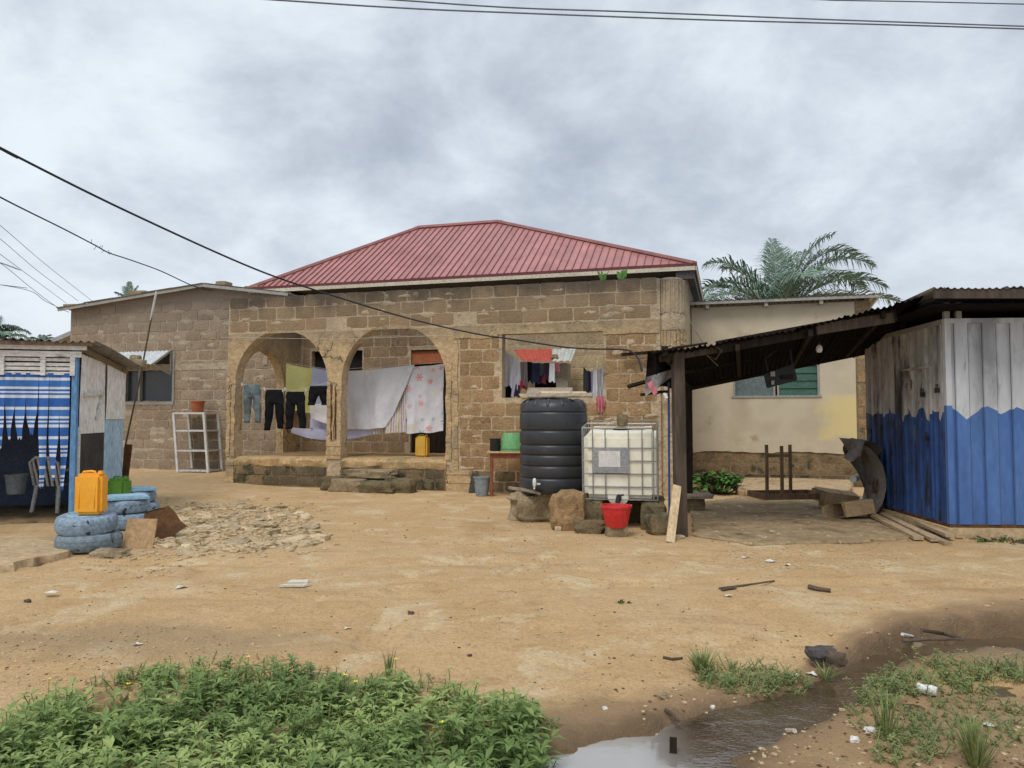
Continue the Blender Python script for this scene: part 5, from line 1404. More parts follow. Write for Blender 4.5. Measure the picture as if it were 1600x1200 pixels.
for i, (x, y, sx, sy, lab) in enumerate(((.12, .3, .26, .6, 'dark block under the tank side of the tote'), (.9, .35, .3, .7, 'dark block under the post side of the tote'), (.5, .85, .6, .3, 'dark block under the back of the tote'))):
    p_ = TI(x, y, 0); stone((p_.x, p_.y, .175), (sx, sy, .36), lab, 110 + i, 'stone_mossy', ir, amp=.06, rnd=.05, grp='blocks carrying the tote tank')
# bucket below the tap
def bucket(px, py, mt, label, r0, r1, h, lift=0.0, rim=.012, name='bucket', flip=False, handle=None, Y=None):
    p_ = G(px, py) if Y is None else W(px, py, Y)
    bz = (p_.z if Y is None else p_.z) + lift
    t = thing(name, label, name.split('_')[-1], (p_.x, p_.y, bz))
    if flip: prof = [(r1 + rim, 0), (r1 + rim, .02), (r1, .025), (r0, h - .02), (r0 - .02, h)]
    else: prof = [(r0 - .01, 0), (r0, .01), (r1, h - .03), (r1 + rim, h - .025), (r1 + rim, h), (r1 - .004, h), (r0 - .006, .02), (.01, .018)]
    m = MB(); m.lathe(prof, 28, (p_.x, p_.y, bz)); part('body', m, mt, t, smooth=1)
    if handle:
        m = MB(); m.tube([(p_.x + (r1 + .012) * math.cos(a), p_.y - (.02 + r1 * .55 * math.sin(a)), bz + h - .03 - (r1 * .95) * math.sin(a) * .9) for a in np.linspace(0, math.pi, 13)], .004, 5); part('handle', m, handle, t)
    return t
p_ = G(963, 838)
m = MB(); rough(m, (p_.x, p_.y, .055), (.25, .18, .14), 120, n=4, amp=.08, rnd=.15); solo('block', m, 'stone', 'small concrete block under the red bucket', 'block', smooth=1)
bucket(963, 838, 'red_plastic', 'red plastic bucket below the tote tap', .135, .185, .27, lift=.115)
for (px, py, sx, sy, sz, lab, sd_, mt, rz) in ((922, 834, .38, .22, .16, 'long mossy block lying beside the red bucket', 121, 'stone_mossy', -.25), (1030, 836, .26, .24, .26, 'squarish mossy stone at the foot of the timber post', 122, 'stone_mossy', .2), (1022, 806, .34, .3, .3, 'dark stone under the right corner of the tote', 123, 'stone_mossy', .1), (872, 830, .08, .08, .06, 'white pebble in front of the mud lumps', 124, 'rubble', 0), (1062, 842, .12, .08, .04, 'flat pale stone at the foot of the timber post', 125, 'rubble', 0)):
    p_ = G(px, py); stone((p_.x, p_.y + sy * .4, sz * .42), (sx, sy, sz), lab, sd_, mt, rz)
A, B = G(1047, 848), W(1058, 759, PB.y - .13); m = MB(); m.beam(A + Vector((0, 0, .0)), B, .1, .035, up=(0, -1, 0)); solo('plank', m, 'wood_pale', 'pale new plank leaning against the timber post', 'plank', bevel=.004)

# ------------------------------------------------------------------ table, basin, pot, bucket by the wall
tb = G(790, 776); t = thing('wooden_table', 'small red-brown wooden table against the block wall', 'table', (tb.x, tb.y, 0))
z_t = .80; xa, xb = W(761, 710, tb.y).x, W(840, 710, tb.y).x
m = MB(); m.box(xa, xb, tb.y - .05, tb.y + .5, z_t, z_t + .03); part('table_top', m, 'table_top', t, bevel=.004)
m = MB(); m.box(xa + .05, xb - .05, tb.y, tb.y + .45, z_t - .1, z_t); part('apron', m, 'table_red', t)
for x, y in ((xa + .08, tb.y + .02), (xb - .08, tb.y + .02), (xa + .08, tb.y + .42), (xb - .08, tb.y + .42)):
    m = MB(); m.beam((x, y, 0), (x, y, z_t - .1), .055, .055); part('leg', m, 'table_red', t, bevel=.004)
tt = z_t + .03
bp = W(800, 707, tb.y + .2)
t = thing('basin', 'green plastic basin turned upside down on the small table', 'basin', (bp.x, tb.y + .2, tt))
m = MB(); m.lathe([(.225, 0), (.23, .02), (.215, .03), (.18, .31), (.16, .335), (.02, .34)], 28, (bp.x, tb.y + .2, tt)); part('body', m, 'green_basin', t, smooth=1)
m = MB(); m.lathe([(.215, .045), (.225, .05), (.223, .06), (.21, .065)], 28, (bp.x, tb.y + .2, tt), False, False); part('rim', m, 'green_basin', t, smooth=1)
bp = W(774, 707, tb.y + .2); m = MB(); m.lathe([(.10, 0), (.105, .02), (.1, .2), (.108, .22), (.108, .235), (.09, .225), (.09, .05)], 20, (bp.x, tb.y + .2, tt)); solo('pot', m, 'black_plastic', 'black pot standing on the small table', 'pot', smooth=1)
bucket(753, 775, 'grey_plastic', 'pale grey bucket on the ground beside the small table', .115, .15, .36, handle='wire')
p_ = G(738, 772); m = MB(); m.beam((p_.x, p_.y + .2, 0), (p_.x + .05, p_.y + .42, .36), .17, .02, up=(0, -1, 0)); solo('board', m, 'black_board', 'dark board leaning on the wall behind the grey bucket', 'board')

# ------------------------------------------------------------------ white display rack and the pot on it
A = G(278, 738); rk = thing('display_rack', 'white three-tier metal rack leaning beside the side house wall', 'rack', tuple(A), rz=R(-10))
RW, RD, RH = .8, .6, 1.42
def tlt(x, y, z): return (x - .1 * z * 1.0 + (.05 if 0 else 0), y, z)
for x, y in ((0, 0), (RW, 0), (0, RD), (RW, RD)):
    m = MB(); m.beam(tlt(x, y, 0), tlt(x, y, RH), .06, .06); part('upright', m, 'white_paint', rk, bevel=.004)
for z in (.04, .52, 1.0, RH):
    for A_, B_ in (((0, 0), (RW, 0)), ((0, RD), (RW, RD)), ((0, 0), (0, RD)), ((RW, 0), (RW, RD))):
        m = MB(); m.beam(tlt(*A_, z), tlt(*B_, z), .035, .035); part('rail', m, 'white_paint', rk)
    m = MB(); m.rbox((RW / 2 - .1 * z, RD / 2, z + .02), (RW - .05, RD - .05, .012)); part('shelf', m, 'frame_grey' if z < 1.2 else 'white_paint', rk)
cr20, sr20 = math.cos(R(-10)), math.sin(R(-10)); A = Vector(rk.location)
lp_ = (.3, .3, RH + .02); pw_ = A + Vector((lp_[0] * cr20 - lp_[1] * sr20, lp_[0] * sr20 + lp_[1] * cr20, lp_[2]))
t = thing('flower_pot', 'terracotta coloured pot on top of the white rack', 'pot', tuple(pw_))
m = MB(); m.lathe([(.12, 0), (.13, .01), (.16, .25), (.175, .255), (.175, .29), (.155, .29), (.12, .05)], 24, tuple(pw_)); part('body', m, 'terracotta', t, smooth=1)
m = MB(); m.lathe([(.146, .12), (.152, .125), (.152, .135), (.149, .14)], 24, tuple(pw_), False, False); part('band', m, 'terracotta', t, smooth=1)

# ------------------------------------------------------------------ jerrycans, tyres, boards by the curtain kiosk
def jerry(P_, w_, d_, h, mt, label, rz=0, rx=0):
    t = thing('jerrycan', label, 'jerrycan', tuple(P_), rz=rz or .0001)
    if rx: t.rotation_euler.x = rx
    m = MB(); m.box(-w_ / 2, w_ / 2, -d_ / 2, d_ / 2, 0, h * .95); part('body', m, mt, t, smooth=1, bevel=.035)
    m = MB(); m.tube([(-w_ * .34, 0, h * .92), (-w_ * .3, 0, h * .985), (0, 0, h * 1.0), (w_ * .12, 0, h * .985), (w_ * .16, 0, h * .92)], .013, 8); part('handle', m, mt, t, smooth=2)
    m = MB(); m.lathe([(.03, h * .93), (.03, h * .96), (.026, h * .98), (.026, h * 1.01), (.02, h * 1.01), (.02, h * .95)], 14, (w_ * .33, 0, 0)); part('spout', m, mt, t, smooth=1)
    for s_ in (-1, 1):
        m = MB(); m.tube([(s_ * w_ * .28, -d_ / 2 - .001, h * .15), (s_ * w_ * .28, -d_ / 2 - .003, h * .7)], .004, 6); part('seam', m, mt, t, smooth=2)
    return t
def tyre(P_, R_, wd, mt, label, tilt=(0, 0), grp='painted tyres stacked as seats', seed=0):
    t = thing('tyre', label, 'tyre', tuple(P_), rz=R(seed * 37) + .001, group=grp); t.rotation_euler.x, t.rotation_euler.y = tilt
    ri = R_ * .58
    pr = [(ri, .035), (ri * 1.04, .012), (R_ * .8, .0), (R_ * .93, .018), (R_ * .985, wd * .22), (R_, wd * .36), (R_ * .99, wd * .37), (R_ * .99, wd * .40), (R_ * 1.003, wd * .41), (R_ * 1.003, wd * .6), (R_ * .99, wd * .61), (R_ * .99, wd * .64), (R_, wd * .65), (R_ * .985, wd * .78), (R_ * .93, wd - .018), (R_ * .8, wd), (ri * 1.04, wd - .012), (ri, wd - .035)]
    m = MB(); m.lathe(pr, 84, (0, 0, 0), False, False); vq = []
    for (x, y, z) in m.v:                        # tread lugs and scuffs
        r_ = math.hypot(x, y); k_ = int((math.atan2(y, x) + 3.1416) / 6.2832 * 42 + (.5 if z > wd / 2 else 0))
        if r_ > R_ * .95: s_ = 1 - .03 * (k_ % 2) - .012 * float(vnoise(x * 14 + seed, z * 30 + y * 9))
        else: s_ = 1 - .01 * float(vnoise(x * 14 + seed, y * 14))
        vq.append((x * s_, y * s_, z))
    m.v = vq; part('casing', m, mt, t, smooth=1)
    m = MB(); m.lathe([(ri + .004, .03), (ri + .01, wd / 2), (ri + .004, wd - .03)], 30, (0, 0, 0), False, False); part('bead', m, 'black_plastic', t)
    return t
T1 = W(139, 868, G(139, 868).y + .33); T1.z = float(gz(T1.x, T1.y))
t1 = tyre((T1.x, T1.y, T1.z + .005), .335, .19, 'tyre_grey', 'grey worn tyre at the bottom of the front tyre stack', seed=1)
t2 = tyre((T1.x - .03, T1.y, T1.z + .195), .31, .20, 'tyre_blue', 'chipped light blue tyre carrying the yellow jerrycan', tilt=(R(2), R(-4)), seed=2)
m = MB(); m.lathe([(.2, .36), (.2, .385)], 20, (T1.x - .03, T1.y, T1.z)); solo('painted_board', m, 'lid_blue', 'round blue board filling the top of the front tyre stack', 'board')
jerry((T1.x + .02, T1.y - .02, T1.z + .395), .29, .2, .47, 'yellow_can', 'bright yellow jerrycan standing on the front blue tyre', R(4))
def lid(P_, s_, rz, label, dz):
    m = MB(); m.rbox((P_.x, P_.y, dz), (s_, s_, .035), (0, 0, rz)); m2 = m; o = solo('painted_board', m, 'lid_blue', label, 'board', bevel=.005); 
    mm = MB(); mm.rbox((P_.x, P_.y, dz + .022), (s_ * .72, s_ * .72, .012), (0, 0, rz)); link('raised_panel', mesh('raised_panel', mm, 'lid_blue', org=o.location, bevel=.003), o)
T2 = W(196, 790, 10.0); g2 = float(gz(T2.x, T2.y)); T2.z = 0
tyre((T2.x + .02, T2.y, g2), .32, .2, 'tyre_blue', 'light blue tyre at the bottom of the middle tyre stack', seed=3); tyre((T2.x, T2.y, g2 + .2), .30, .18, 'tyre_blue', 'light blue tyre on top of the middle tyre stack', seed=4)
lid(T2, .52, R(32), 'pale blue square lid on the middle tyre stack', g2 + .40)
T3 = W(210, 775, 11.3); g3 = float(gz(T3.x, T3.y))
tyre((T3.x + .03, T3.y, g3), .32, .2, 'tyre_blue', 'light blue tyre at the bottom of the rear tyre stack', seed=5); tyre((T3.x, T3.y, g3 + .2), .30, .17, 'tyre_blue', 'light blue tyre on top of the rear tyre stack', seed=6)
lid(T3, .52, R(35), 'pale blue square lid on the rear tyre stack', g3 + .39)
jr = W(186, 780, 11.0); jerry((jr.x, 11.0, g3 + .02), .3, .2, .58, 'green_can', 'green jerrycan behind the stacked blue tyres', R(-12), 0)
cr3 = G(168, 828); m = MB(); m.lathe([(.06, 0), (.10, .02), (.12, .12), (.10, .14), (.05, .1)], 16, (cr3.x, cr3.y, .14)); solo('clay_pot', m, 'stone', 'small round tan pot between the blue tyres', 'pot', smooth=1)
A = G(214, 857); m = MB(); m.grid(4, 4, lambda a, b: (A.x - .17 + .34 * a, A.y + .12 * b, A.z + .33 * b)); m = MB(); m.rbox((A.x, A.y + .07, A.z + .155), (.33, .018, .33), (R(-16), R(1), R(3))); solo('board', m, 'board_tan', 'square tan board propped up in front of the tyres', 'board', bevel=.003)
A = G(245, 846)
m = MB(); outl = [(-.28, .0), (.05, -.0), (.24, .14), (.14, .2), (.06, .3), (-.02, .37), (-.18, .34), (-.28, .3)]
m.prism(outl, 0, .012, lambda a, b, d: (A.x + a, A.y + .15 + d + b * .5 + .05 * math.sin(a * 9), A.z + b)); solo('scrap_sheet', m, 'rust_brown', 'bent rusty brown sheet lying behind the tan board', 'scrap metal')
# concrete slab at the left edge
def slab(name, outline, z1, mt, label, seed, th_=.14, cat=None, jag_=.05):
    """outline in world XY; a broken-edged slab"""
    r = random.Random(seed); pts = []
    for i in range(len(outline)):
        a, b = Vector(outline[i]), Vector(outline[(i + 1) % len(outline)]); k = max(1, int((b - a).length / .12))
        for j in range(k):
            p = a.lerp(b, j / k); pts.append((p.x + r.uniform(-jag_, jag_), p.y + r.uniform(-jag_, jag_)))
    n = len(pts); cx, cy = sum(p[0] for p in pts) / n, sum(p[1] for p in pts) / n
    vs = [(x, y, z1 + r.uniform(-.012, .004)) for x, y in pts] + [(x + (x - cx) * .01 + r.uniform(-.02, .02), y - r.uniform(0, .03), z1 - th_ * .5) for x, y in pts] + [(x, y, z1 - th_ - .1) for x, y in pts] + [(cx, cy, z1 + .005)]
    fs = [(i, (i + 1) % n, 3 * n) for i in range(n)]
    for l_ in (0, 1):
        fs += [(l_ * n + i, (l_ + 1) * n + i, (l_ + 1) * n + (i + 1) % n, l_ * n + (i + 1) % n) for i in range(n)]
    m = MB(); m.add(vs, fs)
    o = link(name, mesh(name, m, mt)); tag(o, label, cat, kind='structure' if not cat else None); return o
def GP(*pp): return [(G(a, b).x, G(a, b).y) for a, b in pp]
slab('pavement', GP((-160, 905), (20, 893), (60, 884), (112, 872), (113, 858), (60, 848), (-160, 846)), .06, 'concrete', 'broken concrete slab beside the front tyre stack', 5)
p_ = G(165, 872); stone((p_.x, p_.y + .1, .02), (.34, .22, .1), 'flat mossy stone at the foot of the front tyre stack', 131, 'stone')
# curtain kiosk bucket
bk = W(25, 770, 11.6); bucket(25, 772, 'grey_plastic', 'dim grey bucket inside the dark curtain kiosk', .12, .15, .3, Y=11.4)
# leaning pole
A, B = W(195, 700, 14.0), W(244, 457, 13.2); m = MB(); m.tube([Vector((A.x - .08, 14.1, 0)), A, A.lerp(B, .5) + Vector((.02, 0, 0)), B], [.018, .017, .015, .012], 7); pz = solo('pole', m, 'stick', 'thin dark pole leaning up past the kiosk with a pale tip', 'pole', smooth=1)
m = MB(); m.tube([B.lerp(A, .17), B.lerp(A, .08), B + (B - A) * .004], [.016, .02, .017], 7); link('pale_tip', mesh('pale_tip', m, 'litter_white', org=pz.location), pz)

# ------------------------------------------------------------------ scrap corner by the metal kiosk
slab('concrete_apron', GP((1085, 838), (1180, 852), (1330, 850), (1480, 838), (1480, 800), (1330, 775), (1160, 778), (1080, 790)), .035, 'concrete_damp', 'damp stained concrete apron under the canopy', 8, .05, jag_=.03)
slab('concrete_slab', GP((1150, 772), (1190, 784), (1330, 781), (1330, 755), (1240, 745), (1170, 750)), .16, 'concrete', 'raised concrete slab under the upturned table', 9, .14, cat='slab', jag_=.025)
A = W(1240, 772, 12.2); tf = thing('upturned_table', 'bare wooden table frame lying upside down on the slab', 'table', (A.x, A.y, .17), rz=R(8))
for a_, b_ in (((-.62, -.3), (.42, -.3)), ((-.62, .32), (.42, .32)), ((-.62, -.3), (-.62, .32)), ((.42, -.3), (.42, .32))):
    m = MB(); m.beam((*a_, .05), (*b_, .05), .035, .09); part('apron', m, 'wood_brown', tf)
for x, y in ((-.31, .28), (-.33, -.26), (.1, .28)):
    m = MB(); m.beam((x, y, .0), (x, y, .84), .045, .045); part('leg', m, 'wood_brown', tf, bevel=.004)
m = MB(); m.beam((-.31, .28, .66), (.1, .28, .66), .035, .05); part('stretcher', m, 'wood_brown', tf)
# curled metal sheet
A = W(1362, 760, 10.9)
m = MB()
def curl(a, b):
    th_ = R(-75 + 160 * a); r_ = .5
    x = math.cos(th_) * r_ * .66; z = .53 + math.sin(th_) * .52
    y = -.1 + .62 * b + .1 * (a - .5)
    if b < .08: y += .06 * float(fbm(a * 7, 2, 3))
    return (A.x - .18 + x + .1 * float(fbm(a * 3, b * 2, 2)), A.y + y, max(.02, z))
m.grid(22, 8, curl)
cs_ = solo('curled_sheet', m, 'scrap_metal', 'large curled rusty metal sheet leaning on the blue kiosk', 'scrap metal', smooth=2)
m = MB(); fl = [W(1312, 684, 10.9), W(1352, 687, 10.95), W(1345, 712, 10.9), W(1330, 722, 10.85), W(1318, 715, 10.9), W(1327, 706, 10.9)]
m.add(fl + [p + Vector((0, .02, 0)) for p in fl], [(0, 1, 2, 3, 4, 5), (11, 10, 9, 8, 7, 6)] + [(i, i + 6, (i + 1) % 6 + 6, (i + 1) % 6) for i in range(6)]); link('torn_flap', mesh('torn_flap', m, 'scrap_metal', org=cs_.location), cs_)
m = MB(); q = [W(1330, 683, 11.0), W(1400, 745, 11.1), W(1398, 800, 10.9), W(1375, 806, 10.8), W(1362, 790, 10.9), W(1330, 722, 10.95)]
def plate(a, b):
    top = [W(1330, 684, 11), W(1370, 692, 11.1), W(1393, 725, 11.15), W(1401, 765, 11.1), W(1390, 800, 10.95)]
    bot = [W(1324, 716, 11), W(1340, 738, 11.2), W(1350, 762, 11.25), W(1356, 786, 11.1), W(1366, 806, 10.9)]
    k = a * 4; i = min(3, int(k)); P_ = top[i].lerp(top[i + 1], k - i).lerp(bot[i].lerp(bot[i + 1], k - i), b)
    P_.y += .22 * math.sin(math.pi * b); return P_
m = MB(); m.grid(14, 6, plate); link('inner_face', mesh('inner_face', m, 'scrap_metal', smooth=2, org=cs_.location), cs_)
# white pipe end between sheet and wall
A = W(1333, 749, 11.3); m = MB(); m.tube([A, A + Vector((.3, .5, 0))], .05, 12); solo('pipe', m, 'litter_white', 'white pipe end showing beside the curled sheet', 'pipe')
def carton(c, sx, sy, sz, rot, label, seed):
    t = thing('cardboard_box', label, 'box', c, rz=rot[2]); t.rotation_euler.x, t.rotation_euler.y = rot[0], rot[1]
    h = sz / 2; x, y = sx / 2, sy / 2; th_ = .008
    m = MB(); m.box(-x, x, -y, -y + th_, 0, sz); m.box(-x, x, y - th_, y, 0, sz); m.box(-x, -x + th_, -y + th_, y - th_, 0, sz); m.box(-x + th_, x, -y + th_, y - th_, 0, th_); m.box(-x + th_, x - th_, -y + th_, y - th_, sz - th_, sz); part('body', m, 'cardboard', t)
    for s_ in (-1, 1):
        m = MB(); q = [(x, s_ * y, 0.01), (x + .14, s_ * (y + .05), .02), (x + .12, s_ * (y + .06), sz * .85), (x, s_ * y, sz)] if s_ < 0 else [(x, y, .01), (x + .1, y + .1, .03), (x + .1, y + .08, sz), (x, y, sz)]
        m.add(q, [(0, 1, 2, 3)]); part('flap', m, 'cardboard', t)
    m = MB(); m.add([(x, -y, sz), (x, y, sz), (x + .13, y * .9, sz + .02), (x + .12, -y * .85, sz + .01)], [(0, 1, 2, 3)]); part('flap', m, 'cardboard', t)
    m = MB(); m.box(-.004, .006, -y - .003, -y, 0.0, sz); m.box(-.004, .006, -y - .003, y, sz, sz + .003); part('fold', m, 'rust_brown', t)
    return t
A = G(1345, 815); carton((A.x - .03, A.y + .12, .075), .46, .3, .2, (R(8), R(6), R(192)), 'tan cardboard carton lying open beside the planks', 1)
A = G(1320, 800); carton((A.x - .0, A.y + .25, .05), .5, .36, .24, (R(-6), R(-8), R(170)), 'darker cardboard carton lying behind the tan carton', 2)
for i, (x0, y0, x1, y1, w_, dz, lab) in enumerate(((1361, 812, 1436, 846, .11, .06, 'plank nearest the yard in the pile by the kiosk'), (1368, 807, 1462, 849, .10, .065, 'second plank from the yard in the pile by the kiosk'), (1376, 803, 1485, 846, .10, .11, 'topmost plank in the pile by the kiosk footing'), (1395, 806, 1499, 843, .09, .06, 'plank nearest the footing in the pile by the kiosk'), (1400, 820, 1482, 853, .09, .03, 'short plank at the bottom of the pile by the kiosk'))):
    A, B = G(x0, y0), G(x1, y1); A.z += dz + .02; B.z = max(B.z, 0) + dz * .6; m = MB(); m.beam(A, B, w_, .042); solo('plank', m, 'wood_plank', lab, 'plank', bevel=.003, group='planks piled beside the metal kiosk')
# log seat and stones by the post
A = G(1086, 800); t = thing('log_stool', 'low grey stool of stacked stones behind the timber post', 'stool', (A.x, A.y, 0))
m = MB(); rough(m, (A.x, A.y, .1), (.26, .24, .26), 141, amp=.05, rnd=.25); part('base', m, 'stone_mossy', t, smooth=1)
m = MB(); rough(m, (A.x, A.y, .25), (.5, .34, .07), 142, amp=.05, rnd=.12); part('top', m, 'weathered_board', t, smooth=1)
# ------------------------------------------------------------------ laundry on the porch
def hang(name, mat, P0_, P1_, drop, label, cat, nf=3, amp=.035, sag=.05, bot=None, nx=24, ny=14, grp='laundry on the porch lines', flare=0, tilt=0):
    P0_, P1_ = Vector(P0_), Vector(P1_); d = (P1_ - P0_); wid = d.length; hd = Vector((d.x, d.y, 0)).normalized(); nm = Vector((hd.y, -hd.x, 0))
    r = random.Random(len(label) * 7 + nf); p1, p2 = r.uniform(0, 6), r.uniform(0, 6)
    def f(a, b):
        P_ = P0_.lerp(P1_, a) + Vector((0, 0, -4 * sag * a * (1 - a)))
        dr = drop * (bot(a) if bot else 1)
        P_ = P_ + Vector((0, 0, -dr * b)) + nm * (amp * (.35 + b * .9) * (math.sin(a * nf * 6.28 + p1 + 1.2 * b) + .5 * math.sin(a * nf * 11.3 + p2 - b)) + tilt * b) + hd * (flare * (a - .5) * b)
        wr_ = mnoise.fractal(Vector((a * wid * 5.5 + p1, b * drop * 1.6 + a * 1.5, p2)), 1.0, 2.1, 4)
        P_ = P_ + nm * (.06 * wr_ * (.35 + .65 * b)) + Vector((0, 0, .02 * mnoise.noise(Vector((a * wid * 4, p1, 1))) * b))
        return P_
    m = MB(); m.grid(nx, ny, f, uv=True)
    return solo(name, m, mat, label, cat, group=grp, smooth=2)
def HP(px, py, v):
    u_, z_ = fac(px, py, v); return H2W(u_, v, z_)
VL = .75
hang('yellow_cloth', 'cloth_yellow', HP(447, 568, VL + .2), HP(490, 576, VL + .2), 1.02, 'pale yellow cloth hanging behind the trousers on the porch', 'cloth', 1.5, .02, .01)
hang('bed_sheet', 'cloth_lavender', HP(455, 668, VL + .1), HP(585, 668, VL + .1), .22, 'lavender sheet hem hanging lowest across the porch pier', 'sheet', 2, .02, .03, bot=lambda a: .6 + .5 * math.sin(math.pi * a))
hang('bed_sheet', 'cloth_lavender', HP(488, 574, VL + .12), HP(540, 580, VL + .12), 1.35, 'lavender sheet hanging behind the middle porch pier', 'sheet', 2, .02, .02)
hang('bed_sheet', 'cloth_grey', HP(521, 580, VL), HP(647, 570, VL), 1.28, 'large grey white bed sheet draped across the second arch', 'sheet', 2, .03, .03, bot=lambda a: 1.0 if a < .66 else 1 - .95 * ((a - .66) / .34) ** 1.1, nx=48, ny=20)
hang('bed_sheet', 'cloth_white', HP(486, 632, VL - .05), HP(530, 624, VL - .05), .56, 'white cloth corner hanging below the black shorts', 'sheet', 1, .02, .02, bot=lambda a: .55 + .45 * a)
hang('bed_sheet', 'cloth_striped', HP(585, 576, VL + .06), HP(636, 571, VL + .06), 1.42, 'pastel striped cloth hanging between grey sheet and floral sheet', 'sheet', 2, .03, .0)
hang('floral_sheet', 'cloth_floral', HP(632, 573, VL + .02), HP(694, 568, VL + .02), 1.42, 'white floral sheet with pink and blue flowers', 'sheet', 1.5, .03, .02, nx=36, ny=24)
m = MB(); pts = [HP(447, 567, VL + .05), HP(520, 578, VL + .05), HP(647, 569, VL + .05), HP(700, 566, VL + .05)]; m.tube(pts, .006, 5); solo('clothes_line', m, 'cord', 'cord carrying the bed sheets across the porch', 'line')
def trousers(px, py, sw, hgt, mat, label, v, splay=.05, short=False):
    """trousers pegged by the waist; px, py the middle of the waistband"""
    c = HP(px, py, v); m = MB(); wv = HU * (sw / 2); tv = HV * .035
    hip = hgt * (.34 if not short else .5)
    m.loft([(c, wv * .92, tv * .5), (c - Vector((0, 0, .05)), wv * .95, tv), (c - Vector((0, 0, hip * .6)), wv * 1.02, tv * 1.5), (c - Vector((0, 0, hip)), wv * 1.0, tv * 1.3)], 16)
    rt = random.Random(int(px))
    for s_ in (-1, 1):
        o = HU * (s_ * sw * .26); k = HU * (s_ * splay + rt.uniform(-.03, .03)); hgt = hgt * rt.uniform(.96, 1.02)
        m.loft([(c + o - Vector((0, 0, hip * .8)), wv * .5, tv * 1.3), (c + o + k * .3 - Vector((0, 0, hip + (hgt - hip) * .3)), wv * .46, tv * 1.3), (c + o + k * .7 - Vector((0, 0, hip + (hgt - hip) * .65)) + HV * .02, wv * .38, tv * 1.2), (c + o + k - Vector((0, 0, hgt)), wv * .34, tv * 1.1)], 14)
    # refine the lofts along their length and crumple the cloth
    bm = bmesh.new(); vv = [bm.verts.new(q) for q in m.v]
    for f_ in m.f:
        try: bm.faces.new([vv[i] for i in f_])
        except ValueError: pass
    bmesh.ops.subdivide_edges(bm, edges=bm.edges[:], cuts=2, use_grid_fill=True, smooth=.6)
    bm.verts.index_update(); sd0 = px * .37
    m = MB(); vs_ = []
    for q in bm.verts:
        p_ = q.co; nz_ = mnoise.fractal(Vector((p_.x * 7, p_.y * 7, p_.z * 9 + sd0)), 1.0, 2.0, 3); nz2 = mnoise.noise(Vector((p_.x * 5 + sd0, p_.y * 5, p_.z * 6)))
        vs_.append(p_ + HV * (.028 * nz_) + HU * (.016 * nz2) + Vector((0, 0, .012 * nz_)))
    m.add(vs_, [tuple(x.index for x in f_.verts) for f_ in bm.faces]); bm.free()
    return solo('trousers' if not short else 'shorts', m, mat, label, 'trousers' if not short else 'shorts', group='clothes pegged on the porch front line', smooth=2)
VT = .12
k1 = 16.2 / 1180
trousers(394, 601, 33 * k1 * .95, 62 * k1, 'cloth_jeans', 'faded grey green jeans at the left end of the line', VT, .04)
trousers(429, 609, 34 * k1 * .95, 66 * k1, 'cloth_black', 'black trousers hanging beside the faded jeans', VT, .06)
trousers(462, 612, 34 * k1, 60 * k1, 'cloth_black', 'black trousers hanging beside the black shorts', VT, .04)
trousers(498, 603, 34 * k1, 30 * k1, 'cloth_black', 'black shorts hanging beside the middle pier', VT, .05, True)
m = MB(); m.tube([HP(376, 599, VT), HP(400, 606, VT), HP(430, 608, VT), HP(462, 610, VT), HP(490, 604, VT), HP(520, 596, VT)], .006, 5); solo('clothes_line', m, 'cord', 'cord carrying the trousers across the first arch', 'line')
for i, (px, py) in enumerate(((378, 600), (413, 608), (442, 609), (445, 608), (478, 608), (512, 599))):
    P_ = HP(px, py, VT - .02); m = MB(); m.rbox(tuple(P_), (.016, .02, .075), (0, R(8 * (-1) ** i), 0)); m.rbox(tuple(P_ + Vector((.012, 0, .004))), (.012, .02, .07), (0, R(-4), 0)); solo('clothes_peg', m, 'white_plastic', 'white clothes peg gripping the trousers line', 'peg', group='white pegs on the trousers line')
m = MB(); m.tube([HP(345, 527, -.06), HP(520, 530, -.08), HP(700, 524, -.06)], .004, 5); solo('cord', m, 'cord', 'thin pale cord stretched across both arches', 'cord')
jc = fac(660, 706, .9); PJ = H2W(jc[0], .9, ZP); jerry(PJ, .27, .2, .47, 'ochre_can', 'ochre yellow jerrycan standing on the porch floor', HA)

# ------------------------------------------------------------------ the yard behind the big opening
VA = 2.2
c0, c1 = fac(803, 545, VA), fac(900, 547, VA); d0, d1 = fac(818, 566, VA - .7), fac(892, 564, VA - .7)
aw = thing('awning', 'small red and white sheet awning inside the wall opening', 'awning', (c0[0], VA, 0), house=True)
k = .66
mid0 = (c0[0] + (c1[0] - c0[0]) * .62, c0[1]); mid1 = (d0[0] + (d1[0] - d0[0]) * .62, d0[1])
zt_, zb_ = (c0[1] + c1[1]) / 2, (d0[1] + d1[1]) / 2
m = MB(); m.corr((c0[0], VA, zt_), (mid0[0], VA, zt_), (mid1[0], VA - .7, zb_), (d0[0], VA - .7, zb_), 5, .02, (0, -.3, 1), 10, 2, trap=True); part('roof_sheet', m, 'sheet_red', aw)
m = MB(); m.corr((mid0[0], VA, zt_ - .005), (c1[0], VA, zt_ - .005), (d1[0], VA - .7, zb_ - .005), (mid1[0], VA - .7, zb_ - .005), 3, .02, (0, -.3, 1), 10, 2, trap=True); part('roof_sheet', m, 'sheet_white', aw)
pa, pb2 = fac(869, 570, VA - .4)[0], fac(887, 570, VA - .4)[0]
m = MB(); m.box(pa, pb2, VA - .4, VA - .1, .3, zb_ - .02); part('side_post', m, 'cream_paint', aw)
m = MB(); m.box(d0[0] + .05, pa, VA + .1, VA + .12, .3, zb_); part('rear_panel', m, 'dark_void', aw)
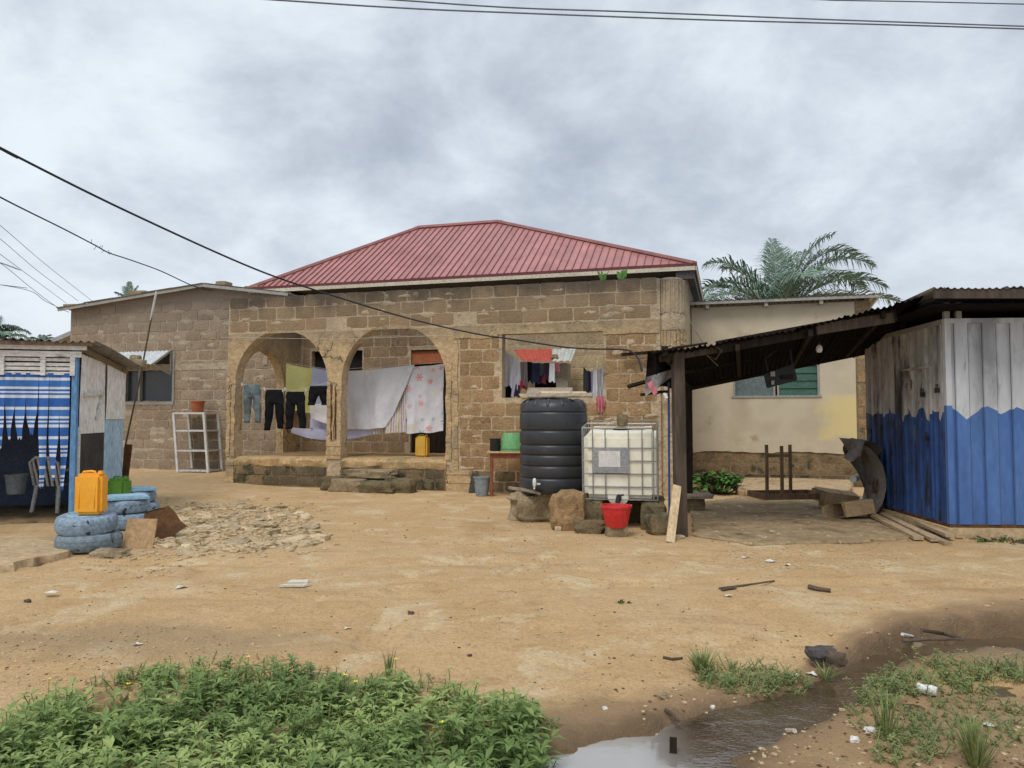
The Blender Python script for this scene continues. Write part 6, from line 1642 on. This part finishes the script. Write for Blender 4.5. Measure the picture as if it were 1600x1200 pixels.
bpx = fac(866, 561, VA - .6); m = MB(); m.rbox((bpx[0], VA - .55, zb_ + .11), (.14, .1, .09), (R(-20), 0, .1)); solo('brick', m, 'stone', 'single brick weighing down the small awning', 'brick', house=True, bevel=.01)
m = MB(); m.box(6.0, 9.3, .9, .95, .3, 1.72); solo('low_wall', m, 'cream_paint', 'pale greenish low wall inside the wall opening', 'wall', house=True)
hv = .55
items = [(789, 548, 803, 560, .66, 'cloth_grey', 'grey shirt hanging at the left jamb of the opening', 'shirt'), (803, 560, 813, 566, .62, 'cloth_grey', 'pale grey shirt beside the left jamb shirt', 'shirt'), (786, 573, 800, 580, .45, 'cloth_navy', 'dark blouse below the grey shirt at the jamb', 'shirt'), (800, 586, 810, 588, .42, 'cloth_lilac', 'lilac cloth below the grey shirts', 'cloth'), (813, 565, 824, 566, .5, 'cloth_finestripe', 'mauve striped skirt under the awning edge', 'skirt'), (824, 565, 832, 566, .4, 'cloth_black', 'black garment under the red awning sheet', 'garment'), (831, 567, 842, 567, .40, 'cloth_navy', 'navy garment under the red awning sheet', 'garment'), (841, 567, 851, 568, .26, 'cloth_charcoal', 'grey patterned top under the white awning sheet', 'shirt'), (850, 567, 859, 567, .34, 'cloth_plum', 'dark top beside the white cloth strip', 'shirt'), (859, 568, 867, 568, .36, 'cloth_white', 'white cloth strip under the awning brick', 'cloth'), (866, 567, 874, 567, .17, 'cloth_pink', 'small pink cloth beside the awning post', 'cloth'),
         (787, 598, 799, 600, .3, 'cloth_black', 'black trousers hanging lowest at the left jamb', 'trousers'), (802, 600, 812, 602, .24, 'cloth_plum', 'plum cloth hanging low beside the black trousers', 'cloth'), (812, 594, 822, 596, .16, 'cloth_red', 'red cloth below the striped skirt', 'cloth'), (842, 583, 852, 584, .2, 'cloth_maroon', 'maroon cloth below the grey patterned top', 'cloth'),
         (912, 573, 918, 580, .62, 'cloth_charcoal', 'charcoal garment at the left of the right-hand bundle', 'garment'), (918, 578, 923, 581, .56, 'cloth_plum', 'dark garment second in the right-hand bundle', 'garment'), (922, 580, 928, 580, .55, 'cloth_paleblue', 'pale blue shirt in the right-hand bundle', 'shirt'), (927, 580, 933, 578, .56, 'cloth_white', 'white shirt in the right-hand bundle', 'shirt'), (932, 578, 938, 576, .55, 'cloth_grey', 'grey shirt in the right-hand bundle', 'shirt'), (937, 576, 943, 573, .58, 'cloth_white', 'white shirt against the right jamb', 'shirt')]
for i, (a, b, c, d, dr, mt, lab, cat) in enumerate(items):
    hang('hanging_' + cat, mt, HP(a, b, hv + .04 * (i % 3)), HP(c, d, hv + .04 * (i % 3)), dr, lab, cat, 1.2, .022, .0, nx=10, ny=8, grp='washing inside the wall opening', flare=.03, bot=lambda t: 1 + .06 * math.sin(t * 9))
m = MB(); m.tube([HP(785, 541, hv), HP(803, 559, hv), HP(820, 564, hv), HP(850, 566, hv), HP(880, 565, hv)], .005, 5); solo('clothes_line', m, 'cord', 'cord with washing under the small awning', 'line')
m = MB(); m.tube([HP(908, 569, hv), HP(925, 579, hv), HP(945, 570, hv)], .005, 5); solo('clothes_line', m, 'cord', 'short cord with the right-hand bundle of washing', 'line')
hang('pink_cloth', 'cloth_pink', HP(932, 619, -.05), HP(945, 619, -.05), .33, 'frayed pink cloth hanging over the opening sill', 'cloth', 3, .03, 0, bot=lambda a: .55 + .45 * math.sin(math.pi * a), grp='washing inside the wall opening')

# ------------------------------------------------------------------ wires
def wire(pts, r_, mt, label, grp=None, sag=0):
    P_ = [W(*p) for p in pts]; out_ = []
    P_.insert(0, P_[0] + (P_[0] - P_[1]).normalized() * 14)
    if pts[-1][0] > 1600: P_.append(P_[-1] + (P_[-1] - P_[-2]).normalized() * 14)
    for i in range(len(P_) - 1):                # Catmull-Rom through the measured points
        p0, p1, p2, p3 = P_[max(0, i - 1)], P_[i], P_[i + 1], P_[min(len(P_) - 1, i + 2)]
        for k in range(8):
            t = k / 8; out_.append(.5 * ((2 * p1) + (p2 - p0) * t + (2 * p0 - 5 * p1 + 4 * p2 - p3) * t * t + (3 * p1 - p0 - 3 * p2 + p3) * t ** 3))
    out_.append(P_[-1]); m = MB(); m.tube(out_, r_, 5); return solo('overhead_wire', m, mt, label, 'wire', group=grp, smooth=2)
wire([(-120, 165, 7.6), (0, 231, 8.6), (200, 331, 10.3), (400, 421, 12.4), (520, 462, 13.7), (640, 498, 14.4), (740, 521, 14.6), (800, 530, 14.5), (870, 541, 14.2), (915, 545, 14.05), (965, 546, 13.9), (985, 549, 13.8), (997, 560, 13.6), (1003, 580, 13.2)], .016, 'wire', 'thick black service cable drooping across the house front')
wire([(-120, 240, 9), (0, 308, 11), (100, 358, 13.5), (148, 383, 14.8), (170, 395, 15.4), (200, 405, 16.2), (250, 423, 17.4), (300, 446, 18.6), (330, 454, 18.7)], .013, 'wire', 'black cable with a rough splice running to the side house')
m = MB()
for k in range(9):
    a = W(143 + k * 4, 380 + k * 2.2, 14.7 + .07 * k); m.tube([a, a + Vector((.06 * math.sin(k * 2.3), .0, .08 * math.cos(k * 1.7)))], .005, 4)
solo('wire_splice', m, 'wire', 'tangle of wire ends twisted round the spliced cable', 'wire')
for i, (a, b, c) in enumerate((((0, 352), (70, 412), (145, 471)), ((0, 373), (60, 424), (122, 470)), ((0, 397), (50, 434), (104, 474)))):
    wire([(a[0] - 60, a[1] - 45, 18), (*a, 20), (*b, 24), (*c, 30)], .008, 'wire_grey', ['topmost of the thin grey wires slanting to the side house', 'second of the thin grey wires slanting to the side house', 'third of the thin grey wires slanting to the side house'][i], 'thin wires at the left picture edge')
wire([(-40, 396, 18), (0, 411, 18.6), (45, 447, 19.2), (85, 477, 19.6), (108, 488, 19.8)], .007, 'wire_grey', 'lowest slanting thin wire ending at the side house corner', 'thin wires at the left picture edge')
wire([(-40, 440, 17), (0, 445, 17.5), (48, 455, 18), (70, 470, 18.6), (95, 482, 19.2)], .007, 'wire_grey', 'thin wire sagging into the lowest slanting wire', 'thin wires at the left picture edge')
wire([(250, -12, 8.4), (600, 11, 8.6), (800, 20, 8.8), (1100, 31, 9.0), (1400, 39, 9.2), (1750, 50, 9.4)], .010, 'wire_grey', 'lower of the long wires crossing the top of the picture', 'overhead wires along the road')
wire([(400, -16, 8.8), (620, 0, 9.0), (800, 12, 9.1), (1000, 19, 9.3), (1250, 29, 9.6), (1450, 36, 9.8), (1750, 46, 10.2)], .010, 'wire_grey', 'upper of the long wires crossing the top of the picture', 'overhead wires along the road')
wire([(1150, -6, 9.6), (1300, 0, 9.8), (1450, 3, 10), (1750, 10, 10.3)], .009, 'wire_grey', 'short wire at the top right corner of the picture', 'overhead wires along the road')
m = MB(); m.tube([H2W(9.72, .4, 3.55), H2W(9.85, .7, 3.2), H2W(10.1, 1.2, 2.8), W(1098, 543, 11.2)], .008, 6); solo('drop_wire', m, 'cord', 'pale wire dropping from the corner column to the canopy', 'wire', smooth=2)
A = [H2W(*q_) for q_ in ((8.6, -.14, 2.62), (9.3, -.14, 2.66))]; m = MB(); m.beam(A[0], A[1], .12, .05); solo('wall_shelf', m, 'wood_dark', 'short dark wooden ledge fixed to the wall by the cable end', 'ledge', bevel=.004)

# ------------------------------------------------------------------ rubble, gravel, litter
def stone_mesh(seed, flat=.4, mat='rubble', cuts=2):
    m = MB(); rough(m, (0, 0, 0), (1, 1, flat), seed, 0, cuts, .22, .35); return mesh('rubble_stone', m, mat)
RM = [stone_mesh(200 + k, .30 + .05 * (k % 4)) for k in range(8)]
rr = random.Random(77)
def in_rubble(px, py):
    x = (px - 350) / 150; y = (py - 822) / 40
    return x * x + y * y + 1.6 * float(fbm(px * .018, py * .05, 4)) < 1
cnt = 0
while cnt < 240:
    px, py = rr.uniform(222, 515), rr.uniform(778, 868)
    if not in_rubble(px, py) or (px < 275 and py < 850 and rr.random() < .7): continue
    P_ = G(px, py); s_ = rr.choice((.07, .09, .11, .13, .16, .22)) * rr.uniform(.8, 1.2)
    o = bpy.data.objects.new('rubble_stone', rr.choice(RM)); COL.objects.link(o); o.location = (P_.x, P_.y, P_.z + s_ * .01)
    o.rotation_euler = (rr.uniform(-.25, .25), rr.uniform(-.25, .25), rr.uniform(0, 6.3)); o.scale = (s_, s_ * rr.uniform(.6, .95), s_ * rr.uniform(.5, 1.0))
    tag(o, 'pale angular stone in the rubble patch beside the blue tyres', 'stone', 'stones of the rubble patch'); cnt += 1
def scatter(name, zones, mat, label, seed, cuts=0):
    """loose chips: many small irregular stones joined into one mesh"""
    r = random.Random(seed); base = []
    for k in range(6):
        m = MB(); rough(m, (0, 0, 0), (1, 1, .5), 300 + k, 0, 1, .3, .4); base.append((np.array(m.v), m.f))
    V_ = []; F_ = []; n0 = 0
    for (fn, n, s0, s1) in zones:
        for _ in range(n):
            x, y = fn(r); z = float(gz(x, y)); bv, bf = base[r.randrange(6)]
            s_ = s0 + (s1 - s0) * r.random() ** 2.5; a = r.uniform(0, 6.28); c, sn = math.cos(a), math.sin(a)
            q = bv * np.array([s_, s_ * r.uniform(.6, 1), s_ * r.uniform(.5, 1)])
            V_.append(np.stack([q[:, 0] * c - q[:, 1] * sn + x, q[:, 0] * sn + q[:, 1] * c + y, q[:, 2] + z + s_ * .08], 1)); F_ += [tuple(i + n0 for i in f) for f in bf]; n0 += len(bv)
    me = bpy.data.meshes.new(name); me.from_pydata(np.concatenate(V_).tolist(), [], F_); me.materials.append(MATS[mat]); me.update()
    return tag(link(name, me), label, 'gravel', kind='stuff')
def zpix(x0, x1, y0, y1):
    def f(r):
        d = WZ(r.uniform(x0, x1), r.uniform(y0, y1), 0.0); return d.x, d.y
    return f
def zell(cx, cy, rx, ry):
    def f(r):
        a = r.uniform(0, 6.28); k = math.sqrt(r.random()); d = WZ(cx + rx * k * math.cos(a), cy + ry * k * math.sin(a), 0); return d.x, d.y
    return f
M('chip_pale', [L(206, 186, 150), L(190, 166, 128)], 9, .92, .2, 60, .004, fine=.3)
M('chip_dark', [L(120, 94, 66), L(98, 78, 58)], 9, .95, .2, 60, .004, fine=.3)
def zrub(r):
    while True:
        px, py = r.uniform(215, 530), r.uniform(772, 874)
        if in_rubble(px, py) or (r.random() < .12 and in_rubble(350 + (px - 350) * .8, 822 + (py - 822) * .8)):
            d = WZ(px, py, 0.0); return d.x, d.y
scatter('gravel', [(zrub, 2600, .015, .09), (zell(215, 880, 90, 22), 160, .015, .06), (zell(1270, 872, 170, 20), 700, .012, .035), (zell(820, 860, 140, 40), 350, .01, .04), (zell(180, 1020, 220, 45), 450, .006, .025), (zpix(-50, 1650, 850, 1010), 700, .006, .03), (zpix(300, 1650, 770, 850), 350, .01, .04), (zell(1120, 1090, 120, 60), 150, .006, .028), (zell(1430, 1120, 260, 90), 380, .005, .025), (zell(1300, 990, 320, 50), 300, .005, .02)], 'chip_pale', 'pale stone chips scattered over the sandy yard', 5)
scatter('grit', [(zpix(-50, 1650, 850, 1010), 350, .005, .018), (zpix(300, 1650, 770, 850), 300, .01, .03), (zell(150, 1010, 260, 40), 200, .005, .016), (zell(1250, 1040, 350, 60), 250, .005, .02), (zell(1460, 1130, 240, 90), 700, .004, .02), (zell(900, 1060, 200, 60), 60, .004, .014)], 'chip_dark', 'dark grit and leaf crumbs on the sandy yard', 6)
def scrap(px, py, sx, sy, mt, label, seed, name='paper_scrap', cat='litter', up=.35, grp='scraps of white litter on the yard'):
    P_ = G(px, py); r = random.Random(seed); a0 = r.uniform(-.4, .4); ph_ = r.uniform(0, 6); th_ = .004
    def f(a, b):
        x, y = (a - .5) * sx + .1 * sx * math.sin(b * 4 + ph_), (b - .5) * sy; z = up * min(sx, sy) * (.3 + .5 * math.sin(a * 4 + ph_) * math.cos(b * 3)) ** 2
        return (P_.x + x * math.cos(a0) - y * math.sin(a0), P_.y + x * math.sin(a0) + y * math.cos(a0), P_.z + .008 + z)
    m = MB(); m.grid(5, 4, f); return solo(name, m, mt, label, cat, group=grp, smooth=2)
A = G(460, 916)
t = thing('broken_tile', 'two white tile shards lying on the sand', 'tile', tuple(A))
m = MB(); m.prism([(-.12, -.06), (.1, -.055), (.145, -.0), (-.09, -.015)], 0, .018, lambda a, b, d: (A.x + a, A.y + b, A.z + .006 + d)); part('shard', m, 'porcelain', t)
m = MB(); m.prism([(-.07, .02), (.11, .012), (.1, .085), (-.05, .08)], 0, .018, lambda a, b, d: (A.x + a, A.y + b, A.z + .012 + d + b * .12)); part('shard', m, 'porcelain', t)
for i, (px, py, sx, sy, lab) in enumerate(((284, 919, .09, .06, 'white scrap of litter on the sand before the rubble patch'), (215, 1008, .05, .04, 'small white scrap just behind the weed patch'), (1137, 932, .06, .05, 'white scrap of litter in the middle of the right yard'), (1204, 878, .09, .07, 'white scrap beside the gravel before the apron'), (1230, 884, .06, .05, 'small white scrap next to the one before the apron'), (1165, 872, .08, .05, 'crumpled scrap near the apron corner'), (543, 983, .04, .03, 'small pale scrap on the sand behind the weeds'), (1268, 1055, .05, .05, 'pale leaf scrap on the small weed bank'), (1240, 1057, .05, .06, 'white leaf scrap on the small weed bank'), (1545, 1135, .05, .04, 'pale scrap on the mud at the right edge'), (80, 927, .1, .05, 'pinkish crumpled scrap on the left sand'))):
    scrap(px, py, sx, sy, 'litter_white', lab, i)
def twig(pts, r_, mt, label, name='stick', cat='stick'):
    P_ = [G(*p) for p in pts]; m = MB(); m.tube([p + Vector((0, 0, r_ * .8)) for p in P_], [r_ * (1 - .25 * i / max(1, len(P_) - 1)) for i in range(len(P_))], 7); return solo(name, m, mt, label, cat, smooth=1)
twig([(1264, 920), (1280, 924), (1298, 926)], .022, 'stick', 'dark driftwood stick lying on the sand at the right')
twig([(1171, 1139), (1200, 1142), (1222, 1146), (1242, 1146)], .016, 'stick_pale', 'pale bleached branch lying across the runnel', 'branch', 'branch')
twig([(1410, 993), (1432, 997)], .011, 'litter_white', 'white plastic tube lying by the runnel bank', 'tube', 'tube')
twig([(1440, 987), (1475, 993), (1508, 1002)], .014, 'stick', 'thin dark branch on the far runnel bank', 'branch', 'branch')
twig([(1410, 1004), (1450, 1001), (1505, 1001)], .012, 'stick', 'thin dark stick edging the runnel', 'stick', 'stick')
twig([(1036, 1029), (1050, 1032), (1066, 1030)], .01, 'stick', 'short twig left of the grass tuft')
twig([(1040, 1112), (1052, 1120), (1060, 1130)], .012, 'stick', 'short dark twig on the bank of the runnel')
twig([(1124, 921), (1170, 915), (1210, 909)], .01, 'stick', 'thin broken twig on the sand left of the driftwood')
twig([(1128, 924), (1150, 920)], .014, 'stick', 'short thick twig piece on the sand left of the driftwood')
A = G(1052, 1192); m = MB(); m.beam((A.x, A.y, WATER - .03), (A.x + .005, A.y + .02, WATER + .07), .035, .012); solo('wood_stub', m, 'wood_dark', 'dark wooden stub standing in the puddle', 'stick')
A = G(1282, 1029); m = MB(); rough(m, (A.x, A.y, A.z + .03), (.15, .10, .085), 401, .1, 6, .2, .5); solo('cloth_bundle', m, 'cloth_dark', 'dark crumpled cloth bundle half buried by the runnel', 'cloth', smooth=1)
A = G(1307, 1036); m = MB(); rough(m, (A.x, A.y, A.z + .025), (.11, .07, .07), 402, -.6, 6, .25, .45); solo('cloth_bundle', m, 'stick', 'brown shredded cloth end beside the dark bundle', 'cloth', smooth=1)
A = G(1449, 1086); t = thing('can', 'crushed white can lying in the weeds beyond the runnel', 'can', tuple(A), rz=R(50)); m = MB(); m.tube([(0, -.05, .03), (0, -.02, .032), (0, .02, .028), (.004, .05, .03)], [.026, .03, .027, .03], 12); part('body', m, 'litter_white', t, smooth=1); m = MB(); m.tube([(.004, .05, .03), (.004, .056, .03)], .026, 12); part('end', m, 'steel_cage', t)
for i, (px, py, s_, lab, mt) in enumerate(((945, 1108, .018, 'white pebble at the edge of the puddle', 'litter_white'), (1038, 1090, .04, 'tan pebble on the runnel bank', 'stone'), (1114, 1106, .018, 'small pale pebble at the top of the runnel', 'litter_white'), (1150, 1154, .035, 'pale pebble in the runnel', 'stone_mossy'), (642, 959, .03, 'dark pebble on the sand behind the weeds', 'stick'), (43, 941, .035, 'dark pebble on the sand at the far left', 'stick'), (734, 1025, .02, 'tiny dark pebble right of the weed patch', 'stick'), (1335, 1158, .03, 'pale lump of litter on the near mud bank', 'litter_white'), (1360, 1143, .035, 'white foam lump on the near mud bank', 'litter_white'), (1435, 1016, .08, 'pale stone on the runnel bank beside the tube', 'stone'))):
    P_ = G(px, py); stone((P_.x, P_.y, P_.z + s_ * .2), (s_ * 1.3, s_, s_ * .8), lab, 410 + i, mt, name='pebble', cat='pebble', rnd=.55, amp=.2)

# ------------------------------------------------------------------ plants
def leaves(name, bases, mat, label, seed, hgt=(.08, .2), ll=(.05, .095), wr=.31, nodes=6, rosette=6, kind='stuff', cat='weeds', spread=.35, patch=None):
    """low leafy plants: stems with pairs of lance-shaped leaves, each leaf folded along its midrib"""
    r = np.random.RandomState(seed); V_ = []; F_ = []; T_ = []; n0 = 0; sv = MB()
    for (x, y, k) in bases:
        z = float(gz(x, y)); h = r.uniform(*hgt) * k; lean = r.uniform(-spread, spread, 2) * h
        top = np.array([x + lean[0], y + lean[1], z + h]); b0 = np.array([x, y, z - .01]); tint = min(.8, max(0, r.rand() * .4 + .1 + 1.1 * float(fbm(x * 1.8 + 9, y * 1.8, 3))))
        sv.tube([b0, (b0 + top) / 2 + np.array([0, 0, .02 * h]), top], .0028, 3, False)
        a0 = r.uniform(0, 6.28); items_ = []
        for n_ in range(nodes):
            t = .25 + .72 * n_ / nodes
            for s_ in (0, math.pi):
                items_.append((b0 + (top - b0) * t, a0 + n_ * 1.57 + s_ + r.uniform(-.3, .3), r.uniform(-.15, .45), r.uniform(.75, 1.15)))
        for n_ in range(rosette):
            items_.append((top, a0 + n_ * 6.28 / rosette + r.uniform(-.3, .3), r.uniform(.1, .75), r.uniform(.6, 1.05)))
        l0 = r.uniform(*ll) * (k ** .6)
        for (P_, a, el, q) in items_:
            l = l0 * q; wd = l * wr * r.uniform(.8, 1.15)
            d = np.array([math.cos(a) * math.cos(el), math.sin(a) * math.cos(el), math.sin(el)]); sd_ = np.array([-math.sin(a), math.cos(a), 0])
            up = np.cross(d, sd_) * -1; up = up if up[2] > 0 else -up
            mid = P_ + d * l * .48; tip = P_ + d * l + np.array([0, 0, -l * r.uniform(.08, .35)])
            V_ += [P_, mid + sd_ * wd * .5 + up * wd * .16, mid, mid - sd_ * wd * .5 + up * wd * .16, tip]
            F_ += [(n0, n0 + 2, n0 + 1), (n0, n0 + 3, n0 + 2), (n0 + 1, n0 + 2, n0 + 4), (n0 + 2, n0 + 3, n0 + 4)]
            tv = min(1, max(0, tint + r.uniform(0, .5))); T_ += [tv] * 5; n0 += 5
    nb_ = len(V_); V_ += [np.array(q) for q in sv.v]; F_ += [tuple(i + nb_ for i in f) for f in sv.f]; T_ += [.55] * len(sv.v)
    me = bpy.data.meshes.new(name); me.from_pydata(np.array(V_).tolist(), [], F_)
    at = me.attributes.new('tint', 'FLOAT', 'POINT'); at.data.foreach_set('value', np.array(T_)); me.materials.append(MATS[mat]); me.update()
    return tag(link(name, me), label, cat, kind=kind)
rw = random.Random(31)
def edge_y(px):                                   # upper outline of the weed patch in the photo
    return np.interp(px, [-80, 0, 60, 150, 250, 330, 440, 500, 560, 610, 680, 740, 800, 840, 850, 862], [1190, 1130, 1098, 1062, 1042, 1035, 1030, 1045, 1060, 1052, 1062, 1085, 1095, 1115, 1150, 1300])
bases = []; tries = 0
while len(bases) < 1700 and tries < 40000:
    tries += 1
    x, y = rw.uniform(-3.1, .35), rw.uniform(2.1, 5.3); z = float(gz(x, y))
    d = Vector((x, y, z)) - CAM; f_ = d.y * math.cos(PITCH) + d.z * math.sin(PITCH); u_ = -d.y * math.sin(PITCH) + d.z * math.cos(PITCH)
    px, py = 800 + FPX * d.x / f_, 600 - FPX * u_ / f_
    if px < -180 or px > 862: continue
    e_ = float(edge_y(px)) + 12 + 25 * float(fbm(px * .02, 3, 3))
    if py < e_: continue
    if (px - 168) ** 2 / 46 ** 2 + (py - 1122) ** 2 / 42 ** 2 < 1: continue
    near_edge = min(1, (py - e_) / 55)
    dens = .55 + .6 * near_edge
    if float(fbm(x * 2.6 + 31, y * 2.6 + 4, 3)) < -.17: dens *= .25
    if rw.random() > dens: continue
    bases.append((x, y, (.4 + .6 * near_edge) * (.95 + .8 * float(fbm(x * 2.2, y * 2.2, 3)) + rw.uniform(-.15, .2))))
p_ = G(168, 1112); m = MB(); rough(m, (p_.x, p_.y, p_.z + .03), (.17, .2, .08), 431, .3, 5, .12, .35); solo('flat_stone', m, 'mud', 'flat reddish stone showing in a gap of the weed patch', 'stone', smooth=1)
leaves('weeds', bases, 'weed_leaf', 'dense patch of leafy green weeds at the bottom left', 3)
rw = random.Random(32)
def zone(n, cx, cy, rx, ry, k):
    o_ = []
    for _ in range(n):
        a = rw.uniform(0, 6.28); q = math.sqrt(rw.random()); P_ = G(cx + rx * q * math.cos(a), cy + ry * q * math.sin(a))
        if P_.z > WATER + .01: o_.append((P_.x, P_.y, k * rw.uniform(.6, 1.15)))
    return o_
cb = zone(150, 1165, 1065, 75, 22, .7) + zone(60, 1235, 1075, 40, 16, .6) + zone(250, 1480, 1062, 140, 26, .75) + zone(120, 1380, 1085, 50, 24, .8) + zone(140, 1560, 1068, 80, 24, .7) + zone(90, 1420, 1170, 60, 30, .5) + zone(150, 1520, 1130, 120, 40, .45) + zone(90, 1400, 1120, 80, 40, .4) + zone(40, 845, 1140, 20, 10, .4)
leaves('creeping_weeds', cb, 'creeper_leaf', 'low creeping weeds along the runnel banks', 4, hgt=(.04, .13), ll=(.025, .05), nodes=5, rosette=5, spread=1.2)
# thin grass growing through the weeds
rg_ = random.Random(12); m = MB()
for (x, y, k) in bases[::2]:
    for _ in range(2):
        a = rg_.uniform(0, 6.28); l = rg_.uniform(.06, .2) * (.5 + .5 * k); b = Vector((x + rg_.uniform(-.05, .05), y + rg_.uniform(-.05, .05), float(gz(x, y)))); tip = b + Vector((math.cos(a) * l * .5, math.sin(a) * l * .5, l)); mid = b.lerp(tip, .5) + Vector((0, 0, l * .12)); s_ = Vector((-math.sin(a), math.cos(a), 0)) * .0025
        m.add([b - s_, b + s_, mid + s_, mid - s_, tip], [(0, 1, 2, 3), (3, 2, 4)])
tag(link('grass', mesh('grass', m, 'grass')), 'thin grass blades growing through the weed patch', 'grass', kind='stuff')
# dry stalks and stray leaves at the weed patch edge
cb = []
for _ in range(110):
    px = rw.uniform(40, 860); P_ = G(px, float(edge_y(px)) + rw.uniform(2, 34)); cb.append((P_.x, P_.y, rw.uniform(.4, 1)))
leaves('straggling_weeds', cb, 'creeper_leaf', 'thin straggling weeds at the edge of the patch', 6, hgt=(.04, .12), ll=(.02, .04), nodes=5, rosette=4, spread=.7)
# fallen and dead leaves caught in the weeds
rd = random.Random(9); m = MB()
for _ in range(420):
    px = rd.uniform(-20, 870); py = float(edge_y(px)) + abs(rd.gauss(0, 45)); P_ = G(px, py); a = rd.uniform(0, 6.28); l = rd.uniform(.02, .05); d = Vector((math.cos(a), math.sin(a), rd.uniform(-.2, .4))) * l; s_ = Vector((-math.sin(a), math.cos(a), rd.uniform(-.2, .2))) * l * .25; b = P_ + Vector((0, 0, rd.uniform(.005, .12 if py > edge_y(px) + 40 else .02)))
    m.add([b, b + d * .5 + s_, b + d, b + d * .5 - s_], [(0, 1, 2, 3)])
M('dead_leaf', [L(150, 124, 84), L(122, 98, 66)], 9, .9, 0)
tag(link('dead_leaves', mesh('dead_leaves', m, 'dead_leaf')), 'dry brown leaves caught among the weeds', 'leaves', kind='stuff')
m = MB()
for i, (px, py) in enumerate(((387, 1068), (199, 1116), (538, 1100), (618, 1072), (555, 1112), (75, 1108), (690, 1184), (178, 1172), (1085, 1190))):
    if px > 900: continue
    P_ = G(px, py + 14); c = Vector((P_.x, P_.y, P_.z + .2)); t = thing('yellow_flower', 'tiny yellow flower ' + ['at the back middle of the weed patch', 'just right of the flat reddish stone', 'in the middle of the weed patch', 'nearest the thin upright grass blades', 'second from the thin upright grass blades', 'at the left end of the weed patch', 'at the front right of the weed patch', 'in front of the flat reddish stone'][i], 'flower', tuple(P_), group='yellow flowers in the weed patch')
    m = MB()
    for k in range(4):
        a = k * 1.57 + i; d = Vector((math.cos(a), math.sin(a), .35)); s_ = Vector((-math.sin(a), math.cos(a), 0)) * .006; m.add([c, c + d * .008 + s_, c + d * .015, c + d * .008 - s_], [(0, 1, 2, 3)])
    if 'petal' not in MATS: M('petal', [L(236, 220, 40), L(244, 232, 70)], 5, .7, 0)
    part('petals', m, 'petal', t); m = MB(); m.tube([P_, c], .002, 4); part('stem', m, 'grass', t)
def tuft(px, py, n, h, sp, mt, label, seed, width=.004):
    r = random.Random(seed); P_ = G(px, py); m = MB()
    for _ in range(n):
        a = r.uniform(0, 6.28); q = r.random(); l = h * r.uniform(.5, 1.1); b = P_ + Vector((math.cos(a) * sp * .25 * q, math.sin(a) * sp * .25 * q, -.01)); tip = b + Vector((math.cos(a) * sp * q, math.sin(a) * sp * q, l)); mid = b.lerp(tip, .55) + Vector((0, 0, l * .12)); s_ = Vector((-math.sin(a), math.cos(a), 0)) * width
        m.add([b - s_, b + s_, mid + s_ * .8, mid - s_ * .8, tip], [(0, 1, 2, 3), (3, 2, 4)])
    return solo('grass_tuft', m, mt, label, 'grass', org=tuple(P_), group='grass tufts by the runnel')
tuft(1098, 1052, 170, .15, .13, 'grass', 'spiky grass tuft on the bank left of the runnel', 1)
tuft(1385, 1150, 60, .24, .1, 'grass', 'tall thin grass on the near bank of the runnel', 2)
tuft(1525, 1196, 110, .22, .14, 'grass', 'grass tuft at the bottom right corner', 3)
tuft(607, 1058, 22, .2, .06, 'grass', 'thin upright grass blades at the back of the weed patch', 4)
tuft(1290, 860 + 200, 30, .1, .1, 'grass', 'small grass tuft beside the dark cloth bundle', 5)
# the bush behind the post, tuft of weeds by tote
def bush(px, py, n, rx, h, label, seed, ll=.16, mt='leaf_dark'):
    r = random.Random(seed); P_ = G(px, py); t = thing('bush', label, 'bush', tuple(P_)); m = MB(); ms_ = MB()
    for _ in range(n):
        a = r.uniform(0, 6.28); q = math.sqrt(r.random()); top = P_ + Vector((math.cos(a) * rx * q, math.sin(a) * rx * .6 * q, h * r.uniform(.35, 1) * (1 - .4 * q)))
        ms_.tube([P_ + Vector((math.cos(a) * rx * .3 * q, math.sin(a) * rx * .2 * q, -.02)), top], .006, 4, False)
        for k in range(4):
            b = r.uniform(0, 6.28); l = ll * r.uniform(.6, 1.2); d = Vector((math.cos(b), math.sin(b), r.uniform(-.5, .5))).normalized(); s_ = Vector((-math.sin(b), math.cos(b), r.uniform(-.3, .3))) * l * .3; c = top + d * l * .5 - Vector((0, 0, .02 * k))
            m.add([top, c + s_, top + d * l - Vector((0, 0, l * .2)), c - s_, c - Vector((0, 0, l * .05))], [(0, 4, 1), (0, 3, 4), (1, 4, 2), (4, 3, 2)])
    part('foliage', m, mt, t); part('stems', ms_, 'stick', t)
bush(1122, 772, 85, .5, .52, 'leafy green bush behind the timber post by the plastered wall', 1)
bush(1012, 812, 14, .16, .16, 'small green sprig between the tote stones and the post', 2, .08)
bush(860, 812, 22, .22, .10, 'low weeds in front of the mud stand', 3, .06)
bush(1570, 846, 40, .4, .08, 'low grass and weeds along the kiosk footing', 4, .05)
bush(975, 942, 5, .05, .05, 'tiny green weed alone on the sand', 5, .04)
